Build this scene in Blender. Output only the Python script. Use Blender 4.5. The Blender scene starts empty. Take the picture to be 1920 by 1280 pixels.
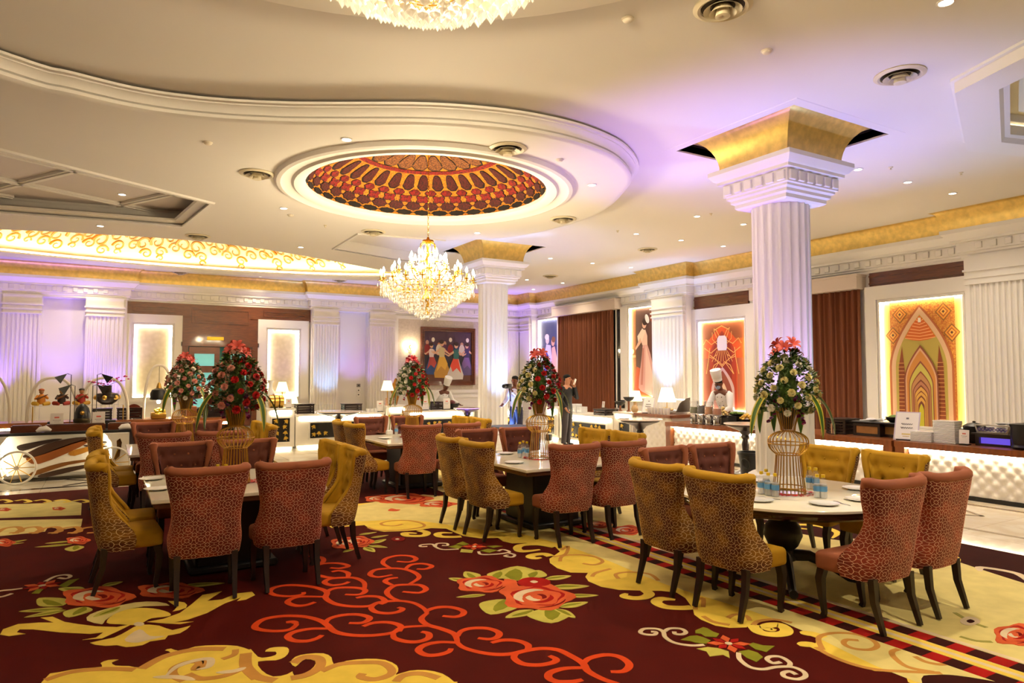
import bpy, bmesh, math, random
from mathutils import Vector, Matrix, Euler
from mathutils.geometry import tessellate_polygon
random.seed(7)
SC = bpy.context.scene
COL = SC.collection
PI = math.pi
R = math.radians

# ------------------------------------------------------------------ camera
CAM_H, FPX, HOR, YAW = 1.7, 1280.0, 704.0, R(30.67)
PITCH = math.atan((HOR - 640) / FPX)
cd = bpy.data.cameras.new('camera'); cam = bpy.data.objects.new('camera', cd); COL.objects.link(cam)
cd.sensor_width = 36; cd.lens = FPX / 1920 * 36; cd.clip_end = 200
cam.location = (0, 0, CAM_H); cam.rotation_euler = (PI / 2 + PITCH, 0, -YAW)
SC.camera = cam
_fw = Vector((math.sin(YAW) * math.cos(PITCH), math.cos(YAW) * math.cos(PITCH), math.sin(PITCH)))
_rt = Vector((math.cos(YAW), -math.sin(YAW), 0)); _up = _rt.cross(_fw)
def _ray(x, y): return _fw + _rt * ((x - 960) / FPX) - _up * ((y - 640) / FPX)
def level(x, y, h=0.0):
    """world point at height h that the survey reading (x, y) of the photograph belongs to"""
    v = _ray(x, y); return Vector((0, 0, CAM_H)) + v * ((h - CAM_H) / v.z)
def onX(x, y, w): v = _ray(x, y); return Vector((0, 0, CAM_H)) + v * (w / v.x)
def onY(x, y, w): v = _ray(x, y); return Vector((0, 0, CAM_H)) + v * (w / v.y)

# ------------------------------------------------------------------ world, exposure
SC.view_settings.view_transform = 'Standard'; SC.view_settings.look = 'None'
SC.view_settings.gamma = 1; SC.view_settings.use_curve_mapping = False
SC.view_settings.exposure = 0.38
w = bpy.data.worlds.new('world'); SC.world = w; w.use_nodes = True
w.node_tree.nodes['Background'].inputs[0].default_value = (1, .86, .68, 1)
w.node_tree.nodes['Background'].inputs[1].default_value = 0.0
SC.cycles.max_bounces = 5; SC.cycles.diffuse_bounces = 3; SC.cycles.glossy_bounces = 2
SC.cycles.use_adaptive_sampling = True; SC.cycles.adaptive_threshold = .08; SC.cycles.adaptive_min_samples = 16
SC.cycles.transmission_bounces = 3; SC.cycles.transparent_max_bounces = 6
SC.cycles.sample_clamp_indirect = 6.0; SC.cycles.sample_clamp_direct = 0
SC.cycles.caustics_reflective = False; SC.cycles.caustics_refractive = False
WARM = (1.0, .80, .52); CREAM = (1.0, .86, .62)
K_DOWN, K_CHAND, K_PURP, K_STRIP = 1.85, 1.25, 1.2, 1.0
ZU, ZL = 5.0, 4.75           # upper ceiling, lowered slab

# ------------------------------------------------------------------ helpers
def s2l(c): return c / 12.92 if c <= .04045 else ((c + .055) / 1.055) ** 2.4
def hx(h): h = h.lstrip('#'); return tuple(s2l(int(h[i:i + 2], 16) / 255) for i in (0, 2, 4))
MATS = {}
def mat(name, col, rough=.5, metal=0, emit=0, ecol=None, sheen=0, scol=None, noise=0, nscale=8, bump=0, bscale=60, spec=None, trans=0, ior=1.45, alpha=1, coat=0, ncol=None, stretch=None):
    if name in MATS: return MATS[name]
    m = bpy.data.materials.new(name); m.use_nodes = True; nt = m.node_tree; b = nt.nodes['Principled BSDF']
    if isinstance(col, str): col = hx(col)
    b.inputs['Base Color'].default_value = (*col, 1); b.inputs['Roughness'].default_value = rough; b.inputs['Metallic'].default_value = metal
    if emit: b.inputs['Emission Color'].default_value = (*(ecol or col), 1); b.inputs['Emission Strength'].default_value = emit
    if sheen: b.inputs['Sheen Weight'].default_value = sheen; b.inputs['Sheen Roughness'].default_value = .35; b.inputs['Sheen Tint'].default_value = (*(scol or col), 1)
    if spec is not None: b.inputs['Specular IOR Level'].default_value = spec
    if trans: b.inputs['Transmission Weight'].default_value = trans; b.inputs['IOR'].default_value = ior
    if alpha < 1: b.inputs['Alpha'].default_value = alpha
    if coat: b.inputs['Coat Weight'].default_value = coat; b.inputs['Coat Roughness'].default_value = .05
    if noise or bump:
        tc = nt.nodes.new('ShaderNodeTexCoord'); mp = nt.nodes.new('ShaderNodeMapping'); nt.links.new(tc.outputs['Object'], mp.inputs['Vector'])
        if stretch: mp.inputs['Scale'].default_value = stretch
    if noise:
        n = nt.nodes.new('ShaderNodeTexNoise'); n.inputs['Scale'].default_value = nscale; n.inputs['Detail'].default_value = 5
        nt.links.new(mp.outputs[0], n.inputs['Vector'])
        mx = nt.nodes.new('ShaderNodeMix'); mx.data_type = 'RGBA'
        c2 = ncol if ncol else tuple(c * (1 - noise) for c in col)
        if isinstance(c2, str): c2 = hx(c2)
        mx.inputs['A'].default_value = (*col, 1); mx.inputs['B'].default_value = (*c2, 1)
        rp = nt.nodes.new('ShaderNodeMapRange'); rp.inputs['From Min'].default_value = .35; rp.inputs['From Max'].default_value = .65
        nt.links.new(n.outputs['Fac'], rp.inputs['Value']); nt.links.new(rp.outputs[0], mx.inputs['Factor'])
        nt.links.new(mx.outputs['Result'], b.inputs['Base Color'])
    if bump:
        n2 = nt.nodes.new('ShaderNodeTexNoise'); n2.inputs['Scale'].default_value = bscale; n2.inputs['Detail'].default_value = 3
        nt.links.new(mp.outputs[0], n2.inputs['Vector'])
        bp = nt.nodes.new('ShaderNodeBump'); bp.inputs['Strength'].default_value = bump; bp.inputs['Distance'].default_value = .01
        nt.links.new(n2.outputs['Fac'], bp.inputs['Height']); nt.links.new(bp.outputs[0], b.inputs['Normal'])
    MATS[name] = m; return m

class MB:
    """collects geometry, then builds ONE mesh object"""
    def __init__(s): s.v, s.f, s.uv = [], [], None
    def add(s, vs, fs):
        o = len(s.v); s.v += [tuple(v) for v in vs]; s.f += [tuple(i + o for i in f) for f in fs]; return s
    def box(s, c, d, rz=0, M=None):
        x, y, z = (q / 2 for q in d)
        vs = [Vector((a * x, b * y, e * z)) for a in (-1, 1) for b in (-1, 1) for e in (-1, 1)]
        m = M if M else Matrix.Rotation(rz, 3, 'Z')
        return s.add([m @ v + Vector(c) for v in vs], [(0, 1, 3, 2), (4, 6, 7, 5), (0, 4, 5, 1), (2, 3, 7, 6), (0, 2, 6, 4), (1, 5, 7, 3)])
    def span(s, x0, x1, y0, y1, z0, z1): return s.box(((x0 + x1) / 2, (y0 + y1) / 2, (z0 + z1) / 2), (abs(x1 - x0), abs(y1 - y0), abs(z1 - z0)))
    def lathe(s, prof, n=16, c=(0, 0, 0), cap=True, sx=1, sy=1):
        vs = []; c = Vector(c)
        for r, z in prof:
            for k in range(n):
                a = 2 * PI * k / n; vs.append(c + Vector((r * math.cos(a) * sx, r * math.sin(a) * sy, z)))
        fs = [(j * n + k, j * n + (k + 1) % n, (j + 1) * n + (k + 1) % n, (j + 1) * n + k) for j in range(len(prof) - 1) for k in range(n)]
        if cap:
            if prof[0][0] > 1e-6: fs.append(tuple(reversed(range(n))))
            if prof[-1][0] > 1e-6: fs.append(tuple((len(prof) - 1) * n + k for k in range(n)))
        return s.add(vs, fs)
    def tube(s, path, r, n=8, close=False, cap=True, flat=None):
        """r: radius or list of radii; flat: (a, b) scales the section"""
        P = [Vector(p) for p in path]; m = len(P); rs = r if isinstance(r, (list, tuple)) else [r] * m
        vs = []; up = Vector((0, 0, 1)); pn = None
        for i, p in enumerate(P):
            t = (P[(i + 1) % m] - P[i - 1]) if close else (P[min(i + 1, m - 1)] - P[max(i - 1, 0)])
            t.normalize()
            if pn is None:
                a = up if abs(t.z) < .95 else Vector((0, 1, 0)); nn = (a - t * a.dot(t)).normalized()
            else:
                nn = pn - t * pn.dot(t); nn = nn.normalized() if nn.length > 1e-6 else pn
            pn = nn; bb = t.cross(nn)
            fa, fb = flat if flat else (1, 1)
            for k in range(n):
                a = 2 * PI * (k + .5) / n; vs.append(p + (nn * math.cos(a) * fa + bb * math.sin(a) * fb) * rs[i])
        seg = m if close else m - 1
        fs = [(j * n + k, j * n + (k + 1) % n, ((j + 1) % m) * n + (k + 1) % n, ((j + 1) % m) * n + k) for j in range(seg) for k in range(n)]
        if cap and not close: fs += [tuple(reversed(range(n))), tuple((m - 1) * n + k for k in range(n))]
        return s.add(vs, fs)
    def cyl(s, p0, p1, r0, r1=None, n=12): return s.tube([p0, p1], [r0, r0 if r1 is None else r1], n)
    def ball(s, c, r, sc=(1, 1, 1), nu=12, nv=8, M=None):
        c = Vector(c); vs = []
        for j in range(nv + 1):
            t = PI * j / nv
            for k in range(nu):
                a = 2 * PI * k / nu; p = Vector((math.sin(t) * math.cos(a) * sc[0], math.sin(t) * math.sin(a) * sc[1], math.cos(t) * sc[2])) * r
                vs.append(c + (M @ p if M else p))
        return s.add(vs, [(j * nu + k, (j + 1) * nu + k, (j + 1) * nu + (k + 1) % nu, j * nu + (k + 1) % nu) for j in range(nv) for k in range(nu)])
    def prism(s, poly, z0, z1, holes=(), M=None, sides=True):
        """flat polygon (with holes) given in 2D, extruded z0..z1"""
        loops = [[Vector((p[0], p[1], 0)) for p in poly]] + [[Vector((p[0], p[1], 0)) for p in h] for h in holes]
        flat = [p for l in loops for p in l]; tri = tessellate_polygon(loops); n = len(flat)
        T = (lambda q: M @ q) if M else (lambda q: q)
        vs = [T(Vector((p.x, p.y, z0))) for p in flat]; fs = []
        def up(t): a, b, c = (flat[i] for i in t); return (b - a).cross(c - a).z > 0
        tri = [t if up(t) else (t[0], t[2], t[1]) for t in tri]
        if z1 == z0: return s.add(vs, tri)
        vs += [T(Vector((p.x, p.y, z1))) for p in flat]
        fs += [(t[0], t[2], t[1]) for t in tri] + [tuple(i + n for i in t) for t in tri]
        if sides:
            o = 0
            for li, l in enumerate(loops):
                m = len(l); ar = sum(l[i].x * l[(i + 1) % m].y - l[(i + 1) % m].x * l[i].y for i in range(m))
                ccw = (ar > 0) == (li == 0)
                for i in range(m):
                    a, b = o + i, o + (i + 1) % m
                    fs.append((a, b, b + n, a + n) if ccw else (b, a, a + n, b + n))
                o += m
        return s.add(vs, fs)
    def grid(s, fn, nu, nv, cu=False, uv=None):
        """surface fn(u, v), u and v in 0..1"""
        o = len(s.v); W = nu if cu else nu + 1
        for j in range(nv + 1):
            for i in range(W): s.v.append(tuple(fn(i / nu, j / nv)))
        for j in range(nv):
            for i in range(nu):
                a = o + j * W + i; b = o + j * W + (i + 1) % W; s.f.append((a, b, b + W, a + W))
        if uv:
            s.uv = s.uv or {}
            for j in range(nv + 1):
                for i in range(W): s.uv[o + j * W + i] = uv(i / nu, j / nv)
        return s
    def sweep(s, pts, prof, side=1, closed=False):
        """profile (offset, z) swept along a plan polyline, mitred; side=1 offsets to the left"""
        n = len(pts); P = [Vector((p[0], p[1])) for p in pts]; vs = []
        for i in range(n):
            a = P[i - 1] if (i or closed) else None; b = P[(i + 1) % n] if (i < n - 1 or closed) else None
            def nm(d): d = d.normalized(); return Vector((-d.y, d.x)) * side
            if a is None: q = nm(b - P[i])
            elif b is None: q = nm(P[i] - a)
            else:
                n1, n2 = nm(P[i] - a), nm(b - P[i]); q = n1 + n2; q = q.normalized() if q.length > 1e-6 else n1
                q = q / max(.35, q.dot(n1))
            for off, z in prof: vs.append((P[i].x + q.x * off, P[i].y + q.y * off, z))
        m = len(prof); seg = n if closed else n - 1
        fs = [(i * m + j, ((i + 1) % n) * m + j, ((i + 1) % n) * m + j + 1, i * m + j + 1) for i in range(seg) for j in range(m - 1)]
        if not closed: fs += [tuple(range(m)), tuple(reversed([(n - 1) * m + j for j in range(m)]))]
        return s.add(vs, fs)
    def rbox(s, c, d, r=.02, seg=2, M=None, fn=None):
        bm = bmesh.new(); bmesh.ops.create_cube(bm, size=1)
        for v in bm.verts: v.co = Vector((v.co.x * d[0], v.co.y * d[1], v.co.z * d[2]))
        bmesh.ops.bevel(bm, geom=bm.edges[:], offset=r, segments=seg, profile=.5, affect='EDGES')
        bm.verts.index_update(); vs = []
        for v in bm.verts:
            p = fn(v.co.copy()) if fn else v.co.copy()
            vs.append((M @ p if M else p) + Vector(c))
        fs = [[v.index for v in f.verts] for f in bm.faces]; bm.free(); return s.add(vs, fs)
    def mesh(s, name, m, smooth=True, angle=40):
        me = bpy.data.meshes.new(name); me.from_pydata(s.v, [], s.f); me.update()
        if m: me.materials.append(m)
        if s.uv:
            l = me.uv_layers.new(name='UVMap')
            for lp in me.loops: l.data[lp.index].uv = s.uv.get(lp.vertex_index, (0, 0))
        if smooth:
            me.polygons.foreach_set('use_smooth', [True] * len(me.polygons))
            try: me.set_sharp_from_angle(angle=R(angle))
            except Exception: pass
        return me
    def build(s, name, m, parent=None, smooth=True, angle=40, loc=None):
        o = bpy.data.objects.new(name, s.mesh(name, m, smooth, angle)); COL.objects.link(o)
        if parent: o.parent = parent
        if loc: o.location = loc
        return o
def tag(o, label=None, cat=None, group=None, kind=None):
    for k, v in (('label', label), ('category', cat), ('group', group), ('kind', kind)):
        if v: o[k] = v
    return o
def empty(name, loc=(0, 0, 0), rz=0):
    o = bpy.data.objects.new(name, None); COL.objects.link(o); o.location = loc; o.rotation_euler.z = rz; o.empty_display_size = .1; return o
def inst(name, me, parent=None, loc=(0, 0, 0), rot=(0, 0, 0), sc=1):
    o = bpy.data.objects.new(name, me); COL.objects.link(o); o.location = loc; o.rotation_euler = rot
    o.scale = (sc, sc, sc) if not isinstance(sc, (tuple, list)) else sc
    if parent: o.parent = parent
    return o
def copy_tree(o, parent=None, loc=None, rz=None):
    c = o.copy(); COL.objects.link(c); c.parent = parent
    if loc is not None: c.location = loc
    if rz is not None: c.rotation_euler.z = rz
    for ch in list(o.children): copy_tree(ch, c)
    return c
def struct(name, mb, m, parent=None, **k):
    o = mb.build(name, m, parent, **k)
    if not parent: o['kind'] = 'structure'
    return o
def lamp(name, kind, loc, energy, col=WARM, size=.1, parent=None, rot=None, spot=None, blend=.6):
    l = bpy.data.lights.new(name, kind); l.energy = energy; l.color = col
    if kind in ('POINT', 'SPOT'): l.shadow_soft_size = size
    if kind == 'SPOT': l.spot_size = spot or R(120); l.spot_blend = blend
    if kind == 'AREA': l.size = size
    o = bpy.data.objects.new(name, l); COL.objects.link(o); o.location = loc
    if rot: o.rotation_euler = rot
    if parent: o.parent = parent
    return o
def circle(cx, cy, rx, ry=None, n=48, a0=0, a1=2 * PI): return [(cx + rx * math.cos(a0 + (a1 - a0) * k / n), cy + (ry or rx) * math.sin(a0 + (a1 - a0) * k / n)) for k in range(n)]
def smoothline(P, n=6, closed=False):
    """Catmull-Rom through points of any dimension"""
    P = [Vector(p) for p in P]; out = []; m = len(P)
    for i in range(m if closed else m - 1):
        if closed: a, b, c, d = P[i - 1], P[i], P[(i + 1) % m], P[(i + 2) % m]
        else: a, b, c, d = P[max(i - 1, 0)], P[i], P[i + 1], P[min(i + 2, m - 1)]
        for k in range(n):
            t = k / n; out.append(.5 * ((2 * b) + (c - a) * t + (2 * a - 5 * b + 4 * c - d) * t * t + (3 * b - a - 3 * c + d) * t ** 3))
    if not closed: out.append(P[-1])
    return out

# ------------------------------------------------------------------ materials
M_WHITE = mat('white_plaster', (.80, .77, .72), .55)
M_CEIL = mat('ceiling_paint', (.80, .765, .71), .7)
M_GOLD = mat('gold_leaf', '#efcd74', .42, .55, noise=.22, nscale=9, bump=.2, bscale=14)
M_BRASS = mat('brass', '#d8ae55', .28, 1)
M_WOOD = mat('dark_red_wood', '#6e3414', .3, noise=.45, nscale=5, stretch=(1, 1, 9), coat=.3)
M_DWOOD = mat('dark_wood', '#230d0a', .35, noise=.3, nscale=6, coat=.3)
M_MWOOD = mat('mahogany', '#8a4a1c', .35, noise=.3, nscale=4, stretch=(1, 6, 1), coat=.25)
M_BLACK = mat('black', '#0b0a0b', .4)
M_DARK = mat('shade_black', '#050405', .9)  # near-black colour standing in for shade in gaps and voids
M_LED = mat('led_strip', (1, .86, .60), .5, emit=38 * K_STRIP, ecol=(1, .82, .50))
M_LEDW = mat('led_white', (1, .95, .85), .5, emit=9 * K_STRIP, ecol=(1, .93, .80))
M_BULB = mat('downlight_glow', (1, 1, 1), .5, emit=14, ecol=(1, .93, .82))
M_CHINA = mat('white_china', (.86, .85, .83), .15)
M_STEEL = mat('steel', '#b8b4b0', .22, 1)
M_PAPER = mat('paper', '#efe9e2', .7)
M_GLASS = mat('glass', (1, 1, 1), .02, trans=1, ior=1.3)
# ================================================================== ROOM SHELL
XW, YW = 15.1, 24.6          # right wall plane, back wall plane
XL, YF = -9.0, -6.0          # left wall, wall behind the photographer
def marble():
    m = bpy.data.materials.new('cream_marble'); m.use_nodes = True; nt = m.node_tree; b = nt.nodes['Principled BSDF']
    tc = nt.nodes.new('ShaderNodeTexCoord'); br = nt.nodes.new('ShaderNodeTexBrick'); br.offset = 0; br.inputs['Scale'].default_value = 1
    for k, v in (('Brick Width', .8), ('Row Height', .8), ('Mortar Size', .004)): br.inputs[k].default_value = v
    br.inputs['Color1'].default_value = (.74, .66, .52, 1); br.inputs['Color2'].default_value = (.70, .62, .48, 1); br.inputs['Mortar'].default_value = (.45, .38, .28, 1)
    ns = nt.nodes.new('ShaderNodeTexNoise'); ns.inputs['Scale'].default_value = 1.6; ns.inputs['Detail'].default_value = 8; ns.inputs['Distortion'].default_value = 1.4
    mx = nt.nodes.new('ShaderNodeMix'); mx.data_type = 'RGBA'; mx.blend_type = 'MULTIPLY'; mx.inputs['Factor'].default_value = .5
    rp = nt.nodes.new('ShaderNodeValToRGB'); rp.color_ramp.elements[0].position = .42; rp.color_ramp.elements[0].color = (.8, .72, .6, 1); rp.color_ramp.elements[1].position = .55
    nt.links.new(tc.outputs['Object'], br.inputs['Vector']); nt.links.new(tc.outputs['Object'], ns.inputs['Vector'])
    nt.links.new(ns.outputs['Fac'], rp.inputs['Fac']); nt.links.new(br.outputs['Color'], mx.inputs['A']); nt.links.new(rp.outputs['Color'], mx.inputs['B'])
    nt.links.new(mx.outputs['Result'], b.inputs['Base Color']); b.inputs['Roughness'].default_value = .08
    return m
floor = struct('floor', MB().span(XL, XW + .3, YF, YW + .4, -.2, 0), marble(), smooth=False)
M_INLAY = mat('dark_inlay_stone', '#2c2019', .1); M_INLAYT = mat('tan_inlay_stone', '#8c7350', .1)
def inlay(pts, wd, m):
    for a, b in zip(pts, pts[1:]):
        a, b = Vector((*a, 0)), Vector((*b, 0)); d = b - a
        MB().box(((a + b) / 2 + Vector((0, 0, .001))), (d.length + wd, wd, .004), math.atan2(d.y, d.x)).build('inlay_strip', m, floor, smooth=False)
for k in range(5):
    for (i0, a0) in ((0, 0), (.28, 1)):
        x0, y0 = 8.55 + .1 * i0, 2.2 + 2.1 * k
        q = [(x0 + .62, y0 + i0), (x0 + 1.2 - i0, y0 + .8), (x0 + .62, y0 + 1.6 - i0), (x0 + .05 + i0, y0 + .8), (x0 + .62, y0 + i0)]
        inlay(q, .05, M_INLAYT)
inlay([(8.3, -2), (8.3, 12.6)], .06, M_INLAYT); inlay([(9.85, -2), (9.85, 11)], .07, M_INLAYT)
inlay([(-8.5, 12.55), (5.2, 12.55)], .12, M_INLAY); inlay([(-8.5, 13.5), (8.2, 13.5)], .07, M_INLAY)
for k in range(8):
    x = -7.5 + 1.75 * k; inlay([(x, 12.7), (x + .8, 13.4)], .07, M_INLAY); inlay([(x + .8, 12.7), (x, 13.4)], .07, M_INLAY)
inlay([(-8.5, 11.95), (-1.2, 11.95)], .06, M_INLAY); inlay([(2.9, 12.6), (2.9, 15.2)], .06, M_INLAY); inlay([(6.1, 13.5), (6.1, 15.2)], .06, M_INLAY)

struct('wall_right', MB().span(XW, XW + .2, YF, YW + .4, 0, 5.4), M_WHITE, smooth=False)
struct('wall_back', MB().span(XL, XW, YW, YW + .2, 0, 5.4), M_WHITE, smooth=False)
struct('wall_left', MB().span(XL - .2, XL, YF, YW + .4, 0, 5.4), M_WHITE, smooth=False)
struct('wall_front', MB().span(XL, XW, YF - .2, YF, 0, 5.4), M_WHITE, smooth=False)

# ---- plan line of cornice: recesses and projecting bays, right wall then back wall
BX, BY = XW - .32, YW - .32
CORN = [(BX, YF), (BX, 7.1), (XW, 7.1), (XW, 14.75), (BX, 14.75), (BX, 16.25), (XW, 16.25), (XW, 23.35), (BX, 23.35), (BX, BY), (13.95, BY), (13.95, YW), (9.3, YW), (9.3, BY), (6.2, BY), (6.2, YW), (.5, YW), (.5, BY), (XL, BY)]
WP = [(0, 4.04), (.03, 4.04), (.03, 4.10), (.06, 4.12), (.06, 4.16), (.09, 4.17), (.09, 4.36), (.17, 4.36), (.17, 4.41), (.20, 4.43), (.25, 4.50), (.30, 4.54), (.30, 4.62), (0, 4.62)]
tr = struct('trim_1', MB().sweep(CORN, WP, 1), M_WHITE, angle=30)
GP = [(.24 + .2 * (1 - math.cos(t * PI / 2)), 4.62 + (ZU - 4.62) * math.sin(t * PI / 2)) for t in [k / 8 for k in range(9)]]
struct('trim_2', MB().sweep(CORN, GP, 1), M_GOLD)
dm = MB().rbox((0, 0, 0), (.12, .05, .13), .008, 1).mesh('dentil', M_WHITE)
for (a, b) in zip(CORN, CORN[1:]):
    A, B = Vector(a), Vector(b); L = (B - A).length
    if L < .6: continue
    d = (B - A).normalized(); nn = Vector((-d.y, d.x)); k = int((L - .25) / .26)
    for i in range(k):
        p = A + d * (.2 + (L - .4) * (i + .5) / k) + nn * .10
        if p.y < 3.5 or p.x < -4: continue
        inst('dentil', dm, tr, (p.x, p.y, 4.27), (0, 0, math.atan2(d.y, d.x)))
# solid bays behind the pilasters
for n, (x0, x1, y0, y1) in enumerate(((BX, XW, YF, 7.1), (BX, XW, 14.75, 16.25), (BX, XW, 23.35, YW))): struct('wall_right', MB().span(x0, x1, y0, y1, 0, 5.0), M_WHITE, smooth=False)
XZ = Matrix(((1, 0, 0), (0, 0, -1), (0, 1, 0)))
def bay_wall(x0, x1, holes):
    """projecting bay with deep niches between its pilasters"""
    hs = [[(a, -.01), (b, -.01), (b, c), (a, c)] for a, b, c in holes]
    xs = sorted([x0, x1] + [q for a, b, c in holes for q in (a, b)]); m = MB()
    for a, b in zip(xs[::2], xs[1::2]): m.span(a, b, BY, YW, 0, 5)
    for a, b, c in holes: m.span(a, b, BY, YW, c, 5)
    return struct('wall_back', m, M_WHITE, smooth=False)
bay_wall(XL, .5, [(-1.68, -.6, 4.02)]); bay_wall(6.2, 9.3, [(7.15, 8.25, 4.02)]); bay_wall(13.95, BX, [])
def pilaster(loc, rz, wd, n, label):
    """fluted pilaster with banded capital; local x along the wall, -y into the room"""
    p = empty('pilaster', loc, rz); p['kind'] = 'structure'
    pr = [(-wd / 2, 0), (-wd / 2, -.08)]; g = (wd - .08) / n
    for k in range(n):
        x = -wd / 2 + .04 + g * k; pr += [(x, -.08), (x + g * .18, -.08), (x + g * .30, -.055), (x + g * .5, -.045), (x + g * .70, -.055), (x + g * .82, -.08)]
    pr += [(wd / 2, -.08), (wd / 2, 0)]
    MB().prism(pr, .3, 3.5).build('shaft', M_WHITE, p, angle=50)
    b = MB().span(-wd / 2 - .05, wd / 2 + .05, -.13, 0, 0, .2); b.span(-wd / 2 - .03, wd / 2 + .03, -.11, 0, .2, .3); b.build('base', M_WHITE, p, smooth=False)
    pp = [(-wd / 2, 0), (wd / 2, 0)]; c = MB()
    for z0, z1, e in ((3.5, 3.53, .03), (3.53, 3.62, .005), (3.62, 3.66, .035), (3.66, 3.76, .005), (3.76, 3.80, .05), (3.80, 4.05, .01)):
        c.span(-wd / 2 - e, wd / 2 + e, -.085 - e, 0, z0, z1)
    c.build('capital', M_WHITE, p, smooth=False); return p
for x0, x1 in ((-2.63, -1.68), (-.6, .42), (6.22, 7.13), (8.27, 9.25), (14.0, 14.7)): pilaster(((x0 + x1) / 2, BY, 0), 0, x1 - x0 - .04, 8, '')
for y0, y1 in ((3.9, 5.3), (5.7, 7.05), (14.8, 16.2), (23.4, 24.2)): pilaster((BX, (y0 + y1) / 2, 0), -PI / 2, y1 - y0 - .06, 12 if y1 < 9 else 8, '')

# ---- columns
def column(cx, cy):
    c = empty('column', (cx, cy, 0)); c['kind'] = 'structure'
    r, n = .385, 20
    pr = []
    for k in range(n):
        for t, d in ((0, 0), (.16, 0), (.3, .022), (.58, .030), (.86, .022)):
            a = 2 * PI * (k + t) / n; pr.append(((r - d) * math.cos(a), (r - d) * math.sin(a)))
    MB().prism(pr, .34, 4.08).build('shaft', M_WHITE, c, angle=50)
    b = MB().span(-.55, .55, -.55, .55, 0, .2); b.lathe([(.54, .2), (.56, .24), (.54, .28), (.47, .30), (.49, .33), (.44, .36)], 40); b.build('base', M_WHITE, c)
    sq = [(-.45, -.45), (.45, -.45), (.45, .45), (-.45, .45)]
    cp = MB().sweep(sq, [(-.45, 4.06), (-.05, 4.06), (-.02, 4.08), (-.02, 4.13), (.02, 4.15), (.02, 4.19), (.06, 4.21), (.06, 4.24), (.09, 4.25), (.09, 4.42), (.15, 4.43), (.15, 4.47), (.19, 4.49), (.24, 4.56), (.24, 4.62), (-.45, 4.62)], -1, True)
    cp.build('capital', M_WHITE, c, angle=30)
    MB().sweep(sq, [(.12 + .42 * (1 - math.cos(t * PI / 2)), 4.62 + (ZU + .15 - 4.62) * math.sin(t * PI / 2)) for t in [k / 10 for k in range(11)]], -1, True).build('gold_cove', M_GOLD, c)
    for s in range(4):
        for k in range(6):
            v = Matrix.Rotation(s * PI / 2, 3, 'Z') @ Vector((-.45 + .18 * k, -.545, 4.335)); inst('dentil', dm, c, v, (0, 0, s * PI / 2))
    return c
COLS = [(8.12, 6.27), (8.62, 15.5)]
for p in COLS: column(*p)
HOLE = 1.0

# ---- ceiling
def fit_circle(P):
    (a, b), (c, d), (e, f) = P; A = 2 * (c - a); B = 2 * (d - b); Cc = c * c + d * d - a * a - b * b; D = 2 * (e - c); E = 2 * (f - d); F = e * e + f * f - c * c - d * d
    x = (Cc * E - F * B) / (E * A - B * D); y = (Cc * D - A * F) / (B * D - A * E); return x, y, math.hypot(x - a, y - b)
MC = fit_circle([level(*p, 4.93)[:2] for p in ((480, 0), (830, 42), (1180, 0))])
OV = (1.7, 20.05, 7.4, 3.2)
_a, _b, _c, _f = (Vector(level(*q, ZU - .16)[:2]) for q in ((1790, 175), (1812, 283), (1920, 294), (1920, 108)))
HEXO = [tuple(q) for q in (_a, _b, _b + (_c - _b) * 2.6, _b + (_c - _b) * 3.2 + (_a - _b) * 1.1, _a + (_f - _a) * 3.4 + (_c - _b) * 1.5, _a + (_f - _a) * 2.6)]
hc = sum((Vector(q) for q in HEXO), Vector((0, 0))) / 6; HEXI = [tuple(hc + (Vector(p) - hc) * .76) for p in HEXO]
sqh = lambda cx, cy, h: [(cx - h, cy - h), (cx + h, cy - h), (cx + h, cy + h), (cx - h, cy + h)]
SLN = [tuple(level(*p, ZL)[:2]) for p in ((0, 148), (134, 183), (269, 212), (403, 228), (537, 235), (640, 236), (808, 237), (942, 247), (1043, 264), (1110, 284), (1152, 306), (1174, 336), (1160, 362), (1127, 393), (1070, 418), (960, 443), (835, 450))]
SLN = [(-9.0, 3.2), (-6.4, 5.2), (-3.6, 7.1)] + SLN
edge = [tuple(p) for p in smoothline(SLN, 5)]
FARC = [tuple(level(*p, ZL)[:2]) for p in ((674, 438), (627, 466), (735, 484))] + [(7.9, 17.0)]
cov = [tuple(level(*p, ZL)[:2]) for p in ((712, 506), (655, 495), (600, 485), (500, 468), (400, 455), (300, 446), (200, 440), (100, 434), (0, 430))]
SLAB = edge + FARC + [(8.0, 19.6)] + [tuple(p) for p in smoothline(cov, 4)] + [(-4.5, 17.9), (-6.5, 19.2), (-9.0, 20)]
LCF = [tuple(level(*p, ZL)[:2]) for p in ((402, 380), (347, 424), (0, 398))] + [(-5.2, 14.9), (-5.8, 11.2)] + [tuple(level(*p, ZL)[:2]) for p in ((0, 278), (200, 329))]
DOME = (4.5, 10.3, 1.96)
MB_ = MB().prism([(XL, YF), (XW, YF), (XW, YW), (XL, YW)], ZU, ZU + .12, [sqh(*COLS[0], HOLE), sqh(*COLS[1], HOLE), circle(*OV[:2], OV[2], OV[3], 72), HEXI, circle(DOME[0], DOME[1], DOME[2] + .3, n=48), LCF])
ceil = struct('ceiling', MB_, M_CEIL, smooth=False)
for p in COLS:   # open shaft above each column, coloured black for its shade, and its shallow frame
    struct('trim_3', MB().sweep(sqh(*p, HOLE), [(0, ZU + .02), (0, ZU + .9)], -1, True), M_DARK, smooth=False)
    struct('trim_4', MB().sweep(sqh(*p, HOLE), [(0, ZU), (.0, ZU - .005), (.14, ZU - .005), (.15, ZU)], -1, True), M_CEIL, smooth=False)
struct('ceiling', MB().span(6.9, 10, 5, 17, 5.88, 5.9), M_DARK, smooth=False)  # black lid over the column shafts, shade put into its colour
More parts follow.
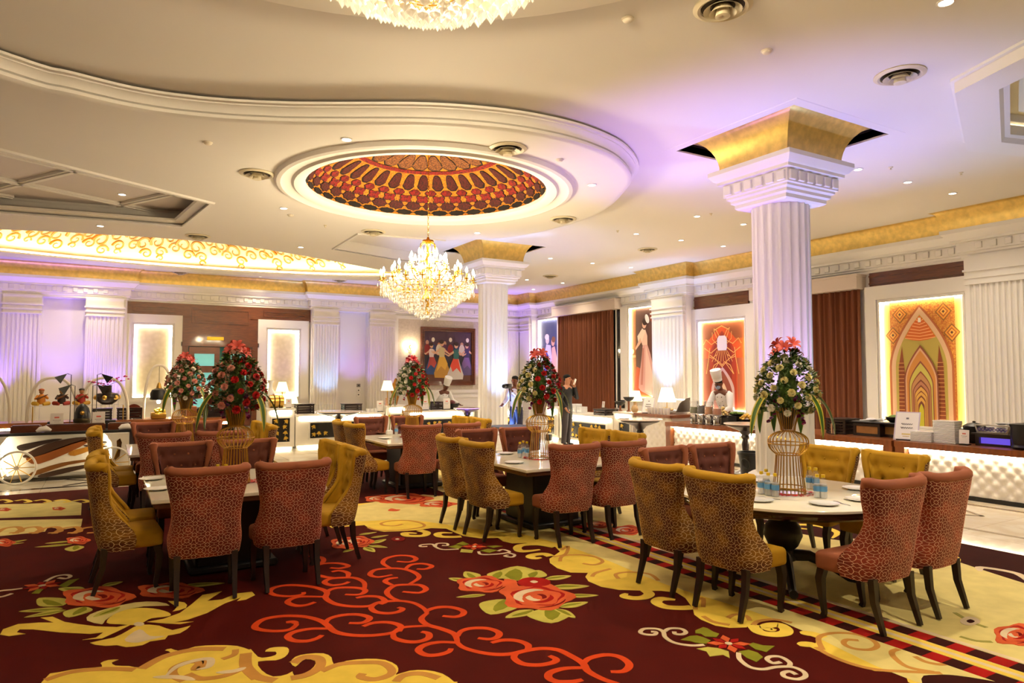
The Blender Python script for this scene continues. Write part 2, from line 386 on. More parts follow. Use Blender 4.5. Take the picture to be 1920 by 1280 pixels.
slab = MB().prism(SLAB, ZL, ZU - .002, [circle(*DOME[:2], DOME[2], n=64), LCF])
struct('ceiling', slab, M_CEIL, smooth=False)
# crown moulding along the waving edge of the lowered slab
struct('trim_5', MB().sweep(edge, [(0, ZL), (.06, ZL), (.09, ZL + .02), (.09, ZL + .055), (.04, ZL + .06), (.05, ZL + .075), (.08, ZL + .085), (.09, ZL + .12), (.13, ZL + .165), (.15, ZL + .17), (.15, ZL + .185), (.20, ZL + .19), (.20, ZL + .22), (0, ZL + .222)], -1), M_WHITE, angle=35)
struct('trim_5', MB().sweep([edge[-1]] + FARC, [(0, ZL - .03), (.05, ZL - .03), (.06, ZL + .02), (0, ZL + .03)], 1), M_WHITE, angle=35)
fo = MB().sweep(FARC[:3], [(.02, ZL + .02), (.34, ZL + .02), (.36, ZL + .05)], 1); struct('trim_5', fo, M_CEIL, smooth=False)
struct('trim_5', MB().box((*((Vector(level(662, 455, 5)[:2]) + Vector(level(757, 477, 5)[:2])) / 2), ZU - .01), (2.1, .05, .02), math.atan2(level(757, 477, 5).y - level(662, 455, 5).y, level(757, 477, 5).x - level(662, 455, 5).x)), M_DARK)  # dark strip painted as the shaded gap of the far coffer
# left coffer: frame, recessed lattice panel
struct('trim_6', MB().sweep(LCF, [(-.07, ZL), (-.07, ZL - .03), (.0, ZL - .03), (.03, ZL + .02), (.05, ZL + .06)], -1, True), M_WHITE, angle=30)
cc = sum((Vector(p) for p in LCF), Vector((0, 0))) / len(LCF)
inn = [tuple(cc + (Vector(p) - cc) * 1.12) for p in LCF]
lat = struct('ceiling', MB().prism(inn, ZU + .05, ZU + .10), mat('coffer_paint', (.66, .60, .57), .7), smooth=False)
fr = MB().sweep(LCF, [(0, ZL + .03), (-.22, ZL + .05), (-.24, ZL + .09)], -1, True); struct('trim_6', fr, M_CEIL, smooth=False)
for a, b in (((-6, 10.2), (2.2, 14.4)), ((-6, 12.0), (1.0, 15.6)), ((-5, 13.9), (-1.6, 15.6)), ((-2.1, 15.6), (.2, 11.8)), ((-4.7, 15.6), (-2.4, 11.0)), ((.1, 15.3), (1.4, 13.0))):
    a, b = Vector((*a, ZU + .03)), Vector((*b, ZU + .03)); d = b - a
    MB().box((a + b) / 2, (d.length, .16, .05), math.atan2(d.y, d.x)).box((a + b) / 2 - Vector((0, 0, .03)), (d.length, .06, .03), math.atan2(d.y, d.x)).build('lattice_strip', M_CEIL, lat, smooth=False)
# medallion over the near chandelier
struct('trim_7', MB().lathe([(MC[2], ZU), (MC[2], 4.94), (MC[2] - .03, 4.93), (0.01, 4.93)], 72, (MC[0], MC[1], 0)), mat('medallion_paint', (.84, .80, .70), .65))
# polygonal dropped frame at the right
struct('trim_8', MB().sweep(HEXO, [(-.04, ZU), (-.04, ZU - .03), (0, ZU - .04), (0, ZU - .16), (.40, ZU - .16), (.44, ZU - .10), (.50, ZU - .08), (.50, ZU + .05)], -1, True), M_WHITE, angle=30)
struct('ceiling', MB().prism([tuple(hc + (Vector(p) - hc) * 1.0) for p in HEXO], ZU + .22, ZU + .26), mat('coffer_cream', (.84, .78, .62), .7), smooth=False)
struct('trim_8', MB().sweep(HEXI, [(0, ZU), (.0, ZU + .22)], -1, True), M_CEIL, smooth=False)
led = MB().sweep(HEXI, [(-.02, ZU + .06), (-.02, ZU + .08), (.0, ZU + .08)], -1, True); tag(led.build('cove_light', mat('led_soft', (1, .86, .6), .5, emit=9, ecol=(1, .84, .5))), 'warm light strip inside the polygonal ceiling recess at upper right', 'light strip')

# ---- painted oval cove over the far end of the hall
M_COVE = mat('cove_cream', (.85, .76, .50), .6)
def ovp(u, v):
    a = 2 * PI * u; s = 1.05 * math.cos(v * PI / 2) ** .55 if v < 1 else 0; return (OV[0] + OV[2] * s * math.cos(a), OV[1] + OV[3] * s * math.sin(a), ZU + .02 + 1.25 * math.sin(v * PI / 2))
cove = struct('ceiling', MB().grid(ovp, 96, 14, True), M_COVE)
oval = circle(*OV[:2], OV[2], OV[3], 96)
struct('trim_9', MB().sweep(oval, [(.16, ZU), (.16, ZU - .05), (.10, ZU - .09), (.0, ZU - .09), (-.10, ZU - .06), (-.16, ZU - .02), (-.22, ZU - .01), (-.22, ZU + .04), (-.20, ZU + .04), (-.18, ZU + .0), (.0, ZU + .0)], -1, True), M_WHITE, angle=30)
tag(MB().sweep(oval, [(-.06, ZU + .03), (-.06, ZU + .07), (-.10, ZU + .07), (-.10, ZU + .03)], -1, True).build('cove_light', M_LED), 'warm light strip along the rim of the painted oval cove', 'light strip')
M_SCROLL = mat('painted_gold_scroll', '#c07a12', .5)
def on_cove(t, h):
    """point on the far wall of the cove: t along its length, h up"""
    v = math.asin(min(.99, h / 1.25)) / (PI / 2); u = .25 + t; p = Vector(ovp(u, v)); c = Vector((OV[0], OV[1], p.z)); return p + (c - p).normalized() * .012
def cove_curl(t, h, r, hand, turns=1.5, wd=.035):
    path = [on_cove(t + hand * (rr * math.cos(a)) / 42, h + rr * math.sin(a)) for a, rr in [(k * .42, r * (1 - k / (turns * 17))) for k in range(int(turns * 14))]]
    MB().tube(path, [wd * (1 - .75 * k / len(path)) for k in range(len(path))], 4).build('painted_curl', M_SCROLL, cove)
for k in range(30):
    t = -.115 + .0082 * k; hh = .47 + .12 * math.sin(k * 1.9); s = -1 if k % 2 else 1
    cove_curl(t, hh, .15, s); cove_curl(t + .003, hh + .26, .20, -s, 1.3, .05)
    if k % 3 == 0: cove_curl(t, hh - .17, .09, -s, 1.2, .025)

# ---- tiled dome
DX, DY, DR = DOME; DH = .82
def domep(ang, rho): q = min(1, rho / DR); return Vector((rho * math.cos(ang), rho * math.sin(ang), DH * math.sqrt(max(0, 1 - q * q))))
dome = struct('ceiling', MB().grid(lambda u, v: domep(2 * PI * u, (DR + .001) * math.sin(v * PI / 2)) , 64, 14, True), mat('dome_gold_mosaic', '#cc8c14', .8, noise=.4, nscale=40, ncol='#8a4a08'), loc=(DX, DY, ZL + .03))
struct('trim_10', MB().lathe([(DR - .01, ZL + .04), (DR - .01, ZL - .02), (DR + .05, ZL - .05), (DR + .16, ZL - .06), (DR + .20, ZL - .03), (DR + .30, ZL - .03), (DR + .36, ZL - .06), (DR + .42, ZL - .05), (DR + .46, ZL)], 80, (DX, DY, 0), cap=False), M_WHITE, angle=35)
def dome_patch(shape, dz):
    """shape: (angle offset, elevation parameter) outline; tile hugging the dome"""
    mid = (sum(a for a, e in shape) / len(shape), sum(e for a, e in shape) / len(shape)); m = MB()
    P = [domep(a, DR * math.cos(e)) for a, e in shape]; c = domep(mid[0], DR * math.cos(mid[1]))
    def inw(p): return p + (Vector((0, 0, .1)) - p).normalized() * dz
    n = len(P); m.add([inw(c)] + [inw(p) for p in P] + [p for p in P], [(0, 1 + (k + 1) % n, 1 + k) for k in range(n)] + [(1 + k, 1 + (k + 1) % n, 1 + n + (k + 1) % n, 1 + n + k) for k in range(n)])
    return m
ND = 36; DA = 2 * PI / ND
def lob(e0, he, wa, kind):
    out = []
    for k in range(24):
        a = 2 * PI * k / 24
        if kind == 'diamond': r = 1 + .10 * math.cos(8 * a); x = wa * math.copysign(abs(math.cos(a)) ** 1.25, math.cos(a)) * r; y = he * math.copysign(abs(math.sin(a)) ** 1.25, math.sin(a)) * r
        elif kind == 'quatre': r = .82 + .20 * math.cos(4 * (a - PI / 4)) * 1; x = wa * math.cos(a) * r; y = he * math.sin(a) * r
        elif kind == 'tongue': x = wa * math.copysign(abs(math.cos(a)) ** .6, math.cos(a)) * (1 - .12 * math.sin(a)) * (1 - .16 * math.cos(6 * a) * (1 if math.sin(a) < 0 else 0)); y = he * math.sin(a)
        else: r = 1 + .06 * math.cos(6 * a); x = wa * math.cos(a) * r; y = he * math.sin(a) * r
        out.append((x, e0 + y))
    return out
M_TD = mat('tile_maroon', '#220605', .8, noise=.5, nscale=30, ncol='#560c08'); M_TR = mat('tile_red', '#8e0f08', .8, noise=.5, nscale=30, ncol='#3c0705')
M_TB = mat('tile_black', '#0e0403', .8); M_TP = mat('tile_umber', '#3c140b', .8, noise=.6, nscale=34, ncol='#8a5626')
M_TO = mat('tile_dark_outline', '#140502', .8)
def dome_row(e0, he, wa, kind, m, off, back=1.16):
    ma = dome_patch(lob(e0, he * back, wa * back, kind), .012).mesh('tile_border', M_TO); mb_ = dome_patch(lob(e0, he, wa, kind), .022).mesh('tile', m)
    for k in range(ND):
        inst('tile_border', ma, dome, rot=(0, 0, (k + off) * DA)); inst('tile', mb_, dome, rot=(0, 0, (k + off) * DA))
dome_row(.075, .055, DA * .42, 'diamond', M_TB, 0, 1.12); dome_row(.215, .080, DA * .40, 'diamond', M_TD, .5); dome_row(.36, .085, DA * .42, 'quatre', M_TR, 0)
dome_row(.49, .055, DA * .31, 'round', M_TR, .5); dome_row(.69, .135, DA * .31, 'tongue', M_TD, 0)
ring = MB().grid(lambda u, v: domep(2 * PI * u, DR * math.cos(.86 + v * .06)) * .985, 72, 1, True); ring.build('tile_ring', M_TR, dome)
for k in range(24):
    pass
tp = dome_patch(lob(1.08, .14, 2 * PI / 24 * .44, 'tongue'), .02).mesh('tile', M_TP); tpo = dome_patch(lob(1.08, .155, 2 * PI / 24 * .49, 'tongue'), .012).mesh('tile_border', M_TO)
for k in range(24): inst('tile', tp, dome, rot=(0, 0, k * PI / 12)); inst('tile_border', tpo, dome, rot=(0, 0, k * PI / 12))
# ================================================================== CHAIRS AND TABLES
def pattern_mat(name, ground, sheen_col, line, tone2):
    """velvet printed with an interlaced star-and-diamond lattice; UV in metres"""
    m = bpy.data.materials.new(name); m.use_nodes = True; nt = m.node_tree; b = nt.nodes['Principled BSDF']; L = nt.links.new
    def math_(op, a, bb=None, c=None):
        n = nt.nodes.new('ShaderNodeMath'); n.operation = op
        for i, v in enumerate((a, bb, c)):
            if v is None: continue
            if isinstance(v, (int, float)): n.inputs[i].default_value = v
            else: L(v, n.inputs[i])
        return n.outputs[0]
    uv = nt.nodes.new('ShaderNodeUVMap'); sp = nt.nodes.new('ShaderNodeSeparateXYZ'); L(uv.outputs[0], sp.inputs[0])
    cell = .088
    def fold(v, off=0): return math_('ABSOLUTE', math_('SUBTRACT', math_('FRACT', math_('ADD', math_('DIVIDE', v, cell), off)), .5))
    a, c = fold(sp.outputs[0]), fold(sp.outputs[1])              # 0..0.5 from the cell centre
    s = math_('ADD', a, c); mx = math_('MAXIMUM', a, c); mn = math_('MINIMUM', a, c)
    rad = math_('SQRT', math_('ADD', math_('MULTIPLY', a, a), math_('MULTIPLY', c, c)))
    ia, ic = math_('SUBTRACT', .5, a), math_('SUBTRACT', .5, c); si = math_('ADD', ia, ic)
    t = .013
    def line_(v, at, th=t): return math_('LESS_THAN', math_('ABSOLUTE', math_('SUBTRACT', v, at)), th)
    l1 = line_(s, .20, .019); l2 = line_(si, .20, .019)                                   # small diamonds on both lattices
    l3 = math_('MULTIPLY', line_(rad, .40), math_('GREATER_THAN', mn, .0))                # rounded ring
    l4 = math_('MULTIPLY', line_(mn, 0.0, .012), math_('GREATER_THAN', mx, .40))          # links between rings
    l5 = math_('MULTIPLY', line_(math_('SUBTRACT', a, c), 0.0, .017), math_('MULTIPLY', math_('GREATER_THAN', s, .20), math_('LESS_THAN', s, .8)))
    ln = math_('MAXIMUM', math_('MAXIMUM', l1, l2), math_('MAXIMUM', math_('MAXIMUM', l3, l4), l5))
    ns = nt.nodes.new('ShaderNodeTexNoise'); ns.inputs['Scale'].default_value = 5; ns.inputs['Detail'].default_value = 3; L(uv.outputs[0], ns.inputs['Vector'])
    mp = nt.nodes.new('ShaderNodeMapRange'); mp.inputs['From Min'].default_value = .45; mp.inputs['From Max'].default_value = .62; L(ns.outputs['Fac'], mp.inputs['Value'])
    g = nt.nodes.new('ShaderNodeMix'); g.data_type = 'RGBA'; g.inputs['A'].default_value = (*hx(ground), 1); g.inputs['B'].default_value = (*hx(tone2), 1); L(mp.outputs[0], g.inputs['Factor'])
    x = nt.nodes.new('ShaderNodeMix'); x.data_type = 'RGBA'; L(ln, x.inputs['Factor']); L(g.outputs['Result'], x.inputs['A']); x.inputs['B'].default_value = (*hx(line), 1)
    L(x.outputs['Result'], b.inputs['Base Color']); b.inputs['Roughness'].default_value = .75
    b.inputs['Sheen Weight'].default_value = .7; b.inputs['Sheen Roughness'].default_value = .3; b.inputs['Sheen Tint'].default_value = (*hx(sheen_col), 1)
    return m
PAT_R = pattern_mat('rose_lattice_velvet', '#701c13', '#f09a7c', '#f4ceac', '#9c3c2a')
PAT_O = pattern_mat('olive_lattice_velvet', '#58260a', '#e8b840', '#f0d49a', '#9a6612')
VEL_R = mat('terracotta_velvet', '#9a5638', .8, sheen=.5, scol=hx('#d09070'), noise=.15, nscale=7)
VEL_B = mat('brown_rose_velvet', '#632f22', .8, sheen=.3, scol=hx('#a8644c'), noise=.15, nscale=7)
VEL_O = mat('mustard_velvet', '#c2930e', .8, sheen=.5, scol=hx('#e8c040'), noise=.15, nscale=7)
M_LEG = mat('dark_stained_leg', '#1e0b07', .4, coat=.08)
LV = [(.335, .250, -.205, .030), (.40, .262, -.225, .045), (.47, .264, -.240, .035), (.55, .250, -.252, -.03), (.63, .243, -.262, -.10), (.72, .246, -.272, -.145), (.82, .262, -.284, -.160), (.92, .284, -.298, -.165), (1.0, .293, -.310, -.170), (1.03, .294, -.314, -.172)]
def lv(z):
    for a, b in zip(LV, LV[1:]):
        if z <= b[0]: t = max(0, (z - a[0]) / (b[0] - a[0])); return tuple(a[i] + (b[i] - a[i]) * t for i in (1, 2, 3))
    return LV[-1][1:]
def shell(u, z, inset=0.0):
    """u in -1..1 round the back from wing tip to wing tip"""
    wd, yb, wf = lv(z); th = u * PI / 2; e = .52
    wd -= inset * .8; yb += inset
    x = wd * math.copysign(abs(math.sin(th)) ** e, u); y = yb + (wf - yb) * (1 - abs(math.cos(th)) ** e)
    return Vector((x, y, z))
def ztop(u): return 1.005 + .022 * abs(u) ** 2.2
TUFT = [(x, z) for j, z in enumerate((.56, .68, .80, .92)) for x in ([-.13, 0, .13] if j % 2 == 0 else [-.19, -.065, .065, .19])]
_arc = [0.0]
for _k in range(1, 61): _arc.append(_arc[-1] + (shell(_k / 30 - 1, .72) - shell((_k - 1) / 30 - 1, .72)).length)
def ARC(u): q = u * 60; i = min(59, int(q)); return (_arc[i] + (_arc[i + 1] - _arc[i]) * (q - i)) - _arc[30]
def chair_meshes(pat, plain):
    out = MB()
    def fo(u, v): uu = u * 2 - 1; z = .335 + (ztop(uu) - .335) * v; return shell(uu, z)
    out.grid(fo, 30, 18, uv=lambda u, v: (ARC(u), .335 + .67 * v))
    inn = MB()
    def fi(u, v):
        uu = (u * 2 - 1) * .97; z = .44 + (ztop(uu) - .44) * v; p = shell(uu, z, .075)
        d = 0
        for x, zz in TUFT:
            q = ((p.x - x) / .035) ** 2 + ((z - zz) / .035) ** 2
            if q < 9: d += math.exp(-q)
        d += .25 * sum(math.exp(-((p.x - x) / .012) ** 2) for x in (-.19, -.065, .065, .19)) * (1 if z < .92 else 0) * .6
        return p + Vector((0, -.028 * d + .012, 0)) if abs(uu) < .8 else p
    inn.grid(fi, 40, 30)
    for f in inn.f[:]: pass
    inn.f = [tuple(reversed(f)) for f in inn.f]
    btn = MB()
    for x, z in TUFT:
        wd, yb, wf = lv(z); btn.ball((x, yb + .062, z), .012, (1, .6, 1), 8, 5)
    pth = [(shell(-1, z) + shell(-.97, z, .075)) / 2 for z in (.46, .52, .58, .65, .72, .8, .9, .98)]
    top = [(shell(u, ztop(u)) + shell(u, ztop(u), .075)) / 2 for u in [-.97 + 1.94 * k / 24 for k in range(25)]]
    rol = pth + top + [Vector((-p.x, p.y, p.z)) for p in reversed(pth)]
    rl = MB().tube(rol, [.022] * 6 + [.03] * 2 + [.042] * 25 + [.03] * 2 + [.022] * 6, 10)
    def sf(p): k = (p.y + .22) / .45; p.x *= .84 + .20 * k; p.z += .012 * (1 - (p.x / .26) ** 2) * (1 if p.z > 0 else 0); return p
    st = MB().rbox((0, .035, .405), (.50, .40, .135), .035, 3, fn=sf)
    fl = MB().tube([(0, 0, .35), (0, .022, .27), (0, .012, .14), (0, -.004, .03), (0, .006, 0)], [.038, .036, .027, .021, .024], 4)
    rlg = MB().tube([(0, 0, .36), (0, -.012, .2), (0, -.07, 0)], [.033, .028, .020], 4)
    return [('outer_back', out.mesh('outer_back', pat)), ('inner_back', inn.mesh('inner_back', plain)), ('edge_roll', rl.mesh('edge_roll', plain)), ('seat', st.mesh('seat', plain)), ('tuft_buttons', btn.mesh('tuft_buttons', plain)), ('front', fl.mesh('leg', M_LEG)), ('rear', rlg.mesh('leg', M_LEG))]
CH = {'rose': chair_meshes(PAT_R, VEL_R), 'olive': chair_meshes(PAT_O, VEL_O)}
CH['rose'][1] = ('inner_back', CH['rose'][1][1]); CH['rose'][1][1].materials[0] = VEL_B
GRP = 'wing-backed dining chairs around the tables'
def chair(kind, x, y, rz, label):
    c = empty('dining_chair', (x, y, .0125), rz); c.scale = (1, 1, .96); tag(c, label, 'chair', GRP)
    for n, me in CH[kind]:
        if n == 'front':
            for s in (-1, 1): inst('leg', me, c, (s * .215, .19, 0))
        elif n == 'rear':
            for s in (-1, 1): inst('leg', me, c, (s * .20, -.17, 0))
        elif n == 'tuft_buttons':
            tag(inst(n, me, [q for q in c.children if q.name.startswith('inner_back')][0]), kind='stuff')
        else: inst(n, me, c)
    return c
# every table has two chairs on each side: near side, left side, right side, far side (rear feet ~1.08 from the middle)
TABLES = {'front left': (1.0, 6.75), 'back left': (.93, 10.3), 'middle': (4.39, 6.72), 'back middle': (4.12, 9.98), 'round': (4.9, 3.82)}
TN = {'front left': 'front left table', 'back left': 'back left table', 'middle': 'middle table by the column', 'back middle': 'back middle table', 'round': 'round table'}
NEAR = {'front left': 'rose', 'back left': 'rose', 'middle': 'rose', 'back middle': 'rose', 'round': 'rose'}
for t, (cx, cy) in TABLES.items():
    e = .885 if t != 'round' else .93; o = .31
    n = TN[t]
    chair('rose', cx - o, cy - e, R(-2), f'rose lattice-backed chair on near side of {n}, left one')
    chair('rose', cx + o, cy - e, R(2), f'rose lattice-backed chair on near side of {n}, right one')
    chair('rose', cx - o, cy + e - .06, PI + R(2), f'brown-fronted tufted chair on far side of {n}, left one')
    chair('rose', cx + o, cy + e - .06, PI - R(3), f'brown-fronted tufted chair on far side of {n}, right one')
    ex = .82 if t != 'round' else .90
    chair('olive', cx - ex, cy - o + .0, -PI / 2 + R(3), f'mustard chair on left side of {n}, nearer one')
    chair('olive', cx - ex, cy + o, -PI / 2 - R(2), f'mustard chair on left side of {n}, farther one')
    chair('olive', cx + ex, cy - o, PI / 2 - R(2), f'mustard tufted chair on right side of {n}, nearer one')
    chair('olive', cx + ex, cy + o, PI / 2 + R(3), f'mustard tufted chair on right side of {n}, farther one')
M_TOP = mat('cream_marble_top', (.92, .87, .72), .07, noise=.08, nscale=3)
M_EDGE = mat('brown_table_edge', '#6a4a34', .15, coat=.4)
HT = .725
for t, (cx, cy) in TABLES.items():
    if t == 'round': continue
    tb = empty('dining_table', (cx, cy, .0125)); tag(tb, f'square table with cream marble top on black pedestal, {TN[t]}', 'table', 'square marble-topped tables')
    MB().rbox((0, 0, HT - .017), (1.36, 1.50, .034), .006, 1).build('tabletop', M_TOP, tb)
    MB().rbox((0, 0, HT - .055), (1.32, 1.46, .045), .01, 1).build('edge_band', M_EDGE, tb)
    p = MB().rbox((0, 0, .36), (.62, .62, .64), .02, 1); p.build('pedestal', M_BLACK, tb)
    MB().rbox((0, 0, .03), (.72, .72, .06), .015, 1).build('plinth', M_BLACK, tb)
cx, cy = TABLES['round']; RT = .88
tb = empty('dining_table', (cx, cy, .0125)); tag(tb, 'round dining table with cream marble top on turned black pedestal', 'table')
MB().lathe([(0.001, HT - .03), (RT - .02, HT - .03), (RT, HT - .022), (RT, HT - .006), (RT - .008, HT), (0.001, HT)], 72).build('tabletop', M_TOP, tb)
MB().lathe([(RT - .10, HT - .095), (RT - .05, HT - .09), (RT - .02, HT - .07), (RT - .015, HT - .05), (RT - .03, HT - .03)], 72, cap=False).build('edge_band', mat('dark_brown_edge', '#3a2014', .12, coat=.5), tb)
MB().lathe([(.30, HT - .10), (.14, HT - .12), (.08, HT - .17), (.09, .50), (.14, .44), (.155, .36), (.12, .28), (.08, .24), (.10, .20), (.10, .16), (.02, .15)], 28).build('pedestal', M_BLACK, tb)
for k in range(4):
    a = PI / 4 + k * PI / 2; d = Vector((math.cos(a), math.sin(a), 0))
    MB().tube([d * .05 + Vector((0, 0, .2)), d * .2 + Vector((0, 0, .2)), d * .38 + Vector((0, 0, .12)), d * .5 + Vector((0, 0, .04)), d * .56 + Vector((0, 0, .035))], [.05, .045, .035, .03, .035], 8).build('foot', M_BLACK, tb)

# ================================================================== CARPET
M_CARP = mat('carpet_maroon', '#4e0d06', .95, noise=.2, nscale=3, bump=.3, bscale=400, spec=.1)
def cm(n, c, v=.18, c2=None): return mat('carpet_' + n, c, .95, spec=.1, noise=v, nscale=6, bump=.3, bscale=400, ncol=c2)
C_YEL, C_CRM, C_TAN, C_ORA = cm('yellow', '#f3d256', .12), cm('cream', '#e6d488', .12), cm('tan', '#cf9448'), cm('orange', '#d8481a', .12)
C_RED, C_DRED, C_SAL, C_PINK = cm('red', '#a81a14'), cm('dark_red', '#7e1410'), cm('salmon', '#dc6236'), cm('pale', '#e8d2ac')
C_LEAF, C_LEAFL, C_STR, C_GRN = cm('leaf', '#8a8a26'), cm('leaf_light', '#c8be58'), cm('maroon2', '#3a120e'), cm('pale_green', '#a8a052')
CP0, CP1 = level(0, 938), level(1819, 1071)
carpet = MB().prism([(-8.6, -5.5), (7.42, -5.5), (7.42, 12.1), (-1.0, 12.1), (-8.6, 11.9)], .0, .006).build('carpet', M_CARP, smooth=False)
tag(carpet, 'maroon carpet with yellow scrolls, orange vines and red roses under the tables', 'carpet')
ZC = [0]
def flat(name, poly, m, lift, sm=0, world=False):
    """pile motif laid into the carpet; outline read as photograph points unless world"""
    P = [Vector(p) if world else Vector(level(*p)[:2]) for p in poly]
    if sm: P = smoothline(P, sm, True)
    ZC[0] += 1; z = .0065 + lift * .0004 + (ZC[0] % 40) * .000006
    return MB().prism([(p.x, p.y) for p in P], .004, z).build(name, m, carpet, smooth=False)
def ribbon(name, pts, wd, m, lift, sm=5, taper=(1, 1), world=False):
    P = [Vector(p) if world else Vector(level(*p)[:2]) for p in pts]
    P = smoothline(P, sm); n = len(P); L, Rr = [], []
    for i, p in enumerate(P):
        t = (P[min(i + 1, n - 1)] - P[max(i - 1, 0)]).normalized(); q = Vector((-t.y, t.x)); k = i / (n - 1)
        ww = wd / 2 * (min(1, taper[0] + (1 - taper[0]) * k * 4) if k < .5 else min(1, taper[1] + (1 - taper[1]) * (1 - k) * 4))
        L.append(p + q * ww); Rr.append(p - q * ww)
    ZC[0] += 1; z = .0065 + lift * .0004 + (ZC[0] % 40) * .000006
    vs = [(p.x, p.y, z) for p in L] + [(p.x, p.y, z) for p in Rr]
    vs += [(p.x, p.y, .004) for p in L] + [(p.x, p.y, .004) for p in Rr]
    fs = []
    for i in range(n - 1): fs += [(n + i, n + i + 1, i + 1, i), (i, i + 1, 2 * n + i + 1, 2 * n + i), (3 * n + i, 3 * n + i + 1, n + i + 1, n + i)]
    return MB().add(vs, fs).build(name, m, carpet, smooth=False)
def T2(pts, x0, y0, k): return [(x0 + x / k, y0 + y / k) for x, y in pts]
# -- striped border, runs along the hall
SX = 4.28
def stripe_rows(x0, x1, y0, y1):
    n = int((y1 - y0) / .115)
    for k in range(n):
        y = y0 + k * (y1 - y0) / n
        MB().span(x0, x1, y, y + (y1 - y0) / n - .001, .004, .0085).build('border_block', C_RED if k % 2 else C_STR, carpet, smooth=False)
flat('cream_field', [(SX - 1.15, -4), (SX, -4), (SX, 11.8), (SX - 1.15, 11.8)][::1] if 0 else [(SX - .02, -4), (7.15, -4), (7.15, 11.6), (SX - .02, 11.6)], C_CRM, 0, world=True)
stripe_rows(SX, SX + .125, 1.2, 8.9); stripe_rows(SX + .27, SX + .395, 1.2, 8.9)
for a, b, m in ((.135, .26, C_YEL), (.175, .215, C_PINK), (.405, .45, C_PINK)): MB().span(SX + a, SX + b, -4, 11.5, .004, .0085 + .0002 * (m is C_PINK)).build('border_line', m, carpet, smooth=False)
# -- maroon ground of the right-hand edge with cream scroll line
flat('maroon_band', [(6.55, -4), (7.4, -4), (7.4, 11.8), (6.75, 11.8)] + [(6.6 + .16 * math.sin(k * 1.3), 11.5 - k * .5) for k in range(1, 30)], C_STR, 2, 3, world=True)
for k in range(9):
    y = .9 + k * 1.2; s = 1 if k % 2 else -1
    ribbon('edge_scroll', [(6.55, y), (6.85, y + .15), (6.95, y + .45), (6.78, y + .62), (6.66, y + .5), (6.72, y + .38)], .09, C_YEL, 4, world=True, taper=(.2, .4))
    ribbon('edge_scroll', [(6.5, y + .6), (6.75, y + .8), (6.7, y + 1.05), (6.56, y + 1.0)], .07, C_PINK, 4, world=True, taper=(.2, .4))
# -- cream scrolled field between the maroon ground and the striped border (lower right)
K9 = 4.0
c3 = lambda pts: T2(pts, 760, 1000, 4.0)
c4 = lambda pts: T2(pts, 1160, 1040, 4.8)
c5 = lambda pts: T2(pts, 1440, 1080, 4.0)
c2 = lambda pts: T2(pts, 440, 1000, 4.571)
c1 = lambda pts: T2(pts, 0, 920, 3.556)
c6 = lambda pts: T2(pts, 640, 900, 6.0)
BORD = c6([(260, 510), (330, 560), (480, 585), (700, 578), (880, 565), (1010, 545), (1180, 550), (1290, 600), (1380, 635), (1560, 660), (1760, 655)]) + c3([(700, 40), (730, 62), (800, 78), (900, 75), (1010, 85), (1120, 100), (1160, 140), (1110, 175), (1080, 195), (1085, 225), (1140, 265), (1240, 298), (1370, 300), (1350, 330), (1375, 365), (1470, 405), (1600, 428), (1740, 432)]) + c4([(270, 330), (380, 330), (520, 345), (600, 395), (640, 450), (670, 500), (680, 545), (740, 590), (870, 645), (1000, 665), (1150, 660), (1180, 640), (1240, 600), (1330, 585), (1480, 590), (1600, 630), (1700, 675), (1800, 725), (1770, 810), (1830, 870), (1920, 930)]) + c5([(480, 605), (620, 668), (800, 718), (1030, 738), (1050, 800), (1230, 900), (1900, 1150)])
bw = [tuple(level(*p)[:2]) for p in BORD]
flat('cream_scroll_field', bw + [(4.28, -.6), (4.28, 8.9), (2.2, 8.9), (2.2, 7.65)], C_YEL, 1, world=True)
flat('pale_field', [(3.9, 2.2), (4.27, 1.6), (4.27, 8.6), (2.6, 8.6), (2.5, 7.9), (3.1, 7.6), (3.6, 6.7), (3.9, 6.2), (4.0, 5.2), (3.95, 4.2), (4.05, 3.2)], C_CRM, 2, 4, world=True)
# curled hooks on that edge
for h in (c3([(1120, 105), (1000, 85), (880, 90), (840, 110), (860, 135), (930, 135), (1010, 125)]), c3([(1090, 175), (1040, 158), (960, 165), (935, 180), (975, 190), (1020, 185)]), c3([(1800, 432), (1830, 460), (1790, 485), (1710, 490), (1640, 475), (1660, 455)]),
          c4([(660, 480), (560, 485), (420, 475), (340, 435), (370, 405), (440, 405), (510, 412)]), c4([(1210, 640), (1260, 700), (1380, 725), (1490, 715), (1510, 680), (1450, 640), (1370, 640), (1320, 660), (1370, 685), (1405, 675)]),
          c6([(880, 570), (960, 595), (940, 625), (860, 635), (740, 630), (710, 605), (770, 600), (850, 605)]), c6([(1350, 640), (1240, 645), (1120, 640), (1080, 615), (1130, 598), (1250, 600)]),
          c5([(420, 470), (330, 440), (240, 432)]), c5([(420, 560), (320, 520), (225, 522)])):
    ribbon('scroll_hook', h, .085, C_YEL, 3, taper=(1, .35))
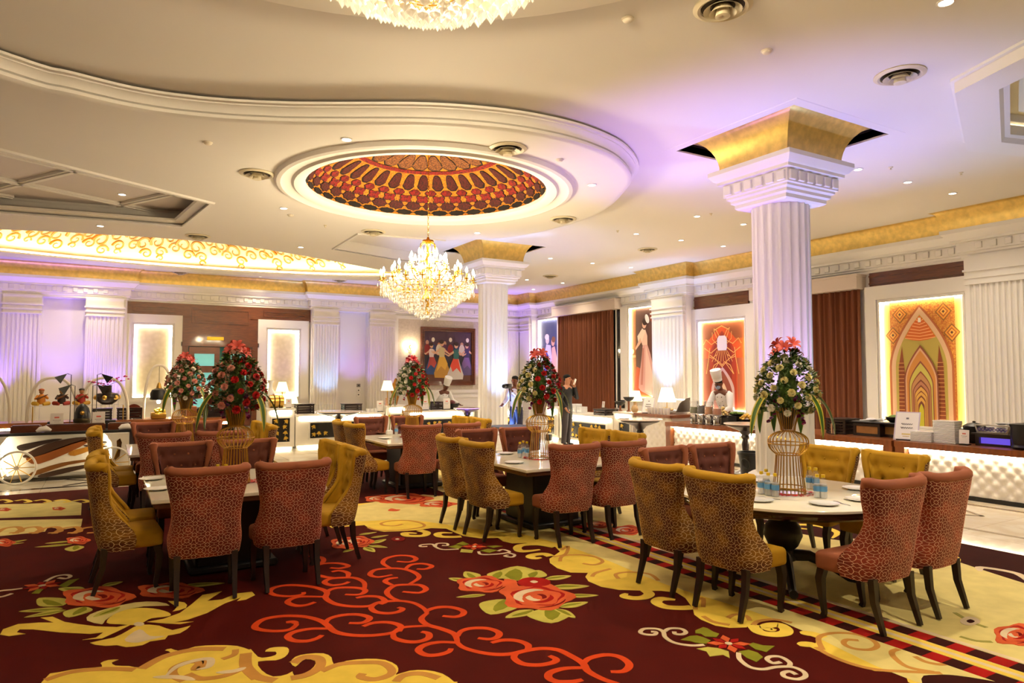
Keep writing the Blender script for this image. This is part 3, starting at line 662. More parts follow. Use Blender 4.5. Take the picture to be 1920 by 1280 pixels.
for h in (c3([(1160, 215), (1180, 175), (1300, 165), (1420, 180), (1480, 215), (1420, 240), (1330, 230)]), c3([(1400, 330), (1430, 300), (1540, 270)]), c3([(1600, 345), (1580, 310), (1680, 295), (1830, 310), (1900, 360)]), c3([(1170, 130), (1220, 100), (1200, 160), (1110, 180)]),
          c4([(690, 500), (700, 420), (760, 400), (760, 480)]), c4([(980, 575), (1050, 545), (1150, 560), (1180, 600)]), c4([(1210, 640), (1260, 605), (1400, 590), (1560, 620)]), c4([(760, 560), (850, 610), (1000, 640)]),
          c5([(410, 560), (380, 470), (480, 435), (640, 440), (770, 480), (820, 530), (760, 560), (640, 550), (570, 515), (590, 485), (680, 490)]), c5([(1250, 730), (1050, 690), (950, 620), (930, 575), (980, 555)]), c5([(1100, 610), (1180, 650), (1280, 670), (1340, 665)]), c5([(360, 540), (470, 605), (640, 670), (820, 710), (1050, 725), (1300, 735)]),
          c6([(300, 540), (420, 570), (700, 565), (920, 530), (900, 490), (750, 460), (560, 465), (450, 490), (480, 515), (600, 520), (690, 500)])):
    ribbon('scroll_line', h, .035, C_TAN, 4)
# maroon island cut in the corner of the field
flat('maroon_island', c5([(1150, 780), (1260, 750), (1420, 755), (1700, 800), (1900, 850), (1900, 1100), (1300, 1000)]), C_STR, 5, 3)
# -- small sprays: cream scroll, red flower, leaves
def spray(flower, leaves, scrolls, wd=.03, lw=1):
    cx = sum(p[0] for p in flower) / len(flower); cy = sum(p[1] for p in flower) / len(flower); c = Vector(level(cx, cy)[:2])
    rad = max((Vector(level(*p)[:2]) - c).length for p in flower)
    for s in scrolls: ribbon('cream_tendril', s, wd, C_PINK, 5)
    for k, l in enumerate(leaves): flat('spray_leaf', l, C_LEAFL if k % 3 == 2 else C_LEAF, 5)
    for k in range(8):
        a = 2 * PI * k / 8 + .2; d = Vector((math.cos(a), math.sin(a))); q = Vector((-d.y, d.x)); r = rad * (1 if k % 2 else .85)
        flat('flower_petal', [c + d * r * .12, c + d * r * .6 + q * r * .22, c + d * r, c + d * r * .6 - q * r * .22], C_SAL if k % 2 else C_RED, 7, world=True)
    flat('flower_heart', circle(c.x, c.y, rad * .17, n=10), C_PINK, 9, world=True)
spray(c4([(810, 800), (1170, 830), (980, 735), (1000, 870)]),
      [c4([(690, 690), (760, 660), (800, 670), (850, 700), (905, 720), (880, 750), (780, 745), (740, 720), (690, 715)]), c4([(555, 775), (640, 740), (700, 735), (760, 750), (830, 780), (790, 810), (690, 800), (640, 785)]), c4([(700, 855), (800, 840), (900, 850), (990, 880), (1000, 940), (940, 910), (820, 925), (790, 880)]), c4([(1165, 815), (1210, 800), (1300, 825), (1405, 830), (1330, 885), (1230, 860)]), c4([(1080, 880), (1170, 865), (1250, 890), (1300, 930), (1240, 975), (1150, 935)])],
      [c4([(770, 820), (650, 825), (500, 800), (420, 750), (400, 700), (340, 675), (230, 675), (195, 705), (240, 725), (320, 728), (335, 705), (290, 700)]), c4([(410, 700), (460, 672), (560, 675), (605, 705), (570, 725), (510, 720), (500, 700)]), c4([(1080, 890), (1090, 950), (1180, 1020), (1300, 1040), (1420, 1020), (1560, 1020), (1660, 1060), (1680, 1105), (1610, 1130), (1500, 1110), (1480, 1075), (1540, 1060), (1600, 1090)]), c4([(1530, 1020), (1540, 980), (1460, 930), (1370, 925), (1335, 950), (1390, 985), (1460, 975)])])
spray(c3([(430, 105), (610, 100), (510, 80), (520, 128)]), [c3([(380, 85), (430, 65), (480, 85), (440, 95)]), c3([(320, 105), (380, 90), (430, 100), (400, 120)]), c3([(410, 145), (420, 122), (510, 130), (500, 150)]), c3([(610, 100), (680, 95), (730, 100), (660, 112)]), c3([(560, 135), (620, 120), (690, 130), (630, 150)])],
      [c3([(400, 122), (280, 125), (225, 105), (200, 85), (120, 90), (115, 103), (165, 102)]), c3([(225, 105), (240, 80), (310, 80), (315, 95), (275, 95)]), c3([(550, 140), (570, 162), (680, 160), (760, 150), (780, 140), (730, 125), (695, 138)]), c3([(770, 150), (820, 165), (800, 182), (745, 175), (770, 165)])], .028)
spray(c1([(145, 645), (420, 630), (260, 610), (300, 665)]), [c1([(210, 690), (250, 660), (290, 660), (260, 690)]), c1([(390, 640), (460, 600), (530, 590), (440, 650)])], [c1([(300, 610), (370, 575), (440, 565), (470, 575), (440, 590), (390, 585)]), c1([(150, 655), (80, 665), (20, 670), (-40, 680)]), c1([(80, 690), (20, 710), (-30, 715)])])
# -- orange vine
VW = .047
for i, s in enumerate((
    c2([(590, 510), (580, 530), (470, 545), (350, 535), (300, 505), (340, 470), (450, 450), (590, 455), (710, 475), (790, 510), (780, 560), (860, 610), (1000, 632), (1150, 630), (1230, 600), (1300, 590), (1420, 585), (1540, 605), (1620, 650), (1650, 690)]),
    c2([(690, 595), (610, 622), (520, 625), (455, 600), (480, 570), (570, 548), (760, 550)]), c2([(780, 540), (800, 500), (870, 475), (1000, 470), (1090, 480), (1120, 500), (1070, 530), (945, 530)]), c2([(1040, 560), (1130, 545), (1240, 552), (1290, 590), (1250, 615)]),
    c2([(1200, 615), (1170, 645), (1210, 680), (1310, 692), (1400, 680), (1440, 655), (1400, 640)]), c2([(1110, 490), (1110, 430), (1040, 390), (940, 385), (820, 395), (770, 425), (830, 450), (930, 440), (980, 420)]), c2([(970, 380), (970, 345), (900, 325), (830, 335)]), c2([(870, 390), (780, 380), (705, 360)]), c2([(700, 280), (780, 262), (900, 262), (975, 285), (900, 305), (820, 300)]), c2([(640, 200), (740, 210), (760, 245), (690, 285)]),
    c2([(1430, 590), (1340, 555), (1305, 505), (1370, 455), (1480, 445), (1590, 450), (1640, 485), (1580, 515), (1440, 505)]), c2([(1500, 440), (1580, 385), (1540, 340), (1440, 310), (1320, 305), (1200, 320), (1160, 360), (1230, 380), (1350, 360)]), c2([(1400, 385), (1320, 395), (1290, 420), (1350, 450)]), c2([(1330, 300), (1270, 260), (1300, 220), (1400, 195), (1510, 200), (1555, 225), (1500, 250), (1390, 245)]), c2([(1460, 315), (1510, 275), (1610, 265), (1690, 285), (1640, 310), (1560, 310)]),
    c2([(530, 780), (520, 800), (460, 835), (320, 845), (190, 825), (180, 790), (260, 740), (420, 715), (590, 720), (720, 750), (790, 790), (860, 850), (1000, 880), (1180, 882), (1350, 860), (1420, 820), (1520, 805), (1680, 800)]), c2([(440, 770), (500, 765), (530, 780)]),
    c2([(770, 790), (810, 740), (920, 708), (1050, 702), (1150, 725), (1140, 755), (1080, 775), (980, 775)]), c2([(800, 825), (660, 825), (520, 850), (455, 890), (500, 925), (610, 932), (700, 910), (750, 880)]), c2([(1100, 805), (1190, 775), (1320, 770), (1420, 800), (1410, 850)]), c2([(1360, 860), (1370, 905), (1470, 935), (1580, 935), (1660, 905), (1660, 865), (1600, 850)]),
    c2([(1650, 690), (1600, 740), (1650, 790), (1770, 825), (1880, 870), (1910, 940)]), c2([(1640, 670), (1720, 645), (1830, 638), (1920, 650)]), c2([(1915, 945), (1760, 940), (1630, 965), (1575, 1010), (1640, 1050), (1740, 1050), (1830, 1025), (1855, 995)]),
    c3([(160, 590), (240, 560), (340, 560), (430, 585), (430, 615), (370, 632), (280, 625)]), c3([(390, 780), (420, 740), (500, 718), (620, 720), (700, 750), (690, 785), (630, 800), (545, 792)]), c3([(385, 820), (430, 860), (540, 895), (680, 915), (800, 910), (910, 885), (1030, 870), (1140, 880), (1230, 920), (1330, 980), (1370, 1040), (1480, 1100), (1600, 1140), (1700, 1180)]),
    c3([(645, 828), (730, 808), (840, 812), (920, 845), (910, 890)]), c3([(840, 900), (815, 940), (880, 985), (1000, 995), (1110, 975), (1130, 950), (1080, 925)]), c3([(1335, 985), (1380, 945), (1500, 918), (1610, 935), (1680, 990), (1640, 1040), (1540, 1045)]), c3([(1340, 1015), (1200, 1020), (1090, 1050), (1075, 1090), (1140, 1120), (1250, 1120), (1330, 1105)]))):
    ribbon('vine_stem', s, VW, C_ORA, 4, 5, (.7, .7))
# -- rose bouquets
def leafp(base, tip, wd):
    b, t = Vector(level(*base)[:2]), Vector(level(*tip)[:2]); d = t - b; q = Vector((-d.y, d.x)).normalized() * d.length * wd
    flat('leaf_motif', [b, b + d * .3 + q, b + d * .62 + q * .9, t, b + d * .62 - q * .9, b + d * .3 - q], C_LEAFL, 4, 3, world=True)
    flat('leaf_shade', [b, b + d * .35 + q * .6, b + d * .8 + q * .1, b + d * .5 - q * .2], C_LEAF, 6, 2, world=True)
def rose(cx, cy, rx, ry):
    """rx, ry in photograph points across"""
    P = lambda f, a0=0, lob=0, n=26, k=5: [(cx + rx * f * (1 + lob * math.cos(k * 2 * PI * i / n + a0)) * math.cos(2 * PI * i / n), cy + ry * f * (1 + lob * math.cos(k * 2 * PI * i / n + a0)) * math.sin(2 * PI * i / n)) for i in range(n)]
    flat('rose_motif', P(1, .4, .12), C_SAL, 7); flat('rose_motif', [(cx + (x - cx) * 1, cy - ry * .05 + (y - cy)) for x, y in P(.74, 1.2, .10)], C_RED, 8); flat('rose_motif', P(.66, 2.0, .10), C_SAL, 9)
    def arc(f, a0, a1, w, m, l): ribbon('rose_petal', [(cx + rx * f * math.cos(a0 + (a1 - a0) * i / 6), cy + ry * f * math.sin(a0 + (a1 - a0) * i / 6)) for i in range(7)], w, m, l, 4, (.15, .15))
    sc = (Vector(level(cx + rx, cy)[:2]) - Vector(level(cx, cy)[:2])).length
    arc(.55, PI * .75, PI * 1.6, .26 * sc, C_PINK, 10); arc(.40, -.4, 1.9, .16 * sc, C_RED, 10); arc(.24, 1.2, 3.6, .2 * sc, C_PINK, 11); arc(.2, -1.6, .8, .14 * sc, C_DRED, 11); arc(.82, .2, 1.5, .07 * sc, C_DRED, 10)
for b, t, wd in ((c3([(450, 360), (325, 340)]) + [.28], c3([(540, 345), (450, 290)]) + [.28], c3([(690, 345), (730, 280)]) + [.4], c3([(850, 360), (840, 250)]) + [.45], c3([(950, 340), (1000, 280)]) + [.4], c3([(1050, 350), (1245, 322)]) + [.22], c3([(1090, 410), (1380, 400)]) + [.2], c3([(1200, 475), (1450, 470)]) + [.16], c3([(1160, 560), (1370, 520)]) + [.2], c3([(1120, 570), (1275, 640)]) + [.2], c3([(1060, 570), (1095, 680)]) + [.5], c3([(960, 580), (750, 640)]) + [.22], c3([(740, 500), (640, 615)]) + [.4], c3([(600, 465), (380, 485)]) + [.14])): leafp(b, t, wd)
fl = c3([(965, 370)])[0]
rose(*c3([(575, 388)])[0], 48, 15); rose(*c3([(990, 485)])[0], 66, 24)
flat('rose_motif', c3([(740, 350), (830, 360), (850, 400), (960, 400), (880, 440), (760, 470), (700, 440), (760, 400)]), C_SAL, 7, 3); flat('red_bloom', c3([(840, 375), (880, 345), (960, 335), (1060, 350), (1090, 375), (1050, 400), (900, 405)]), C_RED, 7, 3); flat('flower_heart', c3([(935, 368), (965, 360), (995, 370), (965, 380)]), C_PINK, 9, 3)
for b, t, wd in ((c1([(420, 770), (260, 720)]) + [.25], c1([(420, 790), (125, 810)]) + [.15], c1([(440, 800), (160, 850)]) + [.18], c1([(560, 780), (460, 850)]) + [.4], c1([(560, 665), (390, 655)]) + [.25], c1([(680, 640), (820, 610)]) + [.3], c1([(800, 780), (620, 850)]) + [.2], c1([(1200, 640), (1500, 620)]) + [.15])): leafp(b, t, wd)
rose(*c1([(650, 715)])[0], 66, 19); rose(*c1([(1130, 670)])[0], 60, 14)
for b, t, wd in ((c6([(330, 655), (530, 625)]) + [.15], c6([(200, 620), (400, 590)]) + [.15], c6([(330, 720), (505, 670)]) + [.2], c6([(300, 740), (520, 765)]) + [.16], c6([(260, 760), (375, 815)]) + [.2], c6([(140, 770), (20, 820)]) + [.2])): leafp(b, t, wd)
rose(*c6([(190, 700)])[0], 28, 10); rose(*c6([(60, 720)])[0], 30, 11)
flat('red_bloom', c6([(560, 670), (610, 645), (680, 650), (720, 668), (690, 690), (600, 692)]), C_DRED, 7, 3); flat('flower_heart', c6([(605, 672), (630, 664), (655, 672), (630, 680)]), C_PINK, 9, 3)
rose(*c6([(700, 215)])[0], 52, 10); rose(*c6([(1080, 275)])[0], 36, 6); rose(*c6([(420, 215)])[0], 26, 6); flat('red_bloom', c6([(525, 350), (560, 325), (620, 335), (665, 338), (620, 355)]), C_SAL, 7, 3)
rose(1905, 1192, 42, 20); rose(1175, 995, 30, 9); rose(1120, 985, 26, 6)
for p, q in (((1850, 1178), (1790, 1150)), ((1860, 1205), (1800, 1195))): ribbon('stem_line', [p, ((p[0] + q[0]) / 2, (p[1] + q[1]) / 2 + 3), q], .03, C_GRN, 5)
flat('daisy_motif', [(1800, 1165), (1812, 1158), (1830, 1160), (1838, 1168), (1822, 1174), (1806, 1172)], C_PINK, 5, 3); flat('daisy_heart', [(1812, 1166), (1820, 1163), (1828, 1167), (1819, 1170)], C_STR, 7, 3)
# -- acanthus motif at the left
flat('acanthus_leaf', c1([(600, 1020), (760, 985), (850, 940), (930, 900), (1060, 905), (1150, 935), (1270, 905), (1200, 955), (1120, 970), (1100, 995), (1000, 1010), (950, 1035), (840, 1048), (780, 1035), (700, 1040)]), C_YEL, 3, 2)
flat('acanthus_leaf', c1([(710, 885), (760, 830), (880, 790), (1020, 790), (1120, 815), (1130, 840), (1010, 855), (960, 880), (900, 900), (800, 895)]), C_YEL, 3, 3)
flat('acanthus_leaf', c1([(580, 870), (600, 830), (720, 790), (900, 750), (1050, 745), (1130, 770), (960, 775), (800, 810), (700, 870), (680, 895)]), C_CRM, 3, 2)
flat('acanthus_arm', c1([(900, 890), (820, 905), (680, 905), (520, 885), (380, 890), (270, 850), (390, 845), (470, 870), (560, 880)] if 0 else [(880, 895), (780, 915), (640, 910), (520, 895), (430, 880), (350, 845), (270, 852), (360, 885), (260, 885), (120, 895), (20, 930), (0, 965), (60, 975), (170, 960), (110, 950), (130, 930), (220, 930), (400, 950), (600, 960), (690, 950), (640, 985), (550, 1000), (680, 990), (790, 940)]), C_YEL, 4, 1)
flat('acanthus_arm', c1([(980, 880), (1090, 860), (1200, 820), (1280, 760), (1350, 700), (1480, 675), (1380, 740), (1480, 730), (1580, 690), (1680, 678), (1700, 700), (1640, 730), (1580, 740), (1610, 715), (1500, 755), (1380, 820), (1250, 865), (1150, 885), (1290, 878), (1200, 895), (1100, 890)]), C_YEL, 4, 1)
flat('acanthus_leaf', c1([(1120, 740), (1230, 750), (1240, 785), (1150, 810), (1180, 780)]), C_YEL, 3, 2); flat('acanthus_knot', c1([(890, 895), (920, 882), (960, 890), (950, 905), (910, 908)]), C_PINK, 6, 3)
flat('acanthus_vein', c1([(830, 1000), (930, 930), (1000, 975), (1100, 975), (980, 1005), (900, 1020)]), C_PINK, 5, 3)
# -- big scroll across the bottom edge
BOT = c1([(280, 1280), (400, 1215), (560, 1190), (680, 1180), (670, 1155), (720, 1135), (790, 1132), (745, 1150), (770, 1172), (860, 1175), (940, 1185), (1040, 1140), (1140, 1085), (1100, 1070), (1140, 1058), (1200, 1075), (1300, 1045), (1440, 1035), (1580, 1040), (1660, 1065)]) + c2([(140, 1000), (200, 1065), (270, 1070), (350, 1050), (350, 1020), (260, 1020), (300, 990), (380, 980), (450, 985), (465, 1020), (430, 1065), (350, 1095), (200, 1105), (230, 1180), (330, 1235), (450, 1215), (495, 1190), (510, 1225), (610, 1200), (680, 1150), (690, 1100), (610, 1085), (560, 1115), (520, 1150), (480, 1115), (520, 1065), (620, 1040), (760, 1035), (830, 1070), (850, 1130), (960, 1100), (1130, 1082), (1290, 1092), (1390, 1140), (1400, 1190), (1380, 1220), (1500, 1185), (1640, 1180), (1780, 1210), (1880, 1280), (1900, 1330)])
flat('scroll_field', BOT + [(800, 1420), (60, 1420)], C_YEL, 1, 2)
for h, w_ in ((c1([(300, 1270), (480, 1215), (700, 1195), (900, 1200)]), .05), (c1([(940, 1195), (1100, 1110), (1300, 1065), (1500, 1060)]), .06), (c1([(1640, 1090), (1640, 1180), (1720, 1260)]), .07), (c1([(1250, 1230), (1340, 1260), (1500, 1240), (1640, 1180)]), .05), (c1([(1370, 1130), (1380, 1170), (1300, 1195), (1330, 1150), (1250, 1150), (1160, 1190), (1160, 1240), (1230, 1275)]), .05), (c1([(1480, 1130), (1560, 1100), (1570, 1065)]), .04),
              (c2([(100, 1060), (110, 1160), (200, 1240), (350, 1270)]), .06), (c2([(500, 1120), (600, 1070), (720, 1080), (730, 1150), (620, 1220), (480, 1250)]), .06), (c2([(740, 1190), (900, 1130), (1100, 1115), (1260, 1120), (1340, 1170), (1330, 1220), (1200, 1260), (1080, 1240), (1100, 1210)]), .05), (c2([(1380, 1280), (1450, 1225), (1600, 1210), (1750, 1250)]), .05)):
    ribbon('scroll_line', h, w_, C_TAN, 4)
for h in (c1([(1100, 1250), (1180, 1180), (1300, 1140), (1400, 1130), (1390, 1180), (1310, 1200)]), c1([(1020, 1250), (1180, 1250), (1300, 1270)]), c1([(1440, 1220), (1560, 1210), (1640, 1185)])): ribbon('scroll_highlight', h, .045, C_PINK, 5, taper=(.2, .2))
# -- left distance: striped band, cream field
flat('cream_field', [tuple(level(*p)[:2]) for p in c1([(-500, 330), (0, 305), (150, 290), (300, 275), (320, 245), (430, 260), (540, 240), (550, 190), (0, 200), (-500, 215)])], C_CRM, 1, 1, world=True)
flat('cream_field', [tuple(level(*p)[:2]) for p in c1([(-500, 100), (-500, 195), (0, 185), (540, 165), (545, 85), (430, 60), (300, 85), (150, 90)])], C_CRM, 1, 1, world=True)
for k in range(5):
    x = -30 + k * 130; ribbon('scroll_line', c1([(x, 290), (x + 60, 255), (x + 150, 245), (x + 170, 275), (x + 90, 285)]), .06, C_TAN, 3); ribbon('edge_scroll', c1([(x, 70), (x + 60, 62), (x + 100, 75), (x + 60, 82)]), .06, C_YEL, 4)
for xx, yy in ((20, 350), (520, 335), (390, 122), (30, 128)): rose(*c1([(xx, yy)])[0], 22 if yy > 200 else 12, 7 if yy > 200 else 3)
for b, t, wd in ((c1([(60, 350), (180, 330)]) + [.2], c1([(60, 360), (160, 350)]) + [.2], c1([(470, 340), (300, 355)]) + [.15], c1([(480, 360), (230, 380)]) + [.12], c1([(500, 370), (490, 408)]) + [.3])): leafp(b, t, wd)
# ================================================================== WALL DECORATION
def pm(c, rough=.6): return mat('paint_' + c.strip('#'), c, rough)
def rect(x0, x1, z0, z1): return [(x0, z0), (x1, z0), (x1, z1), (x0, z1)]
def ell(cx, cz, rx, rz, n=14, a=0): return [(cx + rx * math.cos(2 * PI * k / n) * math.cos(a) - rz * math.sin(2 * PI * k / n) * math.sin(a), cz + rx * math.cos(2 * PI * k / n) * math.sin(a) + rz * math.sin(2 * PI * k / n) * math.cos(a)) for k in range(n)]
def framed(name, label, cat, loc, rz, W, z0, z1, w, i0, i1, canvas, led=True, fm=None, group=None, dx=0, depth=.12):
    """wall panel: broad moulded frame, recessed sheet, light strips tucked behind the inner edge; x along wall, -y into room"""
    e = empty(name, loc, rz); tag(e, label, cat, group); fm = fm or M_WHITE
    O = rect(-W / 2, W / 2, z0, z1); g = .07; I = rect(dx - w / 2 - g, dx + w / 2 + g, i0 - g, i1 + g); I2 = rect(dx - w / 2, dx + w / 2, i0, i1)
    MB().prism(O, 0, depth, [I], XZ).build('frame', fm, e, smooth=False)
    MB().prism(I, 0, depth - .04, [rect(dx - w / 2 - .04, dx + w / 2 + .04, i0 - .04, i1 + .04)], XZ).prism(rect(dx - w / 2 - .04, dx + w / 2 + .04, i0 - .04, i1 + .04), 0, depth - .02, [I2], XZ).build('inner_moulding', fm, e, smooth=False)
    sh = MB().prism(I2, .0, .012, (), XZ).build('sheet', canvas, e, smooth=False)
    if led:
        for a, b, c, d in ((-w / 2, -w / 2 + .012, i0, i1), (w / 2 - .012, w / 2, i0, i1), (-w / 2, w / 2, i1 - .012, i1), (-w / 2, w / 2, i0, i0 + .012)):
            MB().prism(rect(dx + a, dx + b, c, d), .03, .055, (), XZ).build('light_strip', M_LEDP, e, smooth=False)
    return e, sh
M_LEDP = mat('panel_led', (1, .9, .7), .5, emit=48, ecol=(1, .86, .58))
def damask(name, c1_, c2_, sc):
    m = bpy.data.materials.new(name); m.use_nodes = True; nt = m.node_tree; b = nt.nodes['Principled BSDF']
    tc = nt.nodes.new('ShaderNodeTexCoord'); wv = nt.nodes.new('ShaderNodeTexVoronoi'); wv.inputs['Scale'].default_value = sc; wv.feature = 'SMOOTH_F1'
    n = nt.nodes.new('ShaderNodeTexNoise'); n.inputs['Scale'].default_value = sc * .5; mx = nt.nodes.new('ShaderNodeMix'); mx.data_type = 'RGBA'
    nt.links.new(tc.outputs['Object'], wv.inputs['Vector']); nt.links.new(wv.outputs['Distance'], mx.inputs['Factor']); mx.inputs['A'].default_value = (*hx(c1_), 1); mx.inputs['B'].default_value = (*hx(c2_), 1)
    nt.links.new(mx.outputs['Result'], b.inputs['Base Color']); b.inputs['Roughness'].default_value = .5; return m
M_DAM = damask('silver_damask', '#d2c6ae', '#b8aa8e', 9); M_DAM2 = damask('wall_damask', '#cfc4b4', '#b9ad9c', 16)
framed('lit_wall_panel', 'backlit cream damask wall panel in white frame left of the wooden doors', 'wall panel', (1.25, YW, 0), 0, 1.66, .88, 3.65, 1.07, 1.02, 3.31, M_DAM, group='backlit panels beside the doors')
framed('lit_wall_panel', 'backlit silver damask wall panel in white frame right of the wooden doors', 'wall panel', (5.28, YW, 0), 0, 1.72, .88, 3.63, 1.04, .98, 3.28, M_DAM, group='backlit panels beside the doors')
# wooden door wall
dw = empty('wood_panelling', (0, YW, 0)); dw['kind'] = 'structure'
b = MB().span(.5, 6.2, -.06, 0, 3.6, 4.04); b.span(2.09, 4.42, -.06, 0, 2.72, 3.62); b.span(2.09, 2.27, -.10, 0, 0, 2.75); b.span(4.24, 4.42, -.10, 0, 0, 2.75); b.span(2.05, 4.46, -.12, 0, 2.66, 2.80); b.build('panelling', M_WOOD, dw, smooth=False)
for x0, x1, z0, z1 in ((.66, 1.9, 3.73, 3.93), (2.35, 4.15, 3.42, 3.92), (4.6, 6.05, 3.73, 3.93)):
    MB().prism(rect(x0, x1, z0, z1), .06, .085, [rect(x0 + .05, x1 - .05, z0 + .05, z1 - .05)], XZ).build('raised_frame', M_WOOD, dw, smooth=False)
    MB().prism(rect(x0 + .1, x1 - .1, z0 + .08, z1 - .08), .06, .075, (), XZ).build('raised_field', M_WOOD, dw, smooth=False)
M_TEAL = mat('teal_glass_glow', '#5fa9a8', .1, emit=.55, ecol=hx('#7fc4bd')); M_TEALD = mat('teal_curtain', '#1f6f72', .6)  # emission on the glass makes the door panes look lit
door = empty('door_1', (0, YW - .02, 0)); door['kind'] = 'structure'
MB().span(2.27, 4.24, -.0, .01, 0, 2.68).build('backing', M_TEALD, door, smooth=False)
for x0, x1 in ((2.29, 3.22), (3.40, 4.22)):
    hs = [rect(x0 + .16, x1 - .16, a, b_) for a, b_ in ((2.02, 2.42), (1.15, 1.80), (.25, .95))]
    lf = MB().prism(rect(x0, x1, .01, 2.64), .02, .09, hs, XZ).build('door_leaf', M_WOOD, door, smooth=False)
    for h in hs: MB().prism(h, .03, .04, (), XZ).build('pane', M_TEAL, lf, smooth=False)
    MB().cyl((x1 - .07, -.14, .8), (x1 - .07, -.14, 1.7), .012).build('pull_handle', M_BRASS, lf)
sg = MB().rbox((3.08, YW - .08, 2.93), (.52, .03, .12), .01, 1).build('door_sign', mat('sign_gold', '#d8b02e', .3, .6)); tag(sg, 'small gold sign plate on the panelling above the wooden doors', 'sign')
# moulded damask field with the group painting
tr_ = MB().prism(rect(9.40, 13.88, 1.02, 4.0), 0, .05, [rect(9.52, 13.76, 1.14, 3.88)], XZ); o = tr_.build('trim_11', M_WHITE, smooth=False, loc=(0, YW, 0)); o['kind'] = 'structure'
o = MB().prism(rect(9.52, 13.76, 1.14, 3.88), 0, .006, (), XZ).build('wall_back', M_DAM2, smooth=False, loc=(0, YW, 0)); o['kind'] = 'structure'
o = MB().prism(rect(9.40, 13.88, .2, .92), 0, .03, [rect(9.52, 13.76, .30, .82)], XZ).build('trim_11', M_WHITE, smooth=False, loc=(0, YW, 0)); o['kind'] = 'structure'
def art(parent, items, y0=.014, dx=0):
    for i, (nm, c, poly) in enumerate(items): MB().prism([(x + dx, z) for x, z in poly], y0 + .0006 * i, y0 + .0006 * i + .0004, (), XZ).build(nm, pm(c), parent, smooth=False)
def dancer(x, z, h, gown, over, bod, hair='#3a2418', s=1, skin='#d9a888', tilt=0):
    w = .2 * h; q = lambda px, pz: (x + s * px * h + tilt * pz * h, z + pz * h)
    return [('painted_gown', gown, [q(-.20, 0), q(.24, -.01), q(.26, .12), q(.15, .38), q(.08, .56), q(-.07, .56), q(-.13, .36), q(-.22, .12)]), ('painted_overskirt', over, [q(-.15, .16), q(-.02, .3), q(.1, .2), q(.17, .36), q(.08, .56), q(-.06, .56)]),
            ('painted_bodice', bod, [q(-.07, .54), q(.07, .54), q(.10, .76), q(.03, .80), q(-.05, .80), q(-.10, .74)]), ('painted_arm', skin, [q(.08, .76), q(.22, .64), q(.34, .70), q(.33, .66), q(.22, .60), q(.06, .70)]), ('painted_arm', skin, [q(-.08, .76), q(-.20, .66), q(-.30, .70), q(-.29, .66), q(-.2, .61), q(-.07, .70)]),
            ('painted_head', skin, ell(*q(0, .89), .055 * h, .07 * h)), ('painted_hair', hair, ell(*q(-.01, .94), .065 * h, .055 * h))]
e, sh = framed('group_painting', 'large dark-framed painting of dancers in long gowns behind the white column', 'painting', (11.62, YW - .03, 0), 0, 2.36, 1.32, 3.60, 2.06, 1.48, 3.44, pm('#2a2330'), led=False, fm=M_WOOD, depth=.08)
it = [('painted_floor', '#5c3422', [(-1.03, 1.48), (1.03, 1.48), (1.03, 1.86), (-1.03, 1.80)]), ('painted_wall', '#4a3040', [(-1.03, 2.6), (1.03, 2.6), (1.03, 3.44), (-1.03, 3.44)])]
for k in range(8): it += [('painted_head', ('#c99878', '#e8dcc8', '#b97858')[k % 3], ell(-.9 + .25 * k, 3.0 + .12 * math.sin(k * 2), .07, .09)), ('painted_bodice', ('#8a1f1c', '#2b3a66', '#d8cdb8', '#5a2a50')[k % 4], ell(-.9 + .25 * k, 2.72, .13, .22))]
it += dancer(-.72, 1.75, 1.25, '#2d4a80', '#a84038', '#d9c8c0') + dancer(-.28, 1.62, 1.5, '#b98a34', '#d8a83c', '#c8b888') + dancer(.82, 1.72, 1.3, '#5a4a78', '#7a5a90', '#40305a', s=-1) + dancer(.34, 1.55, 1.5, '#c9c2b8', '#d8482e', '#2f6a66', s=-1)
art(sh, it)
# crystal wall light
sc_ = empty('wall_sconce', (10.02, YW, 2.72)); tag(sc_, 'small crystal wall light with two candle bulbs left of the group painting', 'wall light')
MB().lathe([(.07, -.14), (.05, -.1), (.03, 0), (.05, .1), (.02, .16)], 12, (0, -.03, 0)).build('backplate', M_BRASS, sc_)
M_CRYS = mat('cut_crystal', (1, .98, .93), .08, alpha=.6, spec=1.0); M_FLAME = mat('candle_bulb', (1, .9, .7), .4, emit=60, ecol=(1, .84, .52))
def drop(m, c, r, h):
    c = Vector(c); vs = [c + Vector((0, 0, h))] + [c + Vector((r * math.cos(k * PI / 3), r * math.sin(k * PI / 3), h * .18)) for k in range(6)] + [c - Vector((0, 0, h * .45))]
    m.add(vs, [(0, 1 + k, 1 + (k + 1) % 6) for k in range(6)] + [(7, 1 + (k + 1) % 6, 1 + k) for k in range(6)])
for s in (-1, 1):
    MB().tube([(0, -.05, -.05), (s * .08, -.12, -.08), (s * .15, -.14, -.02), (s * .15, -.14, .03)], .012, 6).build('arm', M_BRASS, sc_)
    MB().lathe([(.05, .03), (.015, .04), (.012, .12), (.02, .15), (.012, .19), (0.001, .21)], 10, (s * .15, -.14, 0)).build('candle_bulb', M_FLAME, sc_)
cr = MB()
for k in range(26): a = k * 2.4; drop(cr, (.16 * math.cos(a) * (k / 26), -.12 + .06 * math.sin(a), -.05 - .2 * ((k * 7) % 10) / 10), .018, .05)
tag(cr.build('crystal_drops', M_CRYS, sc_), kind='stuff'); lamp('sconce_light', 'POINT', (0, -.2, .12), 10, size=.05, parent=sc_)
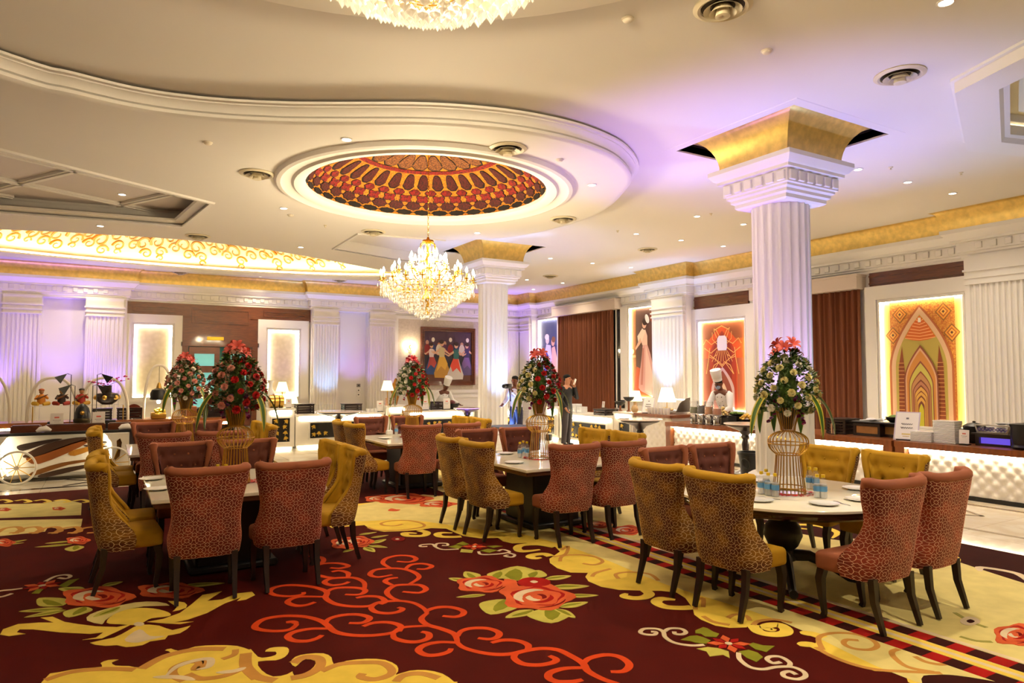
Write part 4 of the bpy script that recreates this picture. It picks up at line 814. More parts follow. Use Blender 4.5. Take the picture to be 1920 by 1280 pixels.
for k, (zz, c) in enumerate(((1.34, '#7f7a78'), (1.16, '#f0ece6'), (1.0, '#f0ece6'))):
    o = MB().rbox((8.0, YW - .012, zz), (.14, .024, .12), .006, 1).build('wall_switch', pm(c, .3)); tag(o, ('grey thermostat plate, topmost of three on the niche wall', 'white switch plate, middle of three on the niche wall', 'white switch plate, lowest of three on the niche wall')[k], 'wall switch')
    MB().rbox((8.0, YW - .028, zz), (.05, .012, .04), .003, 1).build('button', M_BLACK, o)

# ---- right wall: local x runs towards the photographer
def rw(y): return (XW, y, 0)
RZ = -PI / 2
def arch(cx, hw, base, spring, apex, n=10):
    L = [(cx - hw * (1 - (k / n) ** 1.7), spring + (apex - spring) * k / n) for k in range(n + 1)]
    return [(cx - hw, base)] + L + [(2 * cx - x, z) for x, z in reversed(L[:-1])] + [(cx + hw, base)]
# four murals; first from the corner
e, sh = framed('wall_mural', 'backlit blue mural of a couple in the far right corner', 'mural', rw(22.55), RZ, 1.6, .85, 4.03, 1.36, .95, 3.93, pm('#2c2a66'))
art(sh, [('painted_sky', '#3d4478', rect(-.68, .68, 2.9, 3.93)), ('painted_ground', '#6d6aa8', rect(-.68, .68, .95, 1.6)), ('painted_coat', '#d8d4ec', [(-.45, 1.0), (.2, 1.0), (.25, 2.0), (.12, 2.9), (-.2, 2.95), (-.38, 2.4)]), ('painted_sash', '#3a36a0', [(-.5, 1.3), (-.3, 1.1), (-.05, 2.5), (-.2, 2.7)]), ('painted_head', '#e2d2d8', ell(-.12, 3.12, .13, .17)), ('painted_hair', '#f2eef4', ell(-.15, 3.24, .15, .12)), ('painted_shawl', '#e8b0a8', [(.15, 1.6), (.6, 1.4), (.62, 2.2), (.4, 2.85), (.2, 2.8)]), ('painted_head', '#d8a898', ell(.28, 3.02, .12, .16)), ('painted_hair', '#7a4a3a', ell(.32, 3.12, .13, .12)), ('painted_lute', '#8a3a58', [(.1, 1.2), (.35, 1.1), (.5, 1.5), (.3, 2.0), (.12, 1.7)]), ('painted_lute_neck', '#4a2a4a', [(-.2, 2.35), (-.14, 2.38), (.25, 1.75), (.18, 1.7)]), ('painted_cuff', '#f4f2fa', rect(-.55, -.25, 2.2, 2.5))])
e, sh = framed('wall_mural', 'backlit mural of a lady in a long pink gown between curtain and pilaster', 'mural', rw(17.12), RZ, 1.86, .88, 4.03, 1.36, .98, 3.94, pm('#5c3a2e'), dx=.17)
art(sh, [('painted_drape', '#a8641c', rect(-.66, -.42, .98, 3.94)), ('painted_glow', '#d89a3a', rect(-.66, -.58, .98, 3.94)), ('painted_floor', '#c8521c', [(-.66, .98), (.66, .98), (.66, 1.9), (.3, 1.6), (-.1, 1.9), (-.4, 2.0), (-.5, 1.4)]), ('painted_dark', '#2f2534', rect(.35, .66, 2.0, 2.75)), ('painted_flowers', '#a8482a', ell(.5, 3.1, .15, .3)), ('painted_flowers', '#8a4a30', ell(.44, 3.6, .2, .2)),
         ('painted_gown', '#d8a49c', [(-.3, 1.3), (-.2, 1.2), (.1, 1.1), (.45, .98), (.66, .98), (.66, 1.6), (.42, 1.9), (.28, 2.4), (.12, 2.75), (-.08, 2.75), (-.16, 2.2), (-.28, 1.6)]), ('painted_fold', '#efc4b8', [(0, 1.2), (.3, 1.1), (.4, 1.6), (.2, 2.3), (.06, 2.7)]), ('painted_fold', '#c07a6c', [(-.2, 1.4), (-.1, 1.4), (-.02, 2.6), (-.1, 2.6)]), ('painted_bodice', '#ecc8b4', [(-.1, 2.7), (.14, 2.7), (.14, 3.0), (.05, 3.2), (-.18, 3.18), (-.2, 2.95)]), ('painted_shawl', '#f2dcc8', [(-.34, 3.0), (-.1, 3.25), (.05, 3.15), (-.1, 2.85), (-.3, 2.8)]), ('painted_arm', '#e8b89c', [(-.2, 2.95), (-.45, 2.6), (-.42, 2.55), (-.14, 2.8)]),
         ('painted_head', '#e8b89c', ell(0, 3.38, .1, .14)), ('painted_hair', '#3a2018', ell(.03, 3.46, .12, .12)), ('painted_feather', '#f0e8dc', ell(.14, 3.55, .09, .16, a=.4)), ('painted_lamp', '#f4dca0', ell(-.6, 2.5, .1, .09)), ('painted_table', '#e0a868', rect(-.66, -.42, 2.3, 2.38))], dx=.17)
e, sh = framed('wall_mural', 'backlit orange mural of a ribbed vault with skylight behind the masked chef', 'mural', rw(13.66), RZ, 2.34, .6, 3.66, 1.68, .72, 3.27, pm('#c05a1c'))
it = [('painted_brick', '#8f4a20', rect(-.84, .84, 2.75, 3.27)), ('painted_vault', '#d8541a', arch(-.02, .72, .72, 2.3, 3.15)), ('painted_vault', '#a83414', arch(-.02, .5, .72, 2.2, 2.98)), ('painted_vault', '#8a2410', arch(-.02, .34, 1.6, 2.4, 2.9)), ('painted_pier', '#9a4a28', rect(-.84, -.5, .72, 2.2)), ('painted_pier', '#a85430', rect(.5, .84, .72, 2.2)), ('painted_portal', '#c9a8a8', arch(-.02, .42, .72, 1.3, 1.95)), ('painted_portal', '#8a4030', arch(-.02, .34, .72, 1.2, 1.85)), ('painted_portal', '#d8b8a0', arch(.02, .16, .72, 1.1, 1.5)), ('painted_skylight', '#e6dfe4', [(-.17, 2.42), (.13, 2.42), (.16, 2.5), (.16, 2.75), (.10, 2.84), (-.14, 2.84), (-.2, 2.75), (-.2, 2.5)])]
def stroke(pts, w_, c='#f0b060'):
    P = [Vector(p) for p in pts]; L, Rr = [], []
    for i, p in enumerate(P):
        t = (P[min(i + 1, len(P) - 1)] - P[max(i - 1, 0)]).normalized(); q = Vector((-t.y, t.x)) * w_ / 2; L.append(tuple(p + q)); Rr.append(tuple(p - q))
    return ('painted_rib', c, L + Rr[::-1])
for s in (-1, 1):
    f = lambda P: [(-.02 + s * x, z) for x, z in P]
    for k in range(4): it.append(stroke(f([(.03 + .05 * k, 2.42), (.05 + .11 * k, 2.1)]), .018))
    it += [stroke(f([(.18, 2.5), (.42, 2.35), (.66, 2.5)]), .025), stroke(f([(.18, 2.7), (.4, 2.6), (.6, 2.75), (.7, 2.6)]), .025), stroke(f([(.1, 2.84), (.2, 3.0), (.3, 3.05)]), .025), stroke(f([(.18, 2.6), (.35, 2.75), (.36, 2.95)]), .02), stroke(f([(.0, 1.95), (.22, 2.15), (.46, 2.3)]), .025), stroke(f([(.42, 1.75), (.3, 2.0), (.1, 2.1), (0, 2.0)]), .025), stroke(f([(.6, 1.75), (.5, 2.2), (.46, 2.5)]), .025), stroke(f([(.42, 1.75), (.12, 2.08)]), .02), stroke(f([(.2, 2.3), (.36, 2.2), (.5, 2.25)]), .02)]
it.append(stroke([(-.2, 2.78), (-.3, 3.0), (-.02, 3.12), (.26, 3.0), (.16, 2.78)], .03))
art(sh, it)
e, sh = framed('wall_mural', 'backlit yellow mural of receding pointed brick arches at right', 'mural', rw(8.21), RZ, 2.24, .5, 3.73, 1.75, .62, 3.35, mat('paint_brick_yellow', '#d89a3c', .6, noise=.5, nscale=40, ncol='#b4581c'), dx=.08)
it = [('painted_border', '#e8b860', rect(-.85, -.68, .62, 3.35)), ('painted_border', '#e8b860', rect(.68, .85, .62, 3.35))]
for s in (-1, 1):
    for q, (cx_, cz_) in enumerate(((.46, 3.05), (.62, 2.6))):
        for r_, c in ((.17, '#8a5a20'), (.14, '#e0922e'), (.10, '#a85a1c'), (.07, '#e8a848'), (.03, '#5a3a20')): it.append(('painted_lozenge', c, [(s * cx_ - r_, cz_), (s * cx_, cz_ - r_ * 1.2), (s * cx_ + r_, cz_), (s * cx_, cz_ + r_ * 1.1)]))
A = [(.68, 1.9, 3.24, '#a85c2c'), (.63, 1.9, 3.18, '#d8b088'), (.54, 1.9, 3.02, '#b4a048')]
for hw, sp, ap, c in A: it.append(('painted_arch', c, arch(-.03, hw, .62, sp, ap)))
it.append(('painted_dome', '#d0641c', [(-.03, 3.0), (-.2, 2.8), (-.36, 2.52), (-.2, 2.47), (-.03, 2.45), (.14, 2.47), (.30, 2.52), (.14, 2.8)]))
for k in range(7):
    zz = 2.5 + .065 * k; hw = (.32 - .04 * k); it.append(stroke([(-.03 - hw, zz + .02), (-.03, zz - .02), (-.03 + hw, zz + .02)], .016, '#f0b070'))
it += [('painted_oculus', '#f4ecd8', rect(-.06, 0, 2.85, 2.95)), ('painted_pier', '#8a4218', [(-.52, .62), (-.36, .62), (-.37, 1.8), (-.42, 2.35), (-.50, 1.9)]), ('painted_pier', '#8a4218', [(.46, .62), (.30, .62), (.31, 1.8), (.36, 2.35), (.44, 1.9)])]
for k in range(16):
    zz = .7 + .085 * k
    for s, (a, b_) in ((-1, (-.515, -.37)), (1, (.31, .455))): it.append(stroke([(a, zz), (b_, zz)], .014, '#d89a58'))
for hw, sp, ap, c in ((.36, 1.6, 2.36, '#8a4a30'), (.33, 1.6, 2.30, '#d8a880'), (.30, 1.6, 2.24, '#cf8a3c'), (.26, 1.5, 2.02, '#8a4a30'), (.24, 1.5, 1.97, '#c8bc58'), (.21, 1.42, 1.80, '#8a4a30'), (.195, 1.42, 1.76, '#c08a58'), (.175, 1.35, 1.62, '#7a4028'), (.16, 1.35, 1.58, '#b87a58'), (.145, 1.28, 1.50, '#7a4028'), (.13, 1.28, 1.46, '#d8a44c'), (.115, 1.22, 1.38, '#7a4028'), (.105, 1.22, 1.35, '#d8a44c'), (.09, 1.15, 1.28, '#7a4028'), (.08, 1.12, 1.24, '#d8a44c'), (.065, 1.05, 1.16, '#7a4028'), (.05, .95, 1.10, '#c8c030')): it.append(('painted_arch', c, arch(-.02, hw, .62, sp, ap)))
art(sh, it, dx=.08)
for y0, y1, z0, z1 in ((12.7, 14.7, 3.66, 4.03), (7.12, 9.25, 3.74, 4.05)):
    o = MB().span(XW - .05, XW, y0, y1, z0, z1); o.span(XW - .075, XW, y0, y1, z0 + .04, z0 + .08); o.span(XW - .075, XW, y0, y1, z1 - .1, z1 - .06); struct('wood_panelling', o, M_WOOD, smooth=False)
# curtains with pelmets, dark window beside the first
M_CURT = mat('brown_curtain', '#7c4222', .75, sheen=.4, scol=hx('#b06a3a'), noise=.25, nscale=3, stretch=(1, 1, .1))
def curtain(y0, y1, z1, label, seed):
    rnd = random.Random(seed); ph = [rnd.uniform(0, 6) for _ in range(4)]; e = empty('curtain', (XW, 0, 0)); tag(e, label, 'curtain')
    def f(u, v):
        y = y0 + (y1 - y0) * u; k = (y1 - y0) / .145 * 2 * PI
        return (-.13 + .055 * math.sin(k * u + ph[0] + .8 * math.sin(3 * u + ph[1])) * (.7 + .3 * v) + .02 * math.sin(9 * u + ph[2] + 2 * v), y + .015 * math.sin(2 * v + k * u * .5), .03 + (z1 - .03) * v)
    MB().grid(f, int((y1 - y0) / .145) * 8, 8).build('drape', M_CURT, e, angle=80); return e
def pelmet(y0, y1, z0, z1, label):
    p = MB().span(XW - .36, XW - .002, y0, y1, z0, z1); p.span(XW - .38, XW - .002, y0 - .02, y1 + .02, z1 - .05, z1); o = p.build('pelmet', mat('pelmet_paint', (.62, .52, .45), .6), smooth=False); tag(o, label, 'pelmet')
curtain(18.42, 21.75, 3.965, 'full-length brown curtain behind the standing man', 3); pelmet(18.05, 21.85, 3.97, 4.33, 'beige pelmet over the curtain behind the standing man')
curtain(9.42, 12.25, 3.695, 'full-length brown curtain right of the nearest column', 5); pelmet(9.36, 12.42, 3.70, 4.04, 'beige pelmet over the curtain right of the nearest column')
wn = empty('window_1', (XW, 0, 0)); wn['kind'] = 'structure'
MB().span(-.03, -.005, 17.98, 18.5, .6, 3.97).build('pane', mat('night_glass', '#12100f', .05), wn, smooth=False); MB().span(-.07, 0, 18.32, 18.36, .6, 3.97).build('window_frame', M_WHITE, wn, smooth=False)

# ================================================================== CEILING FIXTURES
def vent(x, y, zc, label):
    e = empty('ceiling_vent', (x, y, zc)); tag(e, label, 'air vent', 'round stepped ceiling vents')
    for n, me in VENT: inst(n, me, e)
M_VENT = mat('vent_cream', (.70, .62, .44), .5)
VENT = [('flange', MB().lathe([(.255, 0), (.26, -.012), (.22, -.03), (.195, -.02), (.19, .0)], 36, cap=False).mesh('flange', M_VENT)), ('throat', MB().lathe([(.195, -.004), (.001, -.003)], 30, cap=False).mesh('throat', mat('vent_dark', '#3a2d1c', .8))), ('cone', MB().lathe([(.11, -.005), (.165, -.04), (.17, -.045), (.12, -.01)], 30, cap=False).mesh('cone', M_VENT)), ('cone', MB().lathe([(.07, -.005), (.115, -.065), (.12, -.07), (.075, -.02)], 28, cap=False).mesh('cone', M_VENT)), ('nozzle', MB().lathe([(.05, -.005), (.065, -.095), (.045, -.10), (.001, -.085)], 24, cap=False).mesh('nozzle', M_VENT))]
for p, zc, lb in (((1355, 12), ZU, 'big stepped round vent at the top edge of the view'), ((1687, 140), ZU, 'round vent with clustered nozzles beside the polygonal ceiling frame'), ((952, 278), ZL, 'round vent between the dome and the wavy ceiling edge'), ((482, 325), ZL, 'round vent left of the dome'), ((1056, 410), ZL, 'round vent right of the dome near the slab rim'), ((700, 434), ZL, 'round vent just beyond the dome, left of the chandelier chain'), ((371, 442), ZL, 'round vent beside the painted oval cove'), ((1214, 467), ZU, 'round vent over the far buffet, left of the nearest column'), ((1032, 517), ZU, 'round vent right of the far column'), ((338, 510), ZU, 'small-looking vent between oval cove and gold cornice, left'), ((637, 525), ZU, 'small-looking vent between oval cove and gold cornice, right')):
    q = level(*p, zc); vent(q.x, q.y, zc, lb)
DL = [MB().lathe([(.075, 0), (.078, -.008), (.06, -.012), (.055, -.004)], 20, cap=False).mesh('trim_ring', M_CEIL), MB().lathe([(.056, -.006), (.001, -.006)], 20, cap=False).mesh('lens', M_BULB)]
def downlight(x, y, zc, label, en=1.0):
    e = empty('downlight', (x, y, zc)); tag(e, label, 'downlight', 'recessed ceiling downlights')
    inst('trim_ring', DL[0], e); inst('lens', DL[1], e)
    lamp('downlight_beam', 'SPOT', (0, 0, -.03), 75 * en * K_DOWN, (1, .85, .63), .06, e, spot=R(125), blend=.8)
DLP = [((650, 261), ZL, 'above the wavy ceiling edge, left of the dome'), ((1110, 346), ZL, 'right of the dome, on the lowered ceiling'), ((532, 390), ZL, 'left below the dome rim'), ((895, 436), ZL, 'between dome rim and chandelier, right'), ((229, 364), ZU + .05, 'inside the lattice coffer at left'), ((188, 423), ZL, 'between lattice coffer and painted cove'), ((564, 463), ZL, 'right of the painted cove rim'), ((166, 492), ZU, 'over the left pilasters'), ((488, 518), ZU, 'over the wooden doors'),
       ((1609, 317), ZU, 'first right of the nearest capital'), ((1702, 341), ZU, 'second right of the nearest capital'), ((1786, 362), ZU, 'third right of the nearest capital, above gold cornice'), ((1307, 405), ZU, 'nearest of the row left of the big column'), ((1394, 420), ZU, 'just left of the big column shaft'), ((1193, 438), ZU, 'over the tall far curtain side, first of the row'), ((1277, 450), ZU, 'second of the row before the pink lady mural'), ((1356, 461), ZU, 'third of the row, before the vault mural'), ((1032, 484), ZU, 'right of the far column capital, upper'), ((1111, 493), ZU, 'over the standing man, middle'), ((1183, 501), ZU, 'before the lady mural, farther'), ((988, 524), ZU, 'beside the far column shaft'), ((1055, 530), ZU, 'before the far curtain pelmet'), ((1000, 542), ZU, 'farthest, near the right corner'), ((1895, 232), ZU + .22, 'inside the polygonal ceiling recess')]
for p, zc, lb in DLP: q = level(*p, zc); downlight(q.x, q.y, zc, 'bright round downlight ' + lb)
for k, (x, y) in enumerate(((-2.5, 1.5), (1.2, -1.5), (4.5, .8), (6.9, -2.2), (-5.5, 4), (-5.5, 9.5), (-5, 15), (-1.5, -3.5), (6.3, 3.1))): downlight(x, y, ZU if (y < 6) else ZL, 'added ceiling downlight outside the view, ' + ('left of the photographer', 'behind the photographer', 'over the near right carpet', 'behind at far right', 'over the left hall', 'beside the left coffer', 'over the left station', 'behind at left', 'over the round table')[k], 1.9)  # unseen downlights added and strengthened to brighten the near and left hall
SD = MB().lathe([(.001, -.032), (.03, -.032), (.042, -.025), (.048, -.012), (.058, -.01), (.058, 0)], 20, cap=False).mesh('smoke_detector', mat('detector_white', (.8, .72, .58), .5)); SP = MB().lathe([(.001, -.045), (.025, -.042), (.01, -.034), (.012, -.02), (.03, -.012), (.035, 0)], 12, cap=False).mesh('sprinkler', M_VENT)
for p, zc, lb, k in (((1177, 35), ZU, 'cream smoke detector near the top edge', 0), ((1438, 95), ZU, 'pale smoke detector above the gold capital', 0), ((390, 267), ZL, 'smoke detector alone on the left ceiling', 0), ((545, 403), ZL, 'smoke detector below the dome left rim', 0), ((1049, 299), ZL, 'small detector right above the dome rim', 0), ((610, 422), ZL, 'cream ceiling sprinkler below the dome left rim', 1), ((1333, 400), ZU, 'ceiling sprinkler left of the big column', 1), ((1802, 323), ZU, 'ceiling sprinkler right of the big column', 1), ((1670, 313), ZU, 'small sprinkler plate right of the gold capital', 1), ((1158, 432), ZU, 'small ceiling sprinkler before the far buffet', 1)):
    q = level(*p, zc); o = inst('smoke_detector' if k == 0 else 'ceiling_sprinkler', SD if k == 0 else SP, None, (q.x, q.y, zc)); tag(o, lb, 'detector' if k == 0 else 'sprinkler')

# ================================================================== CHANDELIERS
def chandelier(x, y, zb, ztop_, label, sc=1.0, energy=260, squash=1.0, big=1.0):
    e = empty('chandelier', (x, y, zb)); tag(e, label, 'chandelier', 'crystal candle chandeliers'); e.scale = (sc, sc, sc * squash)
    M_CB = mat('chandelier_gold', '#e0b850', .25, 1)
    MB().lathe([(.01, .08), (.05, .12), (.03, .2), (.08, .3), (.10, .36), (.05, .44), (.03, .55), (.07, .66), (.04, .75), (.03, .9), (.06, .98), (.03, 1.05), (.025, 1.2), (.05, 1.26), (.02, 1.32)], 16).build('stem', M_CB, e)
    MB().lathe([(.10, 1.30), (.09, 1.325), (.03, 1.34), (.015, 1.38)], 16).build('crown_plate', M_CB, e)
    ch = (ztop_ - zb) / sc
    if ch > 1.5:
        m = MB(); n = int((ch - 1.36) / .05)
        for k in range(n):
            zz = 1.38 + k * .05; d = Vector((1, 0, 0)) if k % 2 else Vector((0, 1, 0))
            m.tube([Vector((0, 0, zz)) + d * .012 * math.cos(a) + Vector((0, 0, .03 * math.sin(a))) for a in [j * PI / 4 for j in range(8)]], .004, 4, close=True)
        tag(m.build('chain', M_CB, e), kind='stuff')
    cr = MB(); rnd = random.Random(4)
    cupm = MB().lathe([(.012, -.01), (.05, .0), (.052, .008), (.016, .012), (.014, .09), (.001, .091)], 12).mesh('candle_cup', M_CB); flm = MB().lathe([(.008, .09), (.02, .115), (.022, .135), (.012, .165), (.001, .19)], 10).mesh('candle_bulb', M_FLAME)
    for n, r, zc, off in ((18, .76, .64, 0), (12, .54, .78, .3), (8, .30, .93, .1)):
        pth = [(.03, 0, zc - .05), (r * .3, 0, zc - .14), (r * .7, 0, zc - .14), (r * .95, 0, zc - .06), (r, 0, zc)]
        am = MB().tube(smoothline(pth, 4), .011, 6).mesh('arm', M_CB)
        for k in range(n):
            a = 2 * PI * (k + off) / n; d = Vector((math.cos(a), math.sin(a), 0))
            ar = inst('arm', am, e, rot=(0, 0, a)); inst('candle_cup', cupm, ar, (r, 0, zc)); inst('candle_bulb', flm, ar, (r, 0, zc))
            for q in range(4): aa = q * PI / 2 + a; drop(cr, d * r + Vector((.05 * math.cos(aa), .05 * math.sin(aa), zc - .09)), .014, .055)
            drop(cr, d * r + Vector((0, 0, zc - .22)), .026, .09); drop(cr, d * r * .96 + Vector((0, 0, zc - .13)), .02, .06); drop(cr, d * r * .75 + Vector((0, 0, zc - .24)), .022, .08)
            d2 = Vector((math.cos(a + PI / n), math.sin(a + PI / n), 0))
            for t in [j / 6 for j in range(1, 6)]: cr.ball(d * r * (1 - t) * .98 + Vector((0, 0, zc + .03 + (.30 if r > .4 else .22) * t * t)), .011, nu=5, nv=3); cr.ball(d2 * r * (.92 - .1 * abs(t - .5)) + Vector((0, 0, zc - .02 - .10 * math.sin(t * PI))) + (d - d2) * r * (.5 - t) * .9, .011, nu=5, nv=3)
    for ri, zz, n, h in ((.74, .56, 50, .07), (.70, .48, 48, .08), (.62, .42, 44, .07), (.55, .37, 40, .07), (.47, .31, 36, .07), (.38, .25, 30, .07), (.30, .20, 26, .065), (.20, .14, 18, .06), (.11, .09, 10, .05)):
        MB().tube([(ri * math.cos(a), ri * math.sin(a), zz + .02) for a in [2 * PI * k / 32 for k in range(32)]], .006, 4, close=True).build('ring', M_CB, e)
        for k in range(n):
            a = 2 * PI * k / n; drop(cr, (ri * math.cos(a), ri * math.sin(a), zz - .06 * big), .02 * big, h * big)
            cr.ball((ri * .93 * math.cos(a + .1), ri * .93 * math.sin(a + .1), zz + .05), .014, nu=5, nv=3); cr.ball((ri * .98 * math.cos(a + .05), ri * .98 * math.sin(a + .05), zz + .01), .012, nu=5, nv=3)
    for k in range(14): a = 2 * PI * k / 14; drop(cr, (.15 * math.cos(a), .15 * math.sin(a), 1.12), .02, .09); drop(cr, (.22 * math.cos(a), .22 * math.sin(a), 1.02), .02, .07)
    for k in range(6):
        a = 2 * PI * k / 6; MB().tube([(.02 * math.cos(a), .02 * math.sin(a), 1.10), (.14 * math.cos(a), .14 * math.sin(a), 1.16), (.13 * math.cos(a), .13 * math.sin(a), 1.26), (.04 * math.cos(a), .04 * math.sin(a), 1.29)], .009, 6).build('crown_arm', M_CB, e)
    drop(cr, (0, 0, .03), .045, .10)
    tag(cr.build('crystal_drops', M_CRYS, e, smooth=False), kind='stuff')
    for k in range(5): a = 2 * PI * k / 5 + .3; lamp('candle_light', 'POINT', (.5 * math.cos(a), .5 * math.sin(a), .98), energy / 5 * K_CHAND, (1, .79, .50), .12, e)
    return e
chandelier(DX, DY, 2.60, ZL + DH, 'sparkling crystal chandelier with candle bulbs hanging from the tiled dome')
c1v = level(826, 46, 3.62); chandelier(1.62, 3.78, 3.97, 4.95, 'crystal chandelier whose lowest drops show at the top edge', 1.12, 380, .66, 1.7)
# ================================================================== BUFFET COUNTERS
M_CTR = mat('counter_white', (.80, .75, .64), .3, noise=.1, nscale=2); M_QUILT = mat('quilted_leather', (.82, .78, .70), .42)
M_LEDC = mat('counter_led', (1, .9, .7), .5, emit=30, ecol=(1, .88, .64)); M_GLEAF = mat('gilt_leaf', '#d8b040', .3, .6); M_BLKP = mat('black_panel', '#15110e', .25)
ZR, ZB = .735, .79
def dep(x, y): return (Vector((x, y)) - Vector((0, 0))).dot(Vector((_fw.x, _fw.y)))
def mpp(p): return dep(p.x, p.y) / FPX            # metres per photograph point at p
def quilt(y0, y1, z0, z1):
    c = .17
    def f(u, v):
        y = y0 + (y1 - y0) * u; z = z0 + (z1 - z0) * v; a, b = (y + z) / c, (y - z) / c
        h = (abs(math.sin(PI * a)) * abs(math.sin(PI * b))) ** .45
        return (-.035 * h, y, z)
    return MB().grid(f, int((y1 - y0) / .0243), int((z1 - z0) / .0243))
def wood_counter(y0, y1, label):
    e = empty('buffet_counter', (10.12, 0, 0)); tag(e, label, 'counter', 'wood-topped quilted buffet counters')
    MB().span(.10, .95, y0 + .02, y1 - .02, .06, ZR - .09).build('body', M_MWOOD, e, smooth=False)
    MB().span(-.04, .98, y0, y1, ZR - .085, ZR).build('worktop', M_MWOOD, e, smooth=False)
    for y in (y0 + .07, y1 - .07): MB().span(-.02, .12, y - .07, y + .07, .05, ZR - .085).build('post', M_MWOOD, e, smooth=False)
    q = quilt(y0 + .15, y1 - .15, .06, ZR - .1).build('quilted_front', M_QUILT, e, angle=180); q.location.x = .095
    MB().span(.02, .05, y0 + .15, y1 - .15, ZR - .105, ZR - .087).build('light_strip', M_LEDC, e, smooth=False)
    MB().span(.06, .9, y0 + .02, y1 - .02, 0, .06).build('plinth', M_BLACK, e, smooth=False)
wood_counter(5.92, 10.72, 'wood-topped buffet counter with quilted white front left of the nearest column'); wood_counter(1.2, 5.88, 'wood-topped buffet counter with quilted white front at the right edge')
lf = []
for k in range(15): a = -PI * .12 + PI * 1.24 * k / 14; r = .5 + .10 * math.cos(3.2 * (a - PI / 2)) - (.18 if abs(a - PI / 2) < .12 else 0); lf.append((r * math.cos(a), r * math.sin(a)))
LEAFM = MB().prism([(-.05, -.62), (.05, -.62), (.06, -.22)] + lf + [(-.06, -.22)], 0, .12, (), XZ).mesh('gilt_leaf', M_GLEAF)
def leaf_counter(loc, rz, w, h, panels, label, d=.7, strip=True):
    e = empty('buffet_counter', loc, rz); tag(e, label, 'counter', 'white counters with gilt leaf panels')
    MB().span(-w / 2 + .02, w / 2 - .02, .02, d - .02, .06, h - .05).build('body', M_CTR, e, smooth=False)
    MB().rbox((0, d / 2, h - .025), (w, d, .05), .01, 1).build('worktop', M_CTR, e); MB().span(-w / 2 + .05, w / 2 - .05, .06, d - .05, 0, .06).build('plinth', M_CTR, e, smooth=False)
    rnd = random.Random(int(w * 1000) + int(h * 100))
    if strip: MB().span(-w / 2 + .10, w / 2 - .10, .005, .02, h - .14, h - .07).build('light_strip', M_LEDC, e, smooth=False)
    for x0, x1, z0, z1 in panels:
        MB().prism(rect(x0 - .03, x1 + .03, z0 - .03, z1 + .03), -.02, .012, [rect(x0, x1, z0, z1)], XZ).build('panel_frame', M_CTR, e, smooth=False)
        p = MB().span(x0, x1, .012, .02, z0, z1).build('leaf_panel', M_BLKP, e, smooth=False)
        nx, nz = max(2, int((x1 - x0) / .15)), max(2, int((z1 - z0) / .13))
        for i in range(nx):
            for j in range(nz):
                if rnd.random() < .22: continue
                inst('gilt_leaf', LEAFM, p, (x0 + (x1 - x0) * (i + .5 + rnd.uniform(-.12, .12)) / nx, .012, z0 + (z1 - z0) * (j + .5 + rnd.uniform(-.1, .1)) / nz), (0, rnd.uniform(-.8, .8), 0), .095)
    MB().span(-w / 2 + .1, w / 2 - .1, .03, .05, .015, .03).build('floor_light', M_LEDC, e, smooth=False)
YB = 16.4
leaf_counter((3.47, YB - .15, 0), 0, .66, .95, [(-.2, .2, .18, .72)], 'white pedestal counter with gilt leaf panel under the brass drum')
leaf_counter((4.92, YB, 0), 0, 2.2, ZB, [(-.75, .75, .22, .58)], 'long white counter with gilt leaf panel right of the drum pedestal')
leaf_counter((6.32, YB - .1, 0), 0, .58, .95, [(-.17, .17, .18, .72)], 'white pedestal counter with gilt leaf panel behind the back middle flowers')
leaf_counter((7.6, YB, 0), 0, 1.96, ZB + .01, [(-.75, .75, .2, .56)], 'long white counter with gilt leaf panel in front of the chef at the back')
leaf_counter((9.3, YB - .25, 0), 0, 1.3, ZB, [(-.4, .4, .2, .56)], 'white counter with gilt leaf panel behind the man with the camera')
leaf_counter((10.3, 15.3, 0), -PI / 2, .62, .86, [(-.16, .16, .15, .62)], 'white pedestal counter with gilt leaf panel left of the standing man')
leaf_counter((10.3, 13.82, 0), -PI / 2, 2.25, .74, [(-.9, .85, .12, .52)], 'long white counter with gilt leaf panel right of the standing man')
leaf_counter((10.25, 12.3, 0), -PI / 2, .72, .86, [(-.12, .26, .15, .62)], 'white pedestal counter with gilt leaf panel beside the brown high table')
e = empty('buffet_counter', (10.28, 0, 0)); tag(e, 'short counter with quilted white side left of the wooden counter end', 'counter')
MB().span(.06, .9, 10.78, 11.9, .06, .80).build('body', M_CTR, e, smooth=False); q = quilt(10.8, 11.88, .08, .8).build('quilted_front', M_QUILT, e, angle=180); q.location.x = .058
MB().span(-.02, .95, 10.76, 11.92, .80, .86).build('worktop', M_MWOOD, e, smooth=False); MB().span(.1, .9, 10.8, 11.88, 0, .06).build('plinth', M_BLACK, e, smooth=False)

